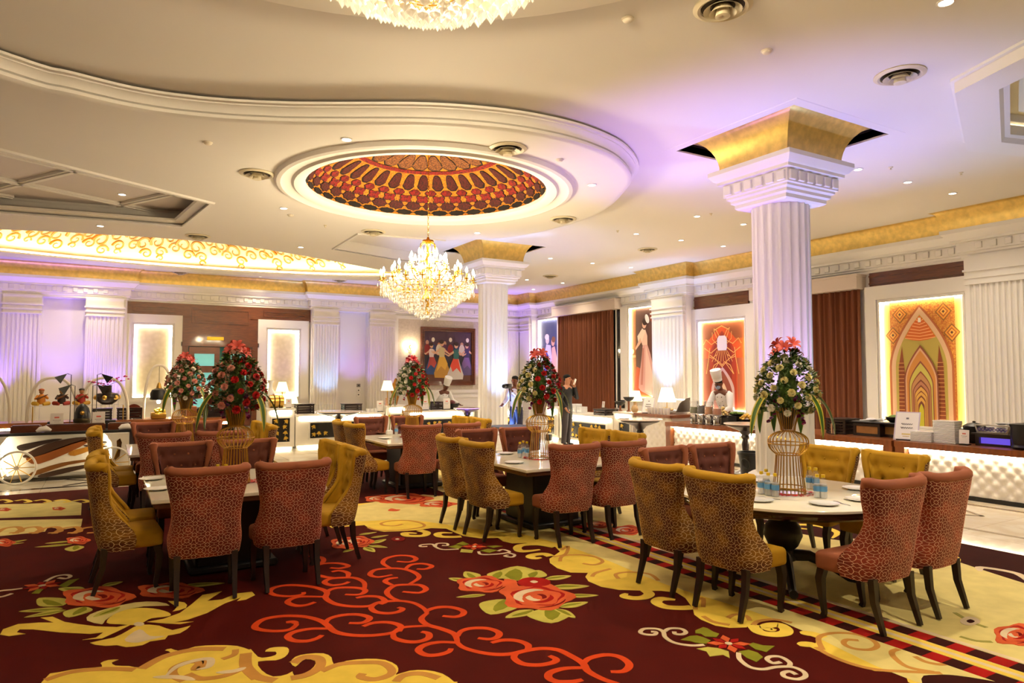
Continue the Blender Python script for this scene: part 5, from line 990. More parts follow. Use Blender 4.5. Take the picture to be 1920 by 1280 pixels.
# ---- high cocktail tables
def cocktail(x, y, h, r, label):
    e = empty('cocktail_table', (x, y, 0)); tag(e, label, 'table', 'tall round cocktail tables')
    MB().lathe([(.001, h - .02), (r, h - .02), (r + .01, h - .01), (r, h), (.001, h)], 40).build('tabletop', mat('pale_stone_top', (.70, .58, .48), .12), e)
    MB().lathe([(r * .92, h - .02), (r * .88, h - .05), (.3 * r, h - .13), (.09, h - .17), (.06, h - .2)], 32, cap=False).build('apron', M_DWOOD, e)
    MB().lathe([(.05, h - .18), (.07, h - .24), (.045, h - .28), (.065, h - .36), (.05, h - .5), (.05, .3), (.07, .2), (.05, .12)], 16).build('pole', M_DWOOD, e)
    MB().lathe([(.26, .0), (.26, .03), (.1, .08), (.05, .14)], 28).build('base', M_DWOOD, e)
for p, h, r, lb in (((635, 770), .9, .52, 'tall round table with pale top before the back counter'), ((1200, 785), .9, .40, 'tall round dark table before the quilted counter end'), ((1397, 793), .88, .35, 'tall round dark table half hidden by the nearest column'), ((876, 764), .9, .33, 'tall round table beside the far column')):
    q = level(*p, h); cocktail(q.x, q.y, h, r, lb)
q = Vector((8.78, 7.4, 0)); bn = empty('waste_bin', q); tag(bn, 'black round bin with ring handle left of the nearest column', 'bin')
MB().lathe([(.14, 0), (.20, .45), (.215, .46), (.215, .5), (.19, .5), (.13, .03)], 28).build('body', M_BLACK, bn); MB().tube([(-.2 - .03 * math.sin(t), .05 * 0 + .07 * math.cos(t) - .05, .33 + .07 * math.sin(t) * 0 + .08 * math.sin(t)) for t in [k * PI / 6 for k in range(12)]], .008, 6, close=True).build('ring_handle', M_BLACK, bn)
q = level(960, 800, .62); e = empty('side_table', (q.x, q.y, .0125)); tag(e, 'low black square side table at the foot of the far column', 'table')
MB().rbox((0, 0, .60), (.9, .9, .05), .01, 1).build('tabletop', M_BLACK, e)
for sx in (-1, 1):
    for sy in (-1, 1): MB().span(sx * .4 - .03, sx * .4 + .03, sy * .4 - .03, sy * .4 + .03, 0, .58).build('leg', M_BLACK, e, smooth=False)

# ================================================================== THINGS ON THE COUNTERS
def thing(name, label, cat, loc, rz=0, group=None): return tag(empty(name, loc, rz), label, cat, group)
def sign(loc, rz, w, h, label, tilt=.12, big=False):
    """card in an upright holder, facing -y"""
    e = thing('menu_card', label, 'menu card', loc, rz, 'buffet menu cards'); M = Matrix.Rotation(-tilt, 3, 'X')
    MB().box(M @ Vector((0, 0, h / 2 + .02)) + Vector((0, .004, 0)), (w, .006, h), M=M).build('card', M_PAPER, e, smooth=False)
    MB().span(-w * .4, w * .4, -.03, .09, 0, .015).build('foot', M_BLACK, e, smooth=False)
    def mk(z, ww, hh, c): MB().box(M @ Vector((0, -.004, .02 + h * z)) + Vector((0, .004, 0)), (w * ww, .002, h * hh), M=M).build('print', pm(c), e, smooth=False)
    if big:
        MB().box(M @ Vector((0, .006, h / 2 + .02)), (w * 1.12, .008, h * 1.08), M=M).build('frame', mat('pale_lilac_frame', '#c9bccb', .3), e, smooth=False)
        for k, (z, ww) in enumerate(((.56, .5), (.42, .55))):
            P = [M @ Vector((w * ww * (t - .5), -.005, .02 + h * (z + .03 * math.sin(t * 34 + k) * (1 - .5 * t)))) + Vector((0, .004, 0)) for t in [j / 26 for j in range(27)]]; MB().tube(P, .0045, 4).build('print', pm('#4a4448'), e)
        mk(.78, .12, .06, '#6a6468'); mk(.18, .4, .05, '#d8c070'); mk(.10, .3, .02, '#c8a860')
    else: mk(.72, .35, .09, '#d86a58'); mk(.55, .6, .025, '#8a8486'); mk(.45, .4, .02, '#b0a8a8')
    return e
def stack(name, label, cat, loc, rz, w, d, n, t, m, group=None, r=None):
    """pile: every sheet of plates its own part"""
    e = thing(name, label, cat, loc, rz, group); rnd = random.Random(n)
    me = (MB().lathe([(r * .6, 0), (r, t * .75), (r, t * .95), (r * .55, t * .6)], 20) if r else MB().rbox((0, 0, t / 2), (w, d, t * .86), min(t * .3, .004), 1)).mesh('plate', m)
    for k in range(n): inst('plate', me, e, (rnd.uniform(-.002, .002), rnd.uniform(-.002, .002), k * t), (0, 0, rnd.uniform(-.015, .015)))
    return e
def tlamp(loc, label, h, shade, m=None, br=.05):
    e = thing('table_lamp', label, 'lamp', loc, 0, 'small buffet table lamps')
    MB().lathe([(br, 0), (br * 1.05, .015), (.012, .03), (.012, h - shade * .7)], 14).build('stand', M_BRASS, e)
    MB().lathe([(shade * .62, h - shade * .95), (shade * .36, h)], 20, cap=False).build('shade', m or mat('lamp_shade', (.9, .86, .62), .7, emit=1.1, ecol=(1, .9, .58)), e)
    MB().ball((0, 0, h - shade * .5), .035).build('bulb', M_FLAME, e); return e
def crate(loc, rz, w, d, h, label, n=4, m=None):
    e = thing('slatted_crate', label, 'crate', loc, rz, 'slatted wooden buffet crates'); m = m or M_DWOOD
    for sx in (-1, 1):
        for sy in (-1, 1): MB().span(sx * (w / 2 - .015) - .015, sx * (w / 2 - .015) + .015, sy * (d / 2 - .015) - .015, sy * (d / 2 - .015) + .015, 0, h).build('corner_post', m, e, smooth=False)
    for k in range(n):
        z = h * (k + .5) / n
        for sy in (-1, 1): MB().box((0, sy * d / 2, z), (w, .012, h / n * .62)).build('slat', m, e, smooth=False)
        for sx in (-1, 1): MB().box((sx * w / 2, 0, z), (.012, d, h / n * .62)).build('slat', m, e, smooth=False)
    MB().box((0, 0, h + .008), (w + .03, d + .03, .016)).build('lid', m, e, smooth=False); return e
FR = -PI / 2            # things on the right-hand counters face the hall
def rc(px_, py_, h=ZR): return level(px_, py_, h)
# -- juice dispensers
M_ACR = mat('clear_acrylic', (.75, .8, .8), .03, alpha=.12, spec=.8)
for k, (x_, c, lb, fill) in enumerate(((1278, '#5a5a14', 'olive green', .55), (1297, '#2a1208', 'nearly black', .72), (1316, '#b86a0c', 'amber', .62), (1337, '#a8552a', 'peach brown', .5))):
    q = rc(x_, 795 + k * .9); q.x = max(q.x, 10.22); e = thing('juice_dispenser', f'clear dispenser of {lb} juice on a steel base, on the wooden counter', 'dispenser', (q.x, q.y, ZR), FR, 'juice dispensers')
    MB().lathe([(.085, 0), (.085, .02), (.075, .03), (.08, .17), (.07, .19)], 24).build('base', M_STEEL, e)
    MB().lathe([(.075, .19), (.088, .20), (.09, .45), (.085, .45), (.085, .21), (.07, .2)], 24, cap=False).build('tank', M_ACR, e)
    MB().lathe([(.001, .205), (.083, .21), (.084, .21 + .23 * fill), (.001, .21 + .23 * fill)], 24).build('juice', mat('juice_' + c.strip('#'), c, .1), e)
    MB().lathe([(.094, .45), (.094, .462), (.06, .48), (.001, .485)], 24).build('lid', M_ACR, e); MB().cyl((0, -.08, .12), (0, -.12, .12), .012).build('tap', M_STEEL, e)
# -- food platters on dark stands
def heap(parent, name, m, n, rx, ry, hh, size, seed, z0=0, shape='slab'):
    rnd = random.Random(seed)
    me = (MB().rbox((0, 0, 0), (size * 1.6, size, size * .55), size * .12, 1) if shape == 'slab' else MB().ball((0, 0, 0), size * .6, nu=8, nv=6)).mesh(name, m)
    for k in range(n):
        a = rnd.uniform(0, 6.28); r = math.sqrt(rnd.random()) * .9; z = z0 + size * .2 + hh * (1 - r) * rnd.uniform(.6, 1)
        inst(name, me, parent, (rx * r * math.cos(a), ry * r * math.sin(a), z), (rnd.uniform(-.5, .5), rnd.uniform(-.5, .5), a))
M_BREAD = mat('bread', '#e0bf7c', .7, noise=.3, nscale=20); M_FRY = mat('golden_snack', '#d8a83c', .6); M_HERB = mat('herb_green', '#5f7a1e', .6)
for x_, y_, zt, lb, m, n, hh, gm in ((1353, 783, .90, 'round black platter heaped with pale bread pieces', M_BREAD, 46, .20, 'slab'), (1381, 777, .95, 'black platter of green herbs and dip between two snack platters', M_HERB, 40, .03, 'ball'), (1401, 785, .86, 'black platter heaped with golden fried snacks', M_FRY, 40, .12, 'slab')):
    q = onX(x_, y_, 10.5); q.z = 0; e = thing('food_platter', lb, 'platter', (10.5, q.y, ZR), FR, 'platters on the wooden counter'); hz = zt - ZR
    MB().span(-.10, .10, -.12, .12, 0, hz - .02).build('riser', M_BLACK, e, smooth=False)
    MB().lathe([(.08, hz - .02), (.165, hz + .005), (.168, hz + .012), (.08, hz)], 28).build('plate', M_BLACK, e); heap(e, 'food_piece', m, n, .14, .14, hh, .04, n, hz + .005, gm)
# -- items left of them, on the white counters
q = rc(1187, 773, .86); e = thing('oil_jug', 'small tan ceramic jug beside the menu board', 'jug', (10.42, q.y * 1.0, .86)); MB().lathe([(.05, 0), (.075, .03), (.085, .08), (.06, .14), (.03, .17), (.03, .24), (.036, .25)], 18).build('body', mat('tan_ceramic', '#c0a070', .4), e); MB().tube([(.03, 0, .22), (.07, 0, .21), (.075, 0, .15), (.06, 0, .12)], .008, 6).build('handle', mat('tan_ceramic', '#c0a070', .4), e)
for x_, hz, lb in ((1163, .13, 'low black bowl on a wooden foot'), (1179, .24, 'tall black bowl on a dark stand with a ladle')):
    q = onX(x_, 770, 10.55); e = thing('pedestal_bowl', lb + ' on the white pedestal counter', 'bowl', (10.55, q.y, .86)); MB().lathe([(.06, 0), (.05, .02), (.025, .03), (.025, hz)], 16).build('foot', M_MWOOD, e); MB().lathe([(.04, hz), (.10, hz + .04), (.135, hz + .10), (.12, hz + .10), (.08, hz + .05), (.001, hz + .02)], 24, cap=False).build('bowl', M_BLACK, e)
q = onX(1186, 770, 10.75); tlamp((10.85, q.y, .86), 'table lamp with glowing cream shade above the black bowls', .48, .26); q = onX(1236, 770, 10.9); tlamp((11.14, q.y, .86), 'bright white table lamp behind the glass display', .56, .34, mat('lamp_shade_white', (.95, .93, .86), .7, emit=1.5, ecol=(1, .95, .8)))
sign(Vector((10.4, onX(1213, 775, 10.4).y, .86)), FR + .5, .24, .36, 'tilted pale blue menu board beside the glass display', .5, True)
# glass display with cloth-wrapped cups
yy = onX(1240, 775, 10.5).y; e = thing('glass_display', 'curved glass food display with bright inside behind a row of white cups', 'display case', (10.62, yy, .86), FR)
def gcase(u, v): a = PI * .5 * v; return (-.32 + .64 * u, .0 + .22 - .42 * math.cos(a) * 1.0 + .2, .06 + .30 * math.sin(a))
MB().span(-.33, .33, -.02, .42, 0, .05).build('base', M_STEEL, e, smooth=False); MB().grid(gcase, 8, 8).build('glass_hood', M_ACR, e); MB().span(-.3, .3, .05, .38, .05, .08).build('shelf', M_CHINA, e, smooth=False)
MB().prism([(.0, .05), (.42, .05), (.42, .36), (.3, .34), (.12, .24)], .32, .335, (), Matrix(((0, 0, 1), (1, 0, 0), (0, 1, 0)))).build('end_panel', mat('smoked_panel', '#4a4034', .2), e, smooth=False); MB().span(-.28, .28, .36, .38, .30, .32).build('light_strip', M_LEDC, e, smooth=False)
heap(e, 'pastry', M_BREAD, 14, .25, .12, .03, .05, 5, .09); 
for k in range(7):
    o = thing('white_cup', 'white ruffled paper cup, %s in the row before the glass display' % ('first', 'second', 'third', 'fourth', 'fifth', 'sixth', 'last')[k], 'cup', (10.42, yy + .3 - .1 * k, .86), 0, 'white cups before the display')
    MB().lathe([(.035, 0), (.045, .10), (.05, .14), (.045, .14), (.03, .02)], 14).build('body', M_CHINA, o)
for k, (x_, n) in enumerate(((1076, 9), (1086, 14), (1096, 10))): q = onX(x_, 775, 10.7); stack('plate_stack', 'stack of square white plates behind the standing man, ' + ('left', 'tallest, middle', 'right')[k] + ' of three', 'plates', (10.62, q.y, .74), 0, .2, .2, n, .016, M_CHINA, 'stacked white plates')
yy = onX(1133, 778, 10.5).y; crate((10.55, yy, .74), FR, .45, .4, .13, 'dark riser with lit amber top on the white counter right of the man', 2); sign(Vector((10.5, yy + .05, .90)), FR, .1, .15, 'small white card on the dark riser right of the man')
# -- right counter near the column and to the right edge
q = onX(1562, 812, 10.35); e = thing('tongs_rest', 'pair of pale tongs standing on the wooden counter right of the column', 'tongs', (10.35, q.y, ZR)); MB().tube([(0, -.02, 0), (0, -.025, .16), (0, 0, .20), (0, .025, .16), (0, .02, 0)], .012, 6).build('tongs', mat('pale_wood', '#d8b48a', .5), e); MB().span(-.05, .05, -.05, .05, 0, .01).build('rest', M_BLACK, e, smooth=False)
q = onX(1590, 812, 10.6); crate((10.62, q.y + .1, ZR), FR, .34, .4, .24, 'dark slatted crate right of the nearest column', 5)
def riser(px0, px1, h, label, X0=10.5):
    y0, y1 = onX(px0, 812, X0).y, onX(px1, 812, X0).y; e = thing('wooden_riser', label, 'riser', (X0, (y0 + y1) / 2, ZR), FR, 'wooden display risers'); w_ = abs(y1 - y0)
    MB().prism(rect(-w_ / 2, w_ / 2, 0, h), -.32, 0, [rect(-w_ / 2 + .04, w_ / 2 - .04, .04, h - .045)], XZ).build('frame', M_DWOOD, e, smooth=False); MB().span(-w_ / 2 + .04, w_ / 2 - .04, .02, .03, .04, h - .045).build('wood_panel', mat('honey_wood', '#b07a3c', .5, noise=.3, nscale=6), e, smooth=False); return (y0 + y1) / 2, w_
y1_, w1_ = riser(1600, 1650, .20, 'dark framed riser with honey wood panel under the black tray'); riser(1652, 1682, .20, 'dark framed riser with yellow wood panel behind the menu board', 10.62)
e = thing('black_tray', 'black tray of spoons and a bowl of greens on the dark riser', 'tray', (10.62, y1_ - .15, ZR + .2), FR); MB().rbox((0, 0, .02), (.75, .34, .03), .012, 1).build('tray', M_BLACK, e); MB().lathe([(.05, .03), (.11, .07), (.13, .12), (.12, .12), (.02, .05)], 18, (.24, 0, 0), cap=False).build('bowl', M_BLACK, e)
hp = MB(); hp.ball((.24, 0, .11), .09, (1, 1, .5), 10, 6); hp.build('greens', M_HERB, e); MB().tube([(-.3, -.05, .04), (-.1, -.02, .06), (.05, .03, .08)], .012, 6).build('spoon', M_CHINA, e); MB().tube([(-.2, .08, .04), (0, .1, .05), (.1, .06, .09)], .012, 6).build('spoon', M_CHINA, e)
MB().ball((-.15, .02, .06), .06, (1.6, 1, .4), 10, 6).build('wrapped_food', mat('pale_wrap', '#d8d4cc', .4), e)
q = onX(1694, 822, 10.25); sign(Vector((10.3, q.y, ZR)), FR + .25, .30, .42, 'large framed menu board leaning on the wooden counter at right', .42, True)
q = onX(1733, 823, 10.35); stack('plate_stack', 'short stack of rectangular white plates beside the tall stack', 'plates', (10.35, q.y, ZR), FR, .30, .2, 9, .017, M_CHINA, 'stacked white plates'); q = onX(1776, 824, 10.38); stack('plate_stack', 'tall stack of rectangular white plates at the right of the menu board', 'plates', (10.4, q.y, ZR), FR, .30, .22, 19, .017, M_CHINA, 'stacked white plates')
q = onX(1807, 826, 10.3); sign(Vector((10.3, q.y, ZR)), FR, .13, .19, 'small white card right of the tall plate stack', .08)
q = onX(1838, 820, 10.6); e = thing('cooking_pot', 'black lidded pot behind the small white card', 'pot', (10.78, q.y + .16, ZR)); MB().lathe([(.10, 0), (.135, .05), (.14, .22), (.145, .225), (.145, .24), (.1, .27), (.02, .29), (.02, .31), (.001, .315)], 26).build('body', M_BLACK, e)
q = onX(1860, 836, 10.35); e = thing('wooden_riser', 'purple-lit wooden riser with open shelf at the right end', 'riser', (10.42, q.y, ZR), FR); MB().prism(rect(-.24, .24, 0, .15), -.3, 0, [rect(-.19, .19, .03, .115)], XZ).build('frame', M_DWOOD, e, smooth=False); MB().span(-.27, .25, -.04, .34, .15, .172).build('shelf', M_DWOOD, e, smooth=False); MB().span(-.19, .19, .05, .07, .03, .115).build('glow_panel', mat('violet_glow', '#3a2ab0', .3, emit=.5, ecol=(.2, .12, 1)), e, smooth=False)  # glowing panel stands in for purple light falling on the riser
e = thing('filigree_tray', 'low pierced metal tray on the purple-lit riser', 'tray', (10.45, q.y + .04, ZR + .172), FR); MB().prism([(-.19, 0), (.19, 0), (.22, .11), (-.22, .11)], -.2, 0, [[(-.17, .015), (.17, .015), (.2, .1), (-.2, .1)]], XZ).build('tray', M_STEEL, e, smooth=False)
for k in range(8): MB().prism([(p[0] - .155 + .045 * k, p[1] + .055) for p in circle(0, 0, .03, n=4)], .0, .004, [[(p[0] - .155 + .045 * k, p[1] + .055) for p in circle(0, 0, .018, n=4)]], XZ).build('filigree', mat('violet_metal', '#6a58a8', .3, .7), e, smooth=False)
for k, (x_, n) in enumerate(((1853, 8), (1876, 10), (1895, 10))): q2 = onX(x_, 815, 10.85); stack('bowl_stack', 'stack of white bowls behind the pierced tray, ' + ('left', 'middle', 'right')[k] + ' of three', 'bowls', (10.88, q2.y, ZR), 0, 0, 0, n, .03, M_CHINA, 'stacked white bowls', .072)
q = onX(1918, 838, 10.3); e = thing('soup_urn', 'tall black urn at the right edge of the buffet', 'urn', (10.36, q.y, ZR)); MB().lathe([(.13, 0), (.15, .03), (.13, .06), (.155, .16), (.15, .28), (.165, .31), (.165, .33), (.001, .35)], 28).build('body', M_BLACK, e)

# -- things on the far counters
def bk(px_, h, Y0=YB + .2): v = onY(px_, 770, Y0); return Vector((v.x, Y0, h))
for k in range(3): q = bk(511 + 9 * k, .95, YB); o = thing('brass_drum', 'round brass drum lying on its side, ' + ('left', 'middle', 'right')[k] + ' of three on the drum pedestal', 'drum', (q.x, q.y + .16, .95), 0, 'brass drums'); MB().tube([(-.05, 0, .15), (-.04, 0, .15), (.04, 0, .15), (.05, 0, .15)], [.12, .15, .15, .12], 24).build('body', M_BRASS, o); MB().tube([(.05, 0, .15), (.058, 0, .15)], [.11, .11], 24).build('drumhead', mat('drum_skin', '#8a7a5a', .5), o)
q = bk(507, .95, YB + .35); e = thing('porcelain_vase', 'tall cream porcelain vase with red flowers behind the brass drums', 'vase', (q.x, YB + .36, .95)); MB().lathe([(.06, 0), (.05, .02), (.10, .18), (.12, .28), (.10, .36), (.045, .44), (.04, .56), (.085, .64), (.08, .64), (.035, .55)], 22).build('body', M_CHINA, e); MB().ball((0.02, -.085, .28), .06, (1, .5, 1), 10, 6).build('painted_flower', pm('#a8605a'), e)
q = bk(530, .95, YB + .3); tlamp((q.x, YB + .38, .95), 'table lamp with pale green shade behind the brass drums', .60, .24); q = bk(549, .79, YB + .4); tlamp((q.x + .0, YB + .66, .79), 'table lamp with wide cream shade right of the brass drums', .52, .30)
q = bk(541, .95, YB); sign(Vector((q.x, YB - .02, .95)), 0, .13, .19, 'white menu card on the drum pedestal', .05)
for a, b_, h, lb in ((556, 588, .22, 'dark slatted crate on the back counter right of the drums'), (645, 677, .20, 'dark slatted crate on the back counter behind the pale high table'), (806, 830, .20, 'dark slatted crate in front of the chef at the back')):
    q0, q1 = bk(a, .8), bk(b_, .8); crate(((q0.x + q1.x) / 2, YB + .3, ZB if a < 700 else ZB + .01), 0, q1.x - q0.x, .3, h, lb)
q0, q1 = bk(600, .8), bk(626, .8); e = thing('clear_box', 'clear acrylic box on the back counter between two dark crates', 'box', ((q0.x + q1.x) / 2, YB + .3, ZB)); MB().prism(rect(-.17, .17, 0, .2), -.26, 0, (), XZ).build('box', M_ACR, e, smooth=False); MB().span(-.15, .15, .02, .22, .002, .06).build('folded_cloth', M_PAPER, e, smooth=False)
q = bk(711, ZB); sign(Vector((q.x, YB + .12, ZB)), 0, .17, .26, 'white menu card on the back counter left of the second pedestal', .08)
for k in range(3): q = bk(687 + 8 * k, ZB); o = thing('white_cup', 'white cup on the back counter near the menu card, ' + ('left', 'middle', 'right')[k] + ' of three', 'cup', (q.x, YB + .12, ZB), 0, 'white cups on the back counter'); MB().lathe([(.03, 0), (.045, .05), (.05, .09), (.045, .09), (.02, .01)], 14).build('body', M_CHINA, o)
q = bk(726, .95, YB + .1); tlamp((q.x, YB + .1, .95), 'table lamp with pale shade left of the gold peacock figure', .62, .26)
q = bk(741, .95, YB + .2); e = thing('gold_figure', 'tall curved gold ornamental figure behind the red and white flowers', 'figurine', (q.x, YB + .25, .95)); MB().tube([(0, 0, 0), (.04, 0, .2), (-.03, 0, .4), (.06, 0, .58), (.02, 0, .68)], [.06, .08, .10, .09, .02], 12).build('body', mat('antique_gold', '#8a5a1c', .35, .7), e)
for k in range(3): q = bk(724 + 8 * k, .95, YB); o = thing('small_figurine', 'small white figurine at the foot of the lamp, ' + ('left', 'middle', 'right')[k] + ' of three', 'figurine', (q.x, YB + .0, .95), 0, 'small figurines by the lamp'); MB().lathe([(.03, 0), (.035, .02), (.02, .08), (.028, .12), (.012, .15), (.02, .18), (.001, .2)], 12).build('body', pm(('#d8a890', '#4a3a34', '#d8d0c8')[k], .4), o)
for x_, lb in ((795, 'gold-edged menu card left of the chef at the back'), (835, 'white menu card in front of the chef at the back')): q = bk(x_, ZB); sign(Vector((q.x, YB + .1, ZB + .01)), 0, .2, .28, lb, .08)
q = bk(850, ZB); e = thing('wok', 'black wok with a food cover on the back counter', 'pan', (q.x, YB + .32, ZB + .01)); MB().lathe([(.08, 0), (.18, .06), (.23, .15), (.21, .15), (.05, .02)], 24, cap=False).build('pan', M_BLACK, e); MB().ball((.02, .02, .16), .1, (1, 1, .8), 12, 8).build('food_ball', pm('#6a3030'), e)

# ================================================================== LEFT SERVING CART AND STATION
YC = 13.3
cart = thing('serving_cart', 'long white serving cart with wagon wheels and brown swoosh front at left', 'serving cart', (0, YC, 0))
MB().span(-2.6, .42, 0, .8, .745, .785).build('worktop', M_BLACK, cart, smooth=False); MB().span(-2.55, .36, .12, .7, .12, .745).build('body', M_CTR, cart, smooth=False)
side = [(.02, .745), (.36, .745), (.34, .5), (.26, .2), (.2, .10), (.06, .10), (.13, .35), (.12, .6)]
for mx in (1, -1):
    P = [((-.02 + x) if mx > 0 else (-1.28 - x), z) for x, z in side]; hl = [((-.02 + x) if mx > 0 else (-1.28 - x), z) for x, z in [(.19, .62), (.24, .66), (.27, .58), (.24, .35), (.18, .28), (.16, .34), (.2, .45)]]
    MB().prism(P, .0, .14, [hl], XZ).build('scroll_side', M_CTR, cart, smooth=False); MB().prism(hl, -.1, -.02, (), XZ).build('scroll_inset', mat('brown_veneer', '#8a5a22', .4, noise=.4, nscale=5), cart, smooth=False)
MB().tube([(.01, -.05, .72), (.08, -.05, .5), (.07, -.05, .3), (.02, -.05, .14)], .012, 6).build('light_strip', M_LEDC, cart); MB().tube([(-1.30, -.05, .72), (-1.37, -.05, .5), (-1.36, -.05, .3), (-1.28, -.05, .14)], .012, 6).build('light_strip', M_LEDC, cart)
for k, (P, c) in enumerate((([(-1.2, .58), (-1.0, .63), (-.72, .67), (-.6, .66), (-.85, .59), (-1.12, .50)], '#2a1a12'), ([(-1.12, .42), (-.8, .6), (-.4, .68), (-.2, .66), (-.5, .56), (-.95, .40)], '#3a2010'), ([(-1.08, .38), (-.9, .42), (-.5, .58), (-.2, .66), (-.35, .52), (-.9, .28)], '#8a4a18'), ([(-.5, .45), (-.2, .53), (.02, .56), (-.1, .5), (-.42, .38)], '#a8701c'), ([(-.3, .62), (0, .60), (.06, .57), (-.2, .58)], '#2a1a12'), ([(-.3, .55), (0, .53), (.02, .5), (-.2, .51)], '#3a2010'), ([(-1.0, .15), (-.6, .28), (-.1, .32), (0, .30), (-.5, .24), (-.95, .10)], '#7a4a14'), ([(-.9, .1), (-.5, .2), (0, .24), (-.4, .14), (-.8, .06)], '#3a2414'))):
    MB().prism(smoothline(P, 3, True), -.118, -.112, (), XZ).build('swoosh', pm(c, .4), cart, smooth=False)
for wx in (-1.17, .12):
    wh = empty('wheel', (wx, -.17, .265)); wh.parent = cart
    MB().tube([(.25 * math.cos(a), 0, .25 * math.sin(a)) for a in [k * PI / 18 for k in range(36)]], .017, 8, close=True).build('rim', M_CTR, wh)
    for k in range(10): a = k * PI / 5; MB().cyl((0, 0, 0), (.245 * math.cos(a), 0, .245 * math.sin(a)), .007, n=6).build('spoke', M_BRASS, wh)
    MB().tube([(0, -.03, 0), (0, .2, 0)], .035, 12).build('hub', M_CTR, wh)
ZT = .785
for x, w_, lb in ((-1.1, .40, 'low dark wooden tray at the left end of the cart'), (-.42, .85, 'long dark wooden tray in the middle of the cart'), (.22, .36, 'low dark wooden tray at the right end of the cart')): e = thing('wooden_tray', lb, 'tray', (x, YC + .18, ZT), 0, 'dark trays on the cart'); MB().prism(rect(-w_ / 2, w_ / 2, 0, .10), -.22, 0, (), XZ).build('tray', M_WOOD, e, smooth=False); MB().span(-w_ / 2 + .02, w_ / 2 - .02, .02, .2, .10, .115).build('food_bed', mat('glazed_food', '#4a2a18', .3), e, smooth=False)
for x, lb in ((-.85, 'folded white napkin on the cart, left one'), (.30, 'folded white napkin on the cart, right one')): o = MB().tube([(-.1, 0, .02), (-.05, .01, .05), (.03, 0, .06), (.1, .01, .03)], [.02, .045, .05, .02], 8, flat=(1, .8)).build('napkin', M_PAPER, loc=(x, YC + .07, ZT)); tag(o, lb, 'napkin', 'napkins on the cart')
# second station behind the cart
st = thing('buffet_counter', 'dark wooden serving station with light strips behind the white cart', 'counter', (0, 14.5, 0)); MB().span(-4.5, 2.3, 0, .7, .82, .88).build('worktop', M_MWOOD, st, smooth=False); MB().span(-4.4, 2.2, .1, .65, 0, .82).build('body', M_DWOOD, st, smooth=False); MB().span(-4.3, 2.2, -.0, .02, .74, .81).build('upper_rail', M_MWOOD, st, smooth=False)
for x0, x1 in ((-.4, .25), (.55, .75), (.95, 1.1), (1.35, 2.1), (-3, -1.4)): MB().span(x0, x1, -.012, 0, .755, .795).build('light_strip', M_LEDC, st, smooth=False)
ZS = .88
M_ARCH = mat('arch_cream', (.80, .72, .60), .45)
def arch_stand(x0, x1, zt, label, Y0, z0, d=.0):
    e = thing('arch_stand', label, 'display arch', ((x0 + x1) / 2, Y0, z0), 0, 'cream display arches'); w_ = (x1 - x0) / 2; h = zt - z0
    P = [(-w_ * math.cos(t) ** .8 if math.cos(t) > 0 else 0, 0, h * math.sin(t) ** .8) for t in [k * PI / 24 for k in range(13)]]; P += [(-x, y, z) for x, y, z in reversed(P[:-1])]
    MB().tube(P, .012, 6, flat=(1, 2.0)).build('arch', M_ARCH, e); return e
arch_stand(-1.18, -.44, 1.66, 'cream arch stand over the three musician figurines', 14.62, ZS); arch_stand(-.40, .36, 1.66, 'cream arch stand over the dark flower urn', 14.62, ZS); arch_stand(-2.3, -1.42, 1.78, 'cream arch stand cut by the left edge', 14.62, ZS)
e = arch_stand(.62, 1.12, 1.90, 'tall narrow cream arch with hanging black bell lamp', 14.75, ZS)
pl = thing('bell_lamp', 'black bell-shaped lamp hanging inside the narrow arch', 'lamp', (.87, 14.75, 0)); MB().cyl((0, 0, 1.55), (0, 0, 1.88), .004, n=6).build('cord', M_BLACK, pl); MB().lathe([(.15, 1.24), (.15, 1.36), (.12, 1.43), (.05, 1.46), (.03, 1.53), (.01, 1.56)], 24, cap=False).build('shade', M_BLACK, pl); MB().lathe([(.052, 1.455), (.03, 1.54), (.012, 1.57)], 16, cap=False).build('collar', M_BRASS, pl); MB().ball((0, 0, 1.2), .035).build('bulb', M_FLAME, pl); lamp('bell_lamp_light', 'POINT', (0, 0, 1.15), 8, size=.05, parent=pl)
sh_ = MB().span(-1.14, .32, 14.5, 14.74, 1.16, 1.172).build('glass_shelf', M_ACR, smooth=False); tag(sh_, 'long glass shelf carrying the figurines across two arches', 'shelf')
for x in (-1.1, -.42, .28): MB().cyl((x, 14.62, ZS), (x, 14.62, 1.16), .01, n=6).build('support_rod', M_BRASS, sh_)
def musician(x, shirt, trous, turban, label):
    e = thing('musician_figurine', label, 'figurine', (x, 14.62, 1.172), 0, 'seated musician figurines'); e.scale = (.82, .82, .82); skin = pm('#c08a5a')
    m = MB(); m.tube([(0, 0, .03), (0, 0, .1), (0, .01, .2), (0, 0, .245)], [.075, .08, .07, .035], 12); m.tube([(-.06, 0, .21), (-.1, -.05, .15), (-.04, -.09, .15)], [.03, .026, .02], 8); m.tube([(.06, 0, .21), (.11, -.04, .16), (.07, -.09, .20)], [.03, .026, .02], 8); m.build('torso', pm(shirt), e)
    m = MB(); m.tube([(-.05, 0, .04), (-.13, -.06, .05), (-.04, -.12, .03)], [.045, .045, .03], 10); m.tube([(.05, 0, .04), (.13, -.06, .05), (.04, -.12, .03)], [.045, .045, .03], 10); m.build('legs', pm(trous), e)
    MB().ball((0, -.01, .30), .05, (.9, .95, 1.1)).build('head', skin, e); MB().ball((0, 0, .335), .055, (1, 1, .6)).build('turban', pm(turban), e); MB().tube([(-.08, -.1, .14), (.12, -.1, .24)], [.03, .008], 8).build('instrument', pm('#7a4a1c'), e)
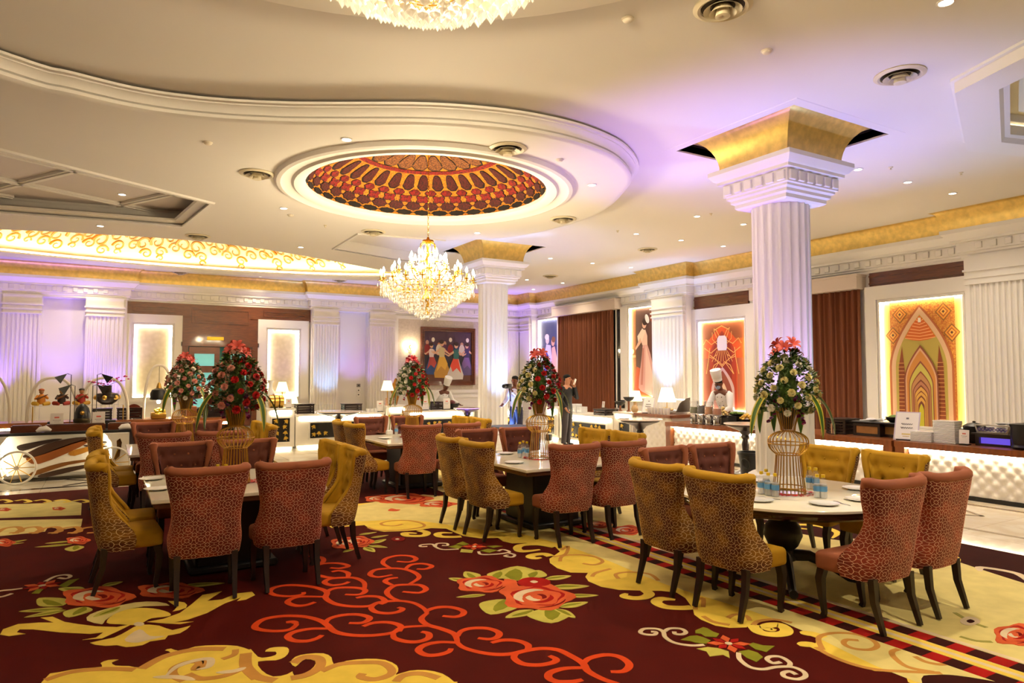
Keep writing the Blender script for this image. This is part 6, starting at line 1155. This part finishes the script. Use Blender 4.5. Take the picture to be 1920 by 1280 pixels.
musician(-.98, '#d8861c', '#d8a82c', '#a8501c', 'seated musician figurine in orange with a red turban'); musician(-.68, '#3a2418', '#a8301c', '#1a0f0a', 'seated dark-haired figurine in red and brown, middle of three'); musician(-.40 + .02, '#b02a1c', '#c8942c', '#2a140c', 'seated musician figurine in a red shirt beside the dark pot')
def flag_lamp(x, s, label):
    e = thing('pennant_stand', label, 'display stand', (x, YC + .62, ZT), 0, 'black pennant stands'); MB().span(-.06, .06, -.06, .06, 0, .012).build('foot', M_BLACK, e, smooth=False)
    for dx_, zz in ((0, .93), (.06 * s, .74)):
        MB().tube([(dx_, 0, .01), (dx_, 0, zz), (dx_ - s * .06, 0, zz + .02)], .006, 6).build('rod', M_BLACK, e)
        MB().add([(dx_ - s * .06, 0, zz + .02), (dx_ - s * .24, -.05, zz - .04), (dx_ - s * .15, -.05, zz - .15), (dx_ - s * .24, .05, zz - .04), (dx_ - s * .15, .05, zz - .15)], [(0, 1, 2), (0, 4, 3), (1, 3, 4, 2), (0, 3, 1), (0, 2, 4)]).build('pennant', M_BLACK, e, smooth=False)
flag_lamp(-.52, 1, 'stand with two black pennant cones over the figurines'); flag_lamp(-.14, -1, 'stand with two black pennant cones beside the flower urn')
e = thing('clay_oven', 'domed black clay pot with arched opening in the middle of the cart', 'pot', (-.34, YC + .58, ZT)); e.scale = (.72, .72, .78); MB().span(-.22, .22, -.16, .16, 0, .10).build('stand', M_BLACK, e, smooth=False); MB().lathe([(.13, .10), (.18, .14), (.19, .2), (.17, .24)], 24).build('bowl', mat('bronze_dark', '#3a3018', .35, .6), e); MB().lathe([(.17, .24), (.165, .34), (.13, .46), (.06, .54), (.001, .56)], 24).build('lid', M_BLACK, e); MB().lathe([(.04, 0), (.045, .01), (.03, .02)], 16, cap=True).build('badge', M_BRASS, e).rotation_euler = (PI / 2, 0, 0)
[c for c in e.children if c.name.startswith('badge')][0].location = (0, -.165, .36)
for x, lb in ((-.70, 'white menu card left of the domed pot'), (-.10, 'white menu card right of the domed pot')): sign(Vector((x, YC + .47, ZT)), 0, .19, .27, lb, .05)
for x, lb in ((-.74, 'small black box stand left of the domed pot'), (.06, 'small black box stand right of the domed pot')): o = MB().rbox((x, YC + .66, ZT + .07), (.2, .14, .14), .008, 1).build('black_box', M_BLACK); tag(o, lb, 'box')
e = thing('flower_urn', 'wide dark urn with gold roundels and pink orchids on the glass shelf', 'urn', (0.02, 14.62, 1.172)); MB().lathe([(.08, 0), (.16, .06), (.2, .14), (.17, .2), (.07, .22), (.07, .34), (.08, .35)], 26).build('body', mat('dark_bronze', '#2a1c14', .35, .5), e)
for k in range(6): a = k * PI / 3 + .3; MB().ball((.185 * math.cos(a), .185 * math.sin(a), .13), .045, (1, 1, 1), 8, 6).build('roundel', M_BRASS, e)
rnd = random.Random(2); fp = MB().ball((0, 0, 0), .02, (1, 1, .6), 6, 4).mesh('blossom', pm('#c2206a'))
for k in range(26): t = k / 26; inst('blossom', fp, e, ((-.3 + .65 * t) + rnd.uniform(-.03, .03), rnd.uniform(-.05, .05), .36 + .18 * abs(t - .35) + rnd.uniform(-.03, .1) * t))
for s in (-1, 1): MB().tube([(0, 0, .33), (s * .1, 0, .4), (s * .28, 0, .44 if s > 0 else .4)], .005, 5).build('stem', M_HERB, e)
o = MB().lathe([(.001, 0), (.13, .005), (.14, .01), (.001, .01)], 24).build('copper_disc', mat('copper_dark', '#5a2418', .3, .7), loc=(.36, 14.85, 1.16)); o.rotation_euler = (PI / 2, 0, .2); tag(o, 'dark copper plate standing behind the flower urn', 'plate')
o.location = (.46, 14.9, 1.02)
for x, w_, lb in ((-.15, .3, 'dark box behind the right menu card'), (.3, .42, 'stack of dark slatted trays under the glass shelf')): crate((x + .1, 14.9, ZS), 0, w_, .24, .20, lb + ' on the back station', 4)
crate((1.9, 14.85, ZS), 0, .5, .3, .17, 'dark slatted crate right of the narrow arch on the back station', 4); o = MB().rbox((1.45, 14.8, ZS + .11), (.18, .18, .22), .01, 1).build('copper_canister', mat('copper', '#a86a48', .35, .7)); tag(o, 'square copper canister right of the narrow arch', 'canister')
e = thing('food_display', 'yellow food display inside the narrow arch', 'display', (.87, 14.72, ZS)); MB().rbox((0, 0, .06), (.26, .2, .12), .02, 2).build('base', M_BRASS, e); heap(e, 'fruit', mat('yellow_fruit', '#d8c020', .4), 12, .12, .1, .06, .05, 3, .12, 'ball')  # brass base heaped with yellow fruit
q = Vector((2.02, 16.4, 0)); e = thing('dark_cabinet', 'tall black rounded cabinet behind the left flower vases', 'cabinet', q); MB().lathe([(.42, 0), (.44, .05), (.42, .95), (.40, 1.0), (.001, 1.02)], 30).build('body', M_BLACK, e); MB().lathe([(.45, .93), (.45, .97)], 30, cap=False).build('rim', M_DWOOD, e); tlamp((1.85, 16.25, 1.02), 'table lamp with cream shade on the black cabinet', .42, .24)
# ================================================================== VASES, FLOWERS AND TABLE SETTINGS
TZ = HT + .0125
def vprof(): return [(.128, 0), (.122, .06), (.108, .18), (.10, .27), (.098, .31), (.112, .325), (.145, .36), (.158, .405), (.15, .45), (.11, .485), (.055, .505)]
M_WIRE = mat('gold_wire', '#c89a3c', .3, .9)
wm = MB()
for k in range(26):
    a = 2 * PI * k / 26; wm.tube([(r * math.cos(a), r * math.sin(a), z) for r, z in smoothline([(r, z) for r, z in vprof()], 2)], .0036, 4)
wm = wm.mesh('wire_cage', M_WIRE)
rgm = MB()
ringm = {}
def ringmesh(r): return MB().tube([(r * math.cos(a), r * math.sin(a), 0) for a in [2 * PI * k / 36 for k in range(36)]], .005, 5, close=True).mesh('ring', M_WIRE)
RG = [(z, ringmesh(r)) for r, z in ((.128, .005), (.124, .05), (.10, .315), (.057, .505), (.158, .405))]
fun = MB()
for k in range(26): a = 2 * PI * k / 26; fun.tube([(r * math.cos(a), r * math.sin(a), z) for r, z in ((.055, .505), (.06, .55), (.10, .70))], .0036, 4)
fun = fun.mesh('funnel_wires', M_WIRE); bunch = MB().lathe([(.035, .52), (.05, .6), (.075, .70)], 14).mesh('stem_bunch', mat('stem_brown', '#5a4a24', .6, noise=.5, nscale=30, stretch=(1, 1, .1)))
petm = mat('rose_petals', '#c22a20', .6)
def carnation(m, seed):
    rnd = random.Random(seed); b = MB()
    for L, (n, r, h, t) in enumerate(((8, .027, .0, .2), (7, .026, .006, .6), (6, .022, .010, .95), (5, .017, .013, 1.2), (4, .010, .015, 1.45))):
        for k in range(n):
            a = 2 * PI * (k + .5 * L) / n + rnd.uniform(-.15, .15); c, s = math.cos(a), math.sin(a); w_ = r * .72
            def P(u, v): x = r * .2 + r * v * math.cos(t * .8); y = (u - .5) * 2 * w_ * (.35 + .65 * v); z = h + r * v * math.sin(t * .8) + .12 * r * math.sin(u * 9 + L) * v; return (x * c - y * s, x * s + y * c, z)
            b.grid(P, 4, 2)
    return b.mesh('bloom', m)
def lily(m):
    b = MB()
    for k in range(6):
        a = k * PI / 3; c, s = math.cos(a), math.sin(a)
        def P(u, v): x = .01 + .075 * v; y = (u - .5) * .04 * math.sin(PI * min(1, v * .9 + .1)); z = .035 * math.sin(v * 2.4) + .006 * abs(u - .5); return (x * c - y * s, x * s + y * c, z)
        b.grid(P, 3, 5)
    return b.mesh('lily_bloom', m)
FLM = {}
for n, c in (('cream', '#f0e4a4'), ('white', '#f6efdc'), ('pink', '#eaa292'), ('red', '#c8141a'), ('magenta', '#9a1c68'), ('violet', '#b878b8')): FLM[n] = carnation(mat('petal_' + n, c, .6, sheen=.2), 3)
LIL = {'coral': lily(mat('petal_coral', '#d8584c', .5)), 'crimson': lily(mat('petal_crimson', '#b01428', .35))}
M_FOL = mat('dark_foliage', '#264618', .5, noise=.5, nscale=12, ncol='#587628'); M_STRAP = mat('strap_leaf', '#3f6a1c', .4); M_STRAPY = mat('strap_leaf_edge', '#c8b83c', .4)
def strap(L, droop):
    pts = [Vector((0, 0, 0)), Vector((L * .35, 0, L * .10)), Vector((L * .68, 0, -L * .15 * droop)), Vector((L * .9, 0, -L * .62 * droop)), Vector((L, 0, -L * .95 * droop))]; C = smoothline(pts, 4); n = len(C); a, b = MB(), MB()
    def wd(t): return .030 * math.sin(PI * min(1, .12 + t * .88)) + .001
    va = [];
    for i, p in enumerate(C): va += [p + Vector((0, -wd(i / (n - 1)), 0)), p + Vector((0, 0, -.006)), p + Vector((0, wd(i / (n - 1)), 0))]
    fa = [];
    for i in range(n - 1): fa += [(3 * i, 3 * i + 3, 3 * i + 4, 3 * i + 1), (3 * i + 1, 3 * i + 4, 3 * i + 5, 3 * i + 2)]
    a.add(va, fa); vb = []
    for i, p in enumerate(C):
        w_ = wd(i / (n - 1)); vb += [p + Vector((0, -w_ * 1.25, .001)), p + Vector((0, -w_ * .7, .002)), p + Vector((0, w_ * .7, .002)), p + Vector((0, w_ * 1.25, .001))]
    fb = []
    for i in range(n - 1): fb += [(4 * i, 4 * i + 4, 4 * i + 5, 4 * i + 1), (4 * i + 2, 4 * i + 6, 4 * i + 7, 4 * i + 3)]
    b.add(vb, fb); return a.mesh('strap_leaf', M_STRAP), b.mesh('leaf_edge', M_STRAPY)
STR = [strap(.34, .8), strap(.28, 1.0), strap(.40, .6)]
def foliage_mesh(seed):
    rnd = random.Random(seed); b = MB()
    for k in range(1500):
        a = rnd.uniform(0, 2 * PI); t = rnd.random(); z = .66 + .50 * t; rr = (.075 + .15 * math.sin(PI * min(1, .25 + t * .75)) ** .8) * rnd.uniform(.55, 1.08)
        p = Vector((rr * math.cos(a), rr * math.sin(a), z)); d = Vector((math.cos(a), math.sin(a), rnd.uniform(-.6, .9))).normalized(); s = rnd.uniform(.025, .055); q = d.cross(Vector((rnd.uniform(-1, 1), rnd.uniform(-1, 1), 1))).normalized() * s * rnd.uniform(.18, .34)
        b.add([p, p + d * s * .5 + q, p + d * s, p + d * s * .5 - q], [(0, 1, 2, 3)])
    return b.mesh('foliage', M_FOL)
FOL = [foliage_mesh(k) for k in (1, 2)]
corem = MB().lathe([(.03, .66), (.06, .74), (.08, .85), (.06, 1.0), (.03, 1.10), (.001, 1.12)], 14).mesh('foliage_core', M_FOL)
def vase(x, y, z, label, flabel, pal, top, seed, orch='magenta'):
    v = thing('wire_vase', label, 'vase', (x, y, z), seed, 'gold wire vases on the tables'); tag(inst('wire_cage', wm, v), kind='stuff')
    for zz, me in RG: inst('ring', me, v, (0, 0, zz))
    tag(inst('funnel_wires', fun, v), kind='stuff')
    f = thing('flower_arrangement', flabel, 'flowers', (x, y, z), 0, 'tall flower arrangements'); rnd = random.Random(seed); view = math.atan2(-y, -x)
    inst('foliage_core', corem, f); inst('stem_bunch', bunch, f); tag(inst('foliage', FOL[seed % 2], f, rot=(0, 0, seed)), kind='stuff')
    n = 60
    for k in range(n):
        t = (k + .5) / n; a = view + (k * 2.399963) % (2 * PI); z_ = .66 + .46 * t; rr = .085 + .155 * math.sin(PI * min(1, .25 + t * .75)) ** .8
        if t > .9: rr *= .7
        side = math.sin(a - view)            # which side of the bouquet, seen from the hall
        c = pal[1] if (side < -.15 and len(pal) > 1) else pal[0]
        if len(pal) > 2 and k % 5 == 0: c = pal[2]
        d = Vector((math.cos(a), math.sin(a), .25 + 1.2 * (t - .4))); o = inst('bloom', FLM[c], f, (rr * math.cos(a), rr * math.sin(a), z_), sc=rnd.uniform(.8, 1.1)); o.rotation_mode = 'QUATERNION'; o.rotation_quaternion = d.to_track_quat('Z', 'Y')
    for k in range(7):
        a = 2 * PI * k / 7; d = Vector((math.cos(a), math.sin(a), .9)) if k else Vector((0, 0, 1)); o = inst('lily_bloom', LIL[top], f, (.07 * math.cos(a), .07 * math.sin(a), 1.16 + .03 * (k % 3)), sc=.9); o.rotation_mode = 'QUATERNION'; o.rotation_quaternion = d.to_track_quat('Z', 'Y')
    for k in range(8):
        a = view + (-2.2, -1.5, -.9, .9, 1.4, 1.9, 2.8, -2.8)[k] + rnd.uniform(-.2, .2); l, ed = STR[k % 3]; o = inst('strap_leaf', l, f, (.08 * math.cos(a), .08 * math.sin(a), .82), (0, .35, a)); inst('leaf_edge', ed, o)
    for s, nn in ((1, 12), (-1, 8)):
        a0 = view + s * .7
        for k in range(nn):
            t = k / nn; o = inst('orchid_blossom', FLM[orch if k % 3 else 'violet'], f, ((.10 + .10 * t) * math.cos(a0) + rnd.uniform(-.02, .02), (.10 + .10 * t) * math.sin(a0) + rnd.uniform(-.02, .02), .78 - .22 * t), (rnd.uniform(-1, 1), rnd.uniform(-1, 1), 0), .55)
    pe = MB(); r_ = random.Random(seed + 9)
    for k in range(150):
        a = r_.uniform(0, 6.283); r = r_.uniform(.135, .20); c = Vector((r * math.cos(a), r * math.sin(a), .002 + r_.random() * .008)); u = Vector((math.cos(a * 3), math.sin(a * 3), r_.uniform(-.3, .3))) * .013; w_ = Vector((-u.y, u.x, r_.uniform(0, .006))) * .8; pe.add([c - u, c + w_, c + u, c - w_], [(0, 1, 2, 3)])
    o = pe.build('petal_ring', petm, None, smooth=False, loc=(x, y, z)); tag(o, 'scattered red petals around the foot of ' + label.replace('gold wire vase', 'the vase'), 'petals', kind='stuff')
vase(4.86, 3.72, TZ, 'gold wire vase on the round table', 'cream carnations with coral lilies and orchids above the round table', ['cream', 'cream', 'white'], 'coral', 1)
vase(1.02, 6.62, TZ, 'gold wire vase on the front left table', 'pink and red carnations with coral lilies above the front left table', ['red', 'pink'], 'coral', 2)
vase(.93, 10.3, TZ, 'gold wire vase on the back left table', 'pale pink carnations with a coral lily above the back left table', ['pink', 'pink', 'white'], 'coral', 3)
vase(4.36, 6.72, TZ, 'gold wire vase on the middle table', 'yellow and red flowers with coral lilies above the middle table', ['red', 'cream'], 'coral', 4)
vase(4.15, 10.08, TZ, 'gold wire vase on the back middle table', 'white and red roses with crimson lilies above the back middle table', ['red', 'white'], 'crimson', 5, 'red')
# bottles
bt = [('body', MB().lathe([(.001, .001), (.028, .002), (.03, .01), (.03, .115), (.022, .145), (.012, .158), (.012, .168)], 16, cap=False).mesh('body', M_ACR)), ('water', MB().lathe([(.001, .004), (.027, .005), (.027, .11), (.001, .112)], 14).mesh('water', mat('water_in_bottle', (.85, .9, .92), .05, alpha=.35))), ('label', MB().lathe([(.0305, .055), (.0305, .095)], 16, cap=False).mesh('label', mat('bottle_label', '#5a96cc', .4))), ('cap', MB().lathe([(.014, .162), (.015, .165), (.015, .185), (.001, .187)], 14).mesh('cap', mat('yellow_cap', '#e8c414', .35)))]
def bottle(x, y, z, label):
    e = thing('water_bottle', label, 'bottle', (x, y, z), 0, 'small yellow-capped water bottles')
    for n, me in bt: inst(n, me, e)
ON = ('first', 'second', 'third', 'fourth')
for k, p in enumerate(((1428, 926), (1437, 921), (1441, 929), (1454, 931))): q = level(*p, TZ); bottle(q.x, q.y, TZ, f'yellow-capped water bottle left of the round table vase, {ON[k]} from left')
for k, p in enumerate(((1518, 916), (1530, 918), (1533, 933), (1544, 934))): q = level(*p, TZ); bottle(q.x, q.y, TZ, f'yellow-capped water bottle right of the round table vase, {ON[k]} from left')
for k, p in enumerate(((975, 858), (981, 855), (988, 857))): q = level(*p, TZ); bottle(q.x, q.y, TZ, f'yellow-capped water bottle on the middle table, {ON[k]} from left')
for k, (x, y) in enumerate(((.74, 6.38), (.86, 6.52), (.92, 6.48), (1.22, 6.5))): bottle(x, y, TZ, f'yellow-capped water bottle on the front left table, {ON[k]} from left')
for k, p in enumerate(((743, 815), (755, 818))): q = level(*p, TZ); bottle(q.x, q.y, TZ, f'yellow-capped water bottle on the back middle table, {ON[k]} from left')
PLM = MB().lathe([(.06, 0), (.065, .004), (.105, .014), (.108, .017), (.07, .008), (.001, .006)], 32, cap=True).mesh('plate', M_CHINA)
FKM = MB().tube([(0, -.09, .004), (0, 0, .004), (0, .05, .007), (0, .09, .005)], [.003, .004, .008, .006], 6, flat=(.4, 1.3)).mesh('fork', M_STEEL)
def place_setting(x, y, rz, where):
    o = inst('dinner_plate', PLM, None, (x, y, TZ)); tag(o, 'white side plate ' + where, 'plate', 'white side plates on the tables'); d = Vector((math.cos(rz), math.sin(rz)))
    o = inst('fork', FKM, None, (x + d.x * .155, y + d.y * .155, TZ), (0, 0, rz)); tag(o, 'fork by the plate ' + where, 'fork', 'forks on the tables')
for p, rz, wh in (((1424, 939), .2, 'at front left of the round table'), ((1545, 946), -.3, 'at front middle of the round table'), ((1605, 917), .6, 'at right of the round table'), ((1612, 938), .3, 'at front right of the round table behind the rose chair'), ((1412, 902), .4, 'at far left of the round table')): q = level(*p, TZ); place_setting(q.x, q.y, rz, wh)
for p, wh in (((947, 851), 'at left rear of the middle table'), ((964, 868), 'at left front of the middle table'), ((284, 899), 'at far left of the front left table'), ((296, 918), 'at near left of the front left table'), ((718, 812), 'at far left of the back middle table'), ((722, 822), 'at near left of the back middle table')): q = level(*p, TZ); place_setting(q.x, q.y, 1.2, wh)
for x, y, wh in ((.55, 10.0, 'at near left of the back left table'), (.5, 10.5, 'at far left of the back left table'), (4.75, 6.35, 'at right front of the middle table')): place_setting(x, y, 1.4, wh)
q = level(730, 815, TZ); e = thing('sugar_bowl', 'small white bowl with green stems on the back middle table', 'bowl', (q.x, q.y, TZ)); MB().rbox((0, 0, .04), (.10, .10, .08), .02, 2).build('bowl', M_CHINA, e); MB().tube([(0, 0, .05), (.01, 0, .2), (0, 0, .30)], .006, 6).build('stem', M_HERB, e); MB().ball((0, 0, .31), .02).build('bloom', pm('#d8c020'), e)

# ================================================================== PEOPLE
def skin_mesh(name, V, E, m, parent, sub=1, root=0):
    """V: {joint: (x, y, z, radius)}; one continuous skinned figure"""
    K = list(V); me = bpy.data.meshes.new(name); me.from_pydata([V[k][:3] for k in K], [(K.index(a), K.index(b)) for a, b in E], []); o = bpy.data.objects.new(name, me); COL.objects.link(o); o.parent = parent
    md = o.modifiers.new('skin', 'SKIN'); md.use_smooth_shade = True
    for i, k in enumerate(K):
        s = me.skin_vertices[0].data[i]; r = V[k][3]; s.radius = r if isinstance(r, tuple) else (r, r); s.use_root = (i == root)
    sb = o.modifiers.new('sub', 'SUBSURF'); sb.levels = sb.render_levels = sub; me.materials.append(m); return o
SKIN = mat('skin_tan', '#a8704c', .55); SKIND = mat('skin_brown', '#6a3a24', .55); HAIR = mat('black_hair', '#050404', .9)
def person(label, loc, rz, skin, top, legs, arms, lean=0.0, hat=False, mask=False, hold=None, sc=1.0, group=None, look=0.0, shoes=True):
    p = thing('person', label, 'person', loc, rz, group); p.scale = (sc,) * 3
    def L(x, y, z): return (x, y - max(0, z - .95) * math.sin(lean), .95 + (z - .95) * math.cos(lean) if z > .95 else z)
    V = {'pelvis': (0, 0, .95, (.15, .11)), 'waist': (*L(0, 0, 1.08), (.14, .105)), 'chest': (*L(0, .005, 1.27), (.165, .115)), 'collar': (*L(0, 0, 1.41), (.09, .07)), 'neck': (*L(0, -.01, 1.47), (.055, .055)), 'jaw': (*L(0, -.035, 1.545), (.062, .078)), 'brow': (*L(0, -.03, 1.63), (.076, .092)), 'crown': (*L(0, -.01, 1.705), (.055, .065))}
    E = [('pelvis', 'waist'), ('waist', 'chest'), ('chest', 'collar'), ('collar', 'neck'), ('neck', 'jaw'), ('jaw', 'brow'), ('brow', 'crown')]
    for s, n in ((-1, 'l'), (1, 'r')):
        el, wr = arms[0 if s < 0 else 1]; V['sh' + n] = (*L(s * .185, 0, 1.38), .062); V['el' + n] = (*el, .046); V['wr' + n] = (*wr, .032)
        E += [('collar', 'sh' + n), ('sh' + n, 'el' + n), ('el' + n, 'wr' + n)]
        d = (Vector(wr) - Vector(el)).normalized(); side = d.cross(Vector((0, 0, 1))); side = side.normalized() if side.length > .2 else Vector((0, 1, 0)); nn = d.cross(side); pl = Vector(wr) + d * .07; V['pa' + n] = (*pl, (.038, .02)); E.append(('wr' + n, 'pa' + n))
        for f in range(4):
            a = pl + d * .035 + side * (.028 - .018 * f); ln = (.036, .044, .041, .03)[f]; b = a + d * ln - nn * .012; c = b + d * ln * .5 - nn * .022
            V[f'f{f}a' + n] = (*a, .0095); V[f'f{f}b' + n] = (*b, .009); V[f'f{f}c' + n] = (*c, .0075); E += [('pa' + n, f'f{f}a' + n), (f'f{f}a' + n, f'f{f}b' + n), (f'f{f}b' + n, f'f{f}c' + n)]
        a = Vector(wr) + d * .045 + side * .035; b = a + d * .03 + side * .022; V['ta' + n] = (*a, .011); V['tb' + n] = (*b, .009); E += [('wr' + n, 'ta' + n), ('ta' + n, 'tb' + n)]
        V['hi' + n] = (s * .085, 0, .88, .095); V['kn' + n] = (s * .10, -.005, .49, .062); V['an' + n] = (s * .10, .03, .10, .042); V['he' + n] = (s * .10, .03, .04, .035); V['to' + n] = (s * .115, -.13, .03, .032)
        E += [('pelvis', 'hi' + n), ('hi' + n, 'kn' + n), ('kn' + n, 'an' + n), ('an' + n, 'he' + n), ('he' + n, 'to' + n)]
    skin_mesh('body', V, E, skin, p, 2)
    def gro(v, g): return (*v[:3], tuple(q + g for q in v[3]) if isinstance(v[3], tuple) else v[3] + g)
    tp = MB(); tp.tube([L(0, 0, .90 if not hat else .82), V['pelvis'][:3], V['waist'][:3], L(0, .003, 1.2), V['chest'][:3], L(0, 0, 1.37), V['collar'][:3], L(0, -.005, 1.44)], [.165, .168, .158, .175, .186, .165, .125, .09], 16, flat=(.72, 1))
    for n in 'lr':
        a, b_, c = (Vector(V[k + n][:3]) for k in ('sh', 'el', 'wr')); tp.tube([a * .9 + Vector(V['collar'][:3]) * .1, a, a.lerp(b_, .5), b_, b_.lerp(c, .5), b_.lerp(c, .95)], [.068, .078, .068, .060, .052, .046], 10)
    tp.build('jacket' if hat else 'shirt', top, p, angle=80)
    tr2 = MB()
    for s, n in ((-1, 'l'), (1, 'r')): tr2.tube([(s * .05, 0, .96), (s * .082, 0, .86), (s * .095, -.003, .68), V['kn' + n][:3], (s * .10, .015, .28), (s * .10, .03, .07)], [.115, .108, .092, .077, .066, .062], 12)
    tr2.build('trousers', legs, p, angle=80)
    for n in 'lr':
        S = {'a': gro(V['he' + n], .014), 'b': gro(V['to' + n], .013)}; skin_mesh('shoe', S, [('a', 'b')], M_BLACK, p, 2)
    b = Vector(V['brow'][:3]); j = Vector(V['jaw'][:3]); up = (b - j).normalized(); fw = Vector((0, -1, 0)); fw = (fw - up * fw.dot(up)).normalized(); rt = Vector((1, 0, 0)); BM = Matrix((rt, -fw, up)).transposed()
    hd = MB(); hd.ball(b + up * .045 - fw * .022, .092, (.90, 1.02, .66), 14, 10, BM); hd.ball(b - fw * .055 - up * .01, .07, (.95, .7, .9), 12, 8, BM); hd.build('hair', HAIR, p)
    MB().tube([b + fw * .085, b + fw * .105 - up * .04, b + fw * .09 - up * .05], [.008, .014, .008], 6).build('nose', skin, p)
    for s in (-1, 1):
        MB().ball(b + fw * .083 + rt * s * .03 - up * .005, .010).build('eye', mat('eye_dark', '#1a120e', .2), p); MB().ball(b + rt * s * .078 - up * .03 - fw * .0, .022, (.4, .8, 1.2), 8, 6).build('ear', skin, p)
    MB().ball(j + fw * .075 - up * .0, .02, (1.2, .4, .35), 8, 5, BM).build('mouth', mat('lips', '#7a3c30', .5), p)
    if mask: MB().ball(j + fw * .045 + up * .012, .062, (.95, .8, .85), 12, 8, BM).build('face_mask', mat('blue_mask', '#8fa8c4', .7), p)
    if hat:
        h = MB(); c = b + up * .06; h.tube([c, c + up * .06, c + up * .065, c + up * .2, c + up * .25, c + up * .26], [.098, .10, .105, .118, .115, .02], 18); h.build('chef_hat', M_CLOTH, p)
        for z in (1.1, 1.2, 1.3):
            for s in (-1, 1): v = Vector(L(s * .05, -.125, z)); MB().ball(v, .011).build('button', M_BLACK, p)
    return p
M_CLOTH = mat('chef_white', (.82, .81, .80), .7)
man = person('standing man in black shirt and grey trousers holding a white phone to his face', (9.62, 13.62, 0), R(24), mat('skin_light', '#b98262', .55), mat('black_shirt', '#050509', .7), mat('grey_trousers', '#383234', .8), [((-.26, .02, 1.12), (-.17, -.06, .93)), ((.25, -.14, 1.17), (.10, -.16, 1.44))])
o = MB().rbox((0, 0, 0), (.075, .015, .15), .006, 1).build('mobile_phone', M_PAPER, loc=man.matrix_basis @ Vector((.07, -.19, 1.55))); o.rotation_euler = (.2, .3, R(24)); tag(o, 'white phone held to his face by the standing man', 'phone')
q = onX(1362, 760, 11.45); person('chef in white jacket, tall hat and blue mask leaning over the wooden counter', (11.45, q.y, 0), R(-80), SKIND, M_CLOTH, M_CLOTH, [((-.27, -.30, 1.05), (-.16, -.52, .93)), ((.26, -.28, 1.05), (.12, -.52, .90))], R(24), True, True, sc=.98)
q = onY(826, 745, 17.55); person('chef in white jacket and tall hat bending over the back counter', (q.x, 17.62, 0), R(4), SKIND, M_CLOTH, M_CLOTH, [((-.33, -.22, 1.08), (-.36, -.42, .96)), ((.33, -.22, 1.08), (.42, -.42, .98))], R(34), True, False, sc=.93)
q = onY(966, 740, 14.35); cmn = person('man in pale shirt and dark jeans filming with a camera beside the far column', (q.x, 14.3, 0), R(-62), SKIND, mat('lilac_shirt', '#c8c0dc', .7), mat('dark_jeans', '#1c1c3a', .8), [((-.26, -.05, 1.12), (-.22, -.28, 1.02)), ((.24, -.16, 1.15), (.10, -.36, 1.36))], R(4), sc=.98)
cmr = thing('video_camera', 'dark video camera on a handle held up by the filming man', 'camera', cmn.matrix_basis @ Vector((.08, -.52, 1.42)), R(-62)); MB().rbox((0, 0, .06), (.10, .2, .11), .012, 2).build('body', M_BLACK, cmr); MB().tube([(0, -.1, .06), (0, -.2, .06)], [.04, .045], 16).build('lens', M_BLACK, cmr); MB().tube([(0, .06, 0), (0, .09, -.10), (0, .12, -.3)], .014, 8).build('handle', M_BLACK, cmr)

# ================================================================== COLOURED UPLIGHTS
PUR, BLU = (.29, .15, 1.0), (.24, .48, 1.0)
def uplight(x, y, label, col, en, tx=0, ty=0, spot=75):
    e = thing('floor_uplight', label, 'uplight', (x, y, 0), 0, 'coloured LED floor uplights'); MB().lathe([(.05, .04), (.09, .06), (.09, .2), (.08, .2), (.075, .16)], 18, cap=False).build('can', M_BLACK, e); MB().lathe([(.001, .165), (.075, .165)], 18, cap=False).build('lens', mat('lens_%02d%02d' % (col[0] * 99, col[1] * 99), col, .3, emit=6, ecol=col), e); MB().tube([(-.11, 0, .01), (-.11, 0, .12), (.11, 0, .12), (.11, 0, .01)], .008, 6).build('yoke', M_BLACK, e)
    lamp('uplight_beam', 'SPOT', (0, 0, .22), en * K_PURP, col, .06, e, (PI + ty, tx, 0), R(spot), .7)
uplight(7.05, 7.35, 'uplight at the left foot of the nearest column', PUR, 300, 0, 0, 62)
uplight(7.25, 5.45, 'uplight before the nearest column behind the round table', (.46, .3, 1), 260, .1, -.1, 70)
uplight(9.3, 7.3, 'uplight behind the nearest column', PUR, 170, 0, 0, 70)
uplight(9.15, 5.45, 'uplight at the right foot of the nearest column', BLU, 260, 0, 0, 80)
uplight(7.55, 14.9, 'uplight at the left foot of the far column', PUR, 150, .12, 0, 70); uplight(8.45, 14.35, 'uplight before the far column', BLU, 330, 0, -.12, 70); uplight(9.75, 14.6, 'uplight at the right foot of the far column', BLU, 120, -.1, 0, 80)
for x, lb, c, en in ((-2.9, 'before the leftmost pilaster', PUR, 300), (-1.15, 'before the left niche', PUR, 260), (.2, 'before the second pilaster from left', PUR, 200), (5.3, 'before the lit panel right of the doors', PUR, 90), (6.7, 'before the pilaster right of the doors', BLU, 150), (7.75, 'before the right niche', PUR, 150), (9.4, 'before the pilaster left of the painting', PUR, 60), (13.4, 'before the corner pilaster', PUR, 330)): uplight(x, 23.35, 'uplight ' + lb, c, en, 0, -.26, 62)
uplight(13.7, 22.6, 'uplight before the blue mural', PUR, 300, .26, 0, 62); uplight(13.75, 15.5, 'uplight before the pilaster beside the lady mural', BLU, 280, .24, 0, 58); uplight(13.75, 13.6, 'uplight before the vault mural', PUR, 110, .24, 0, 62)
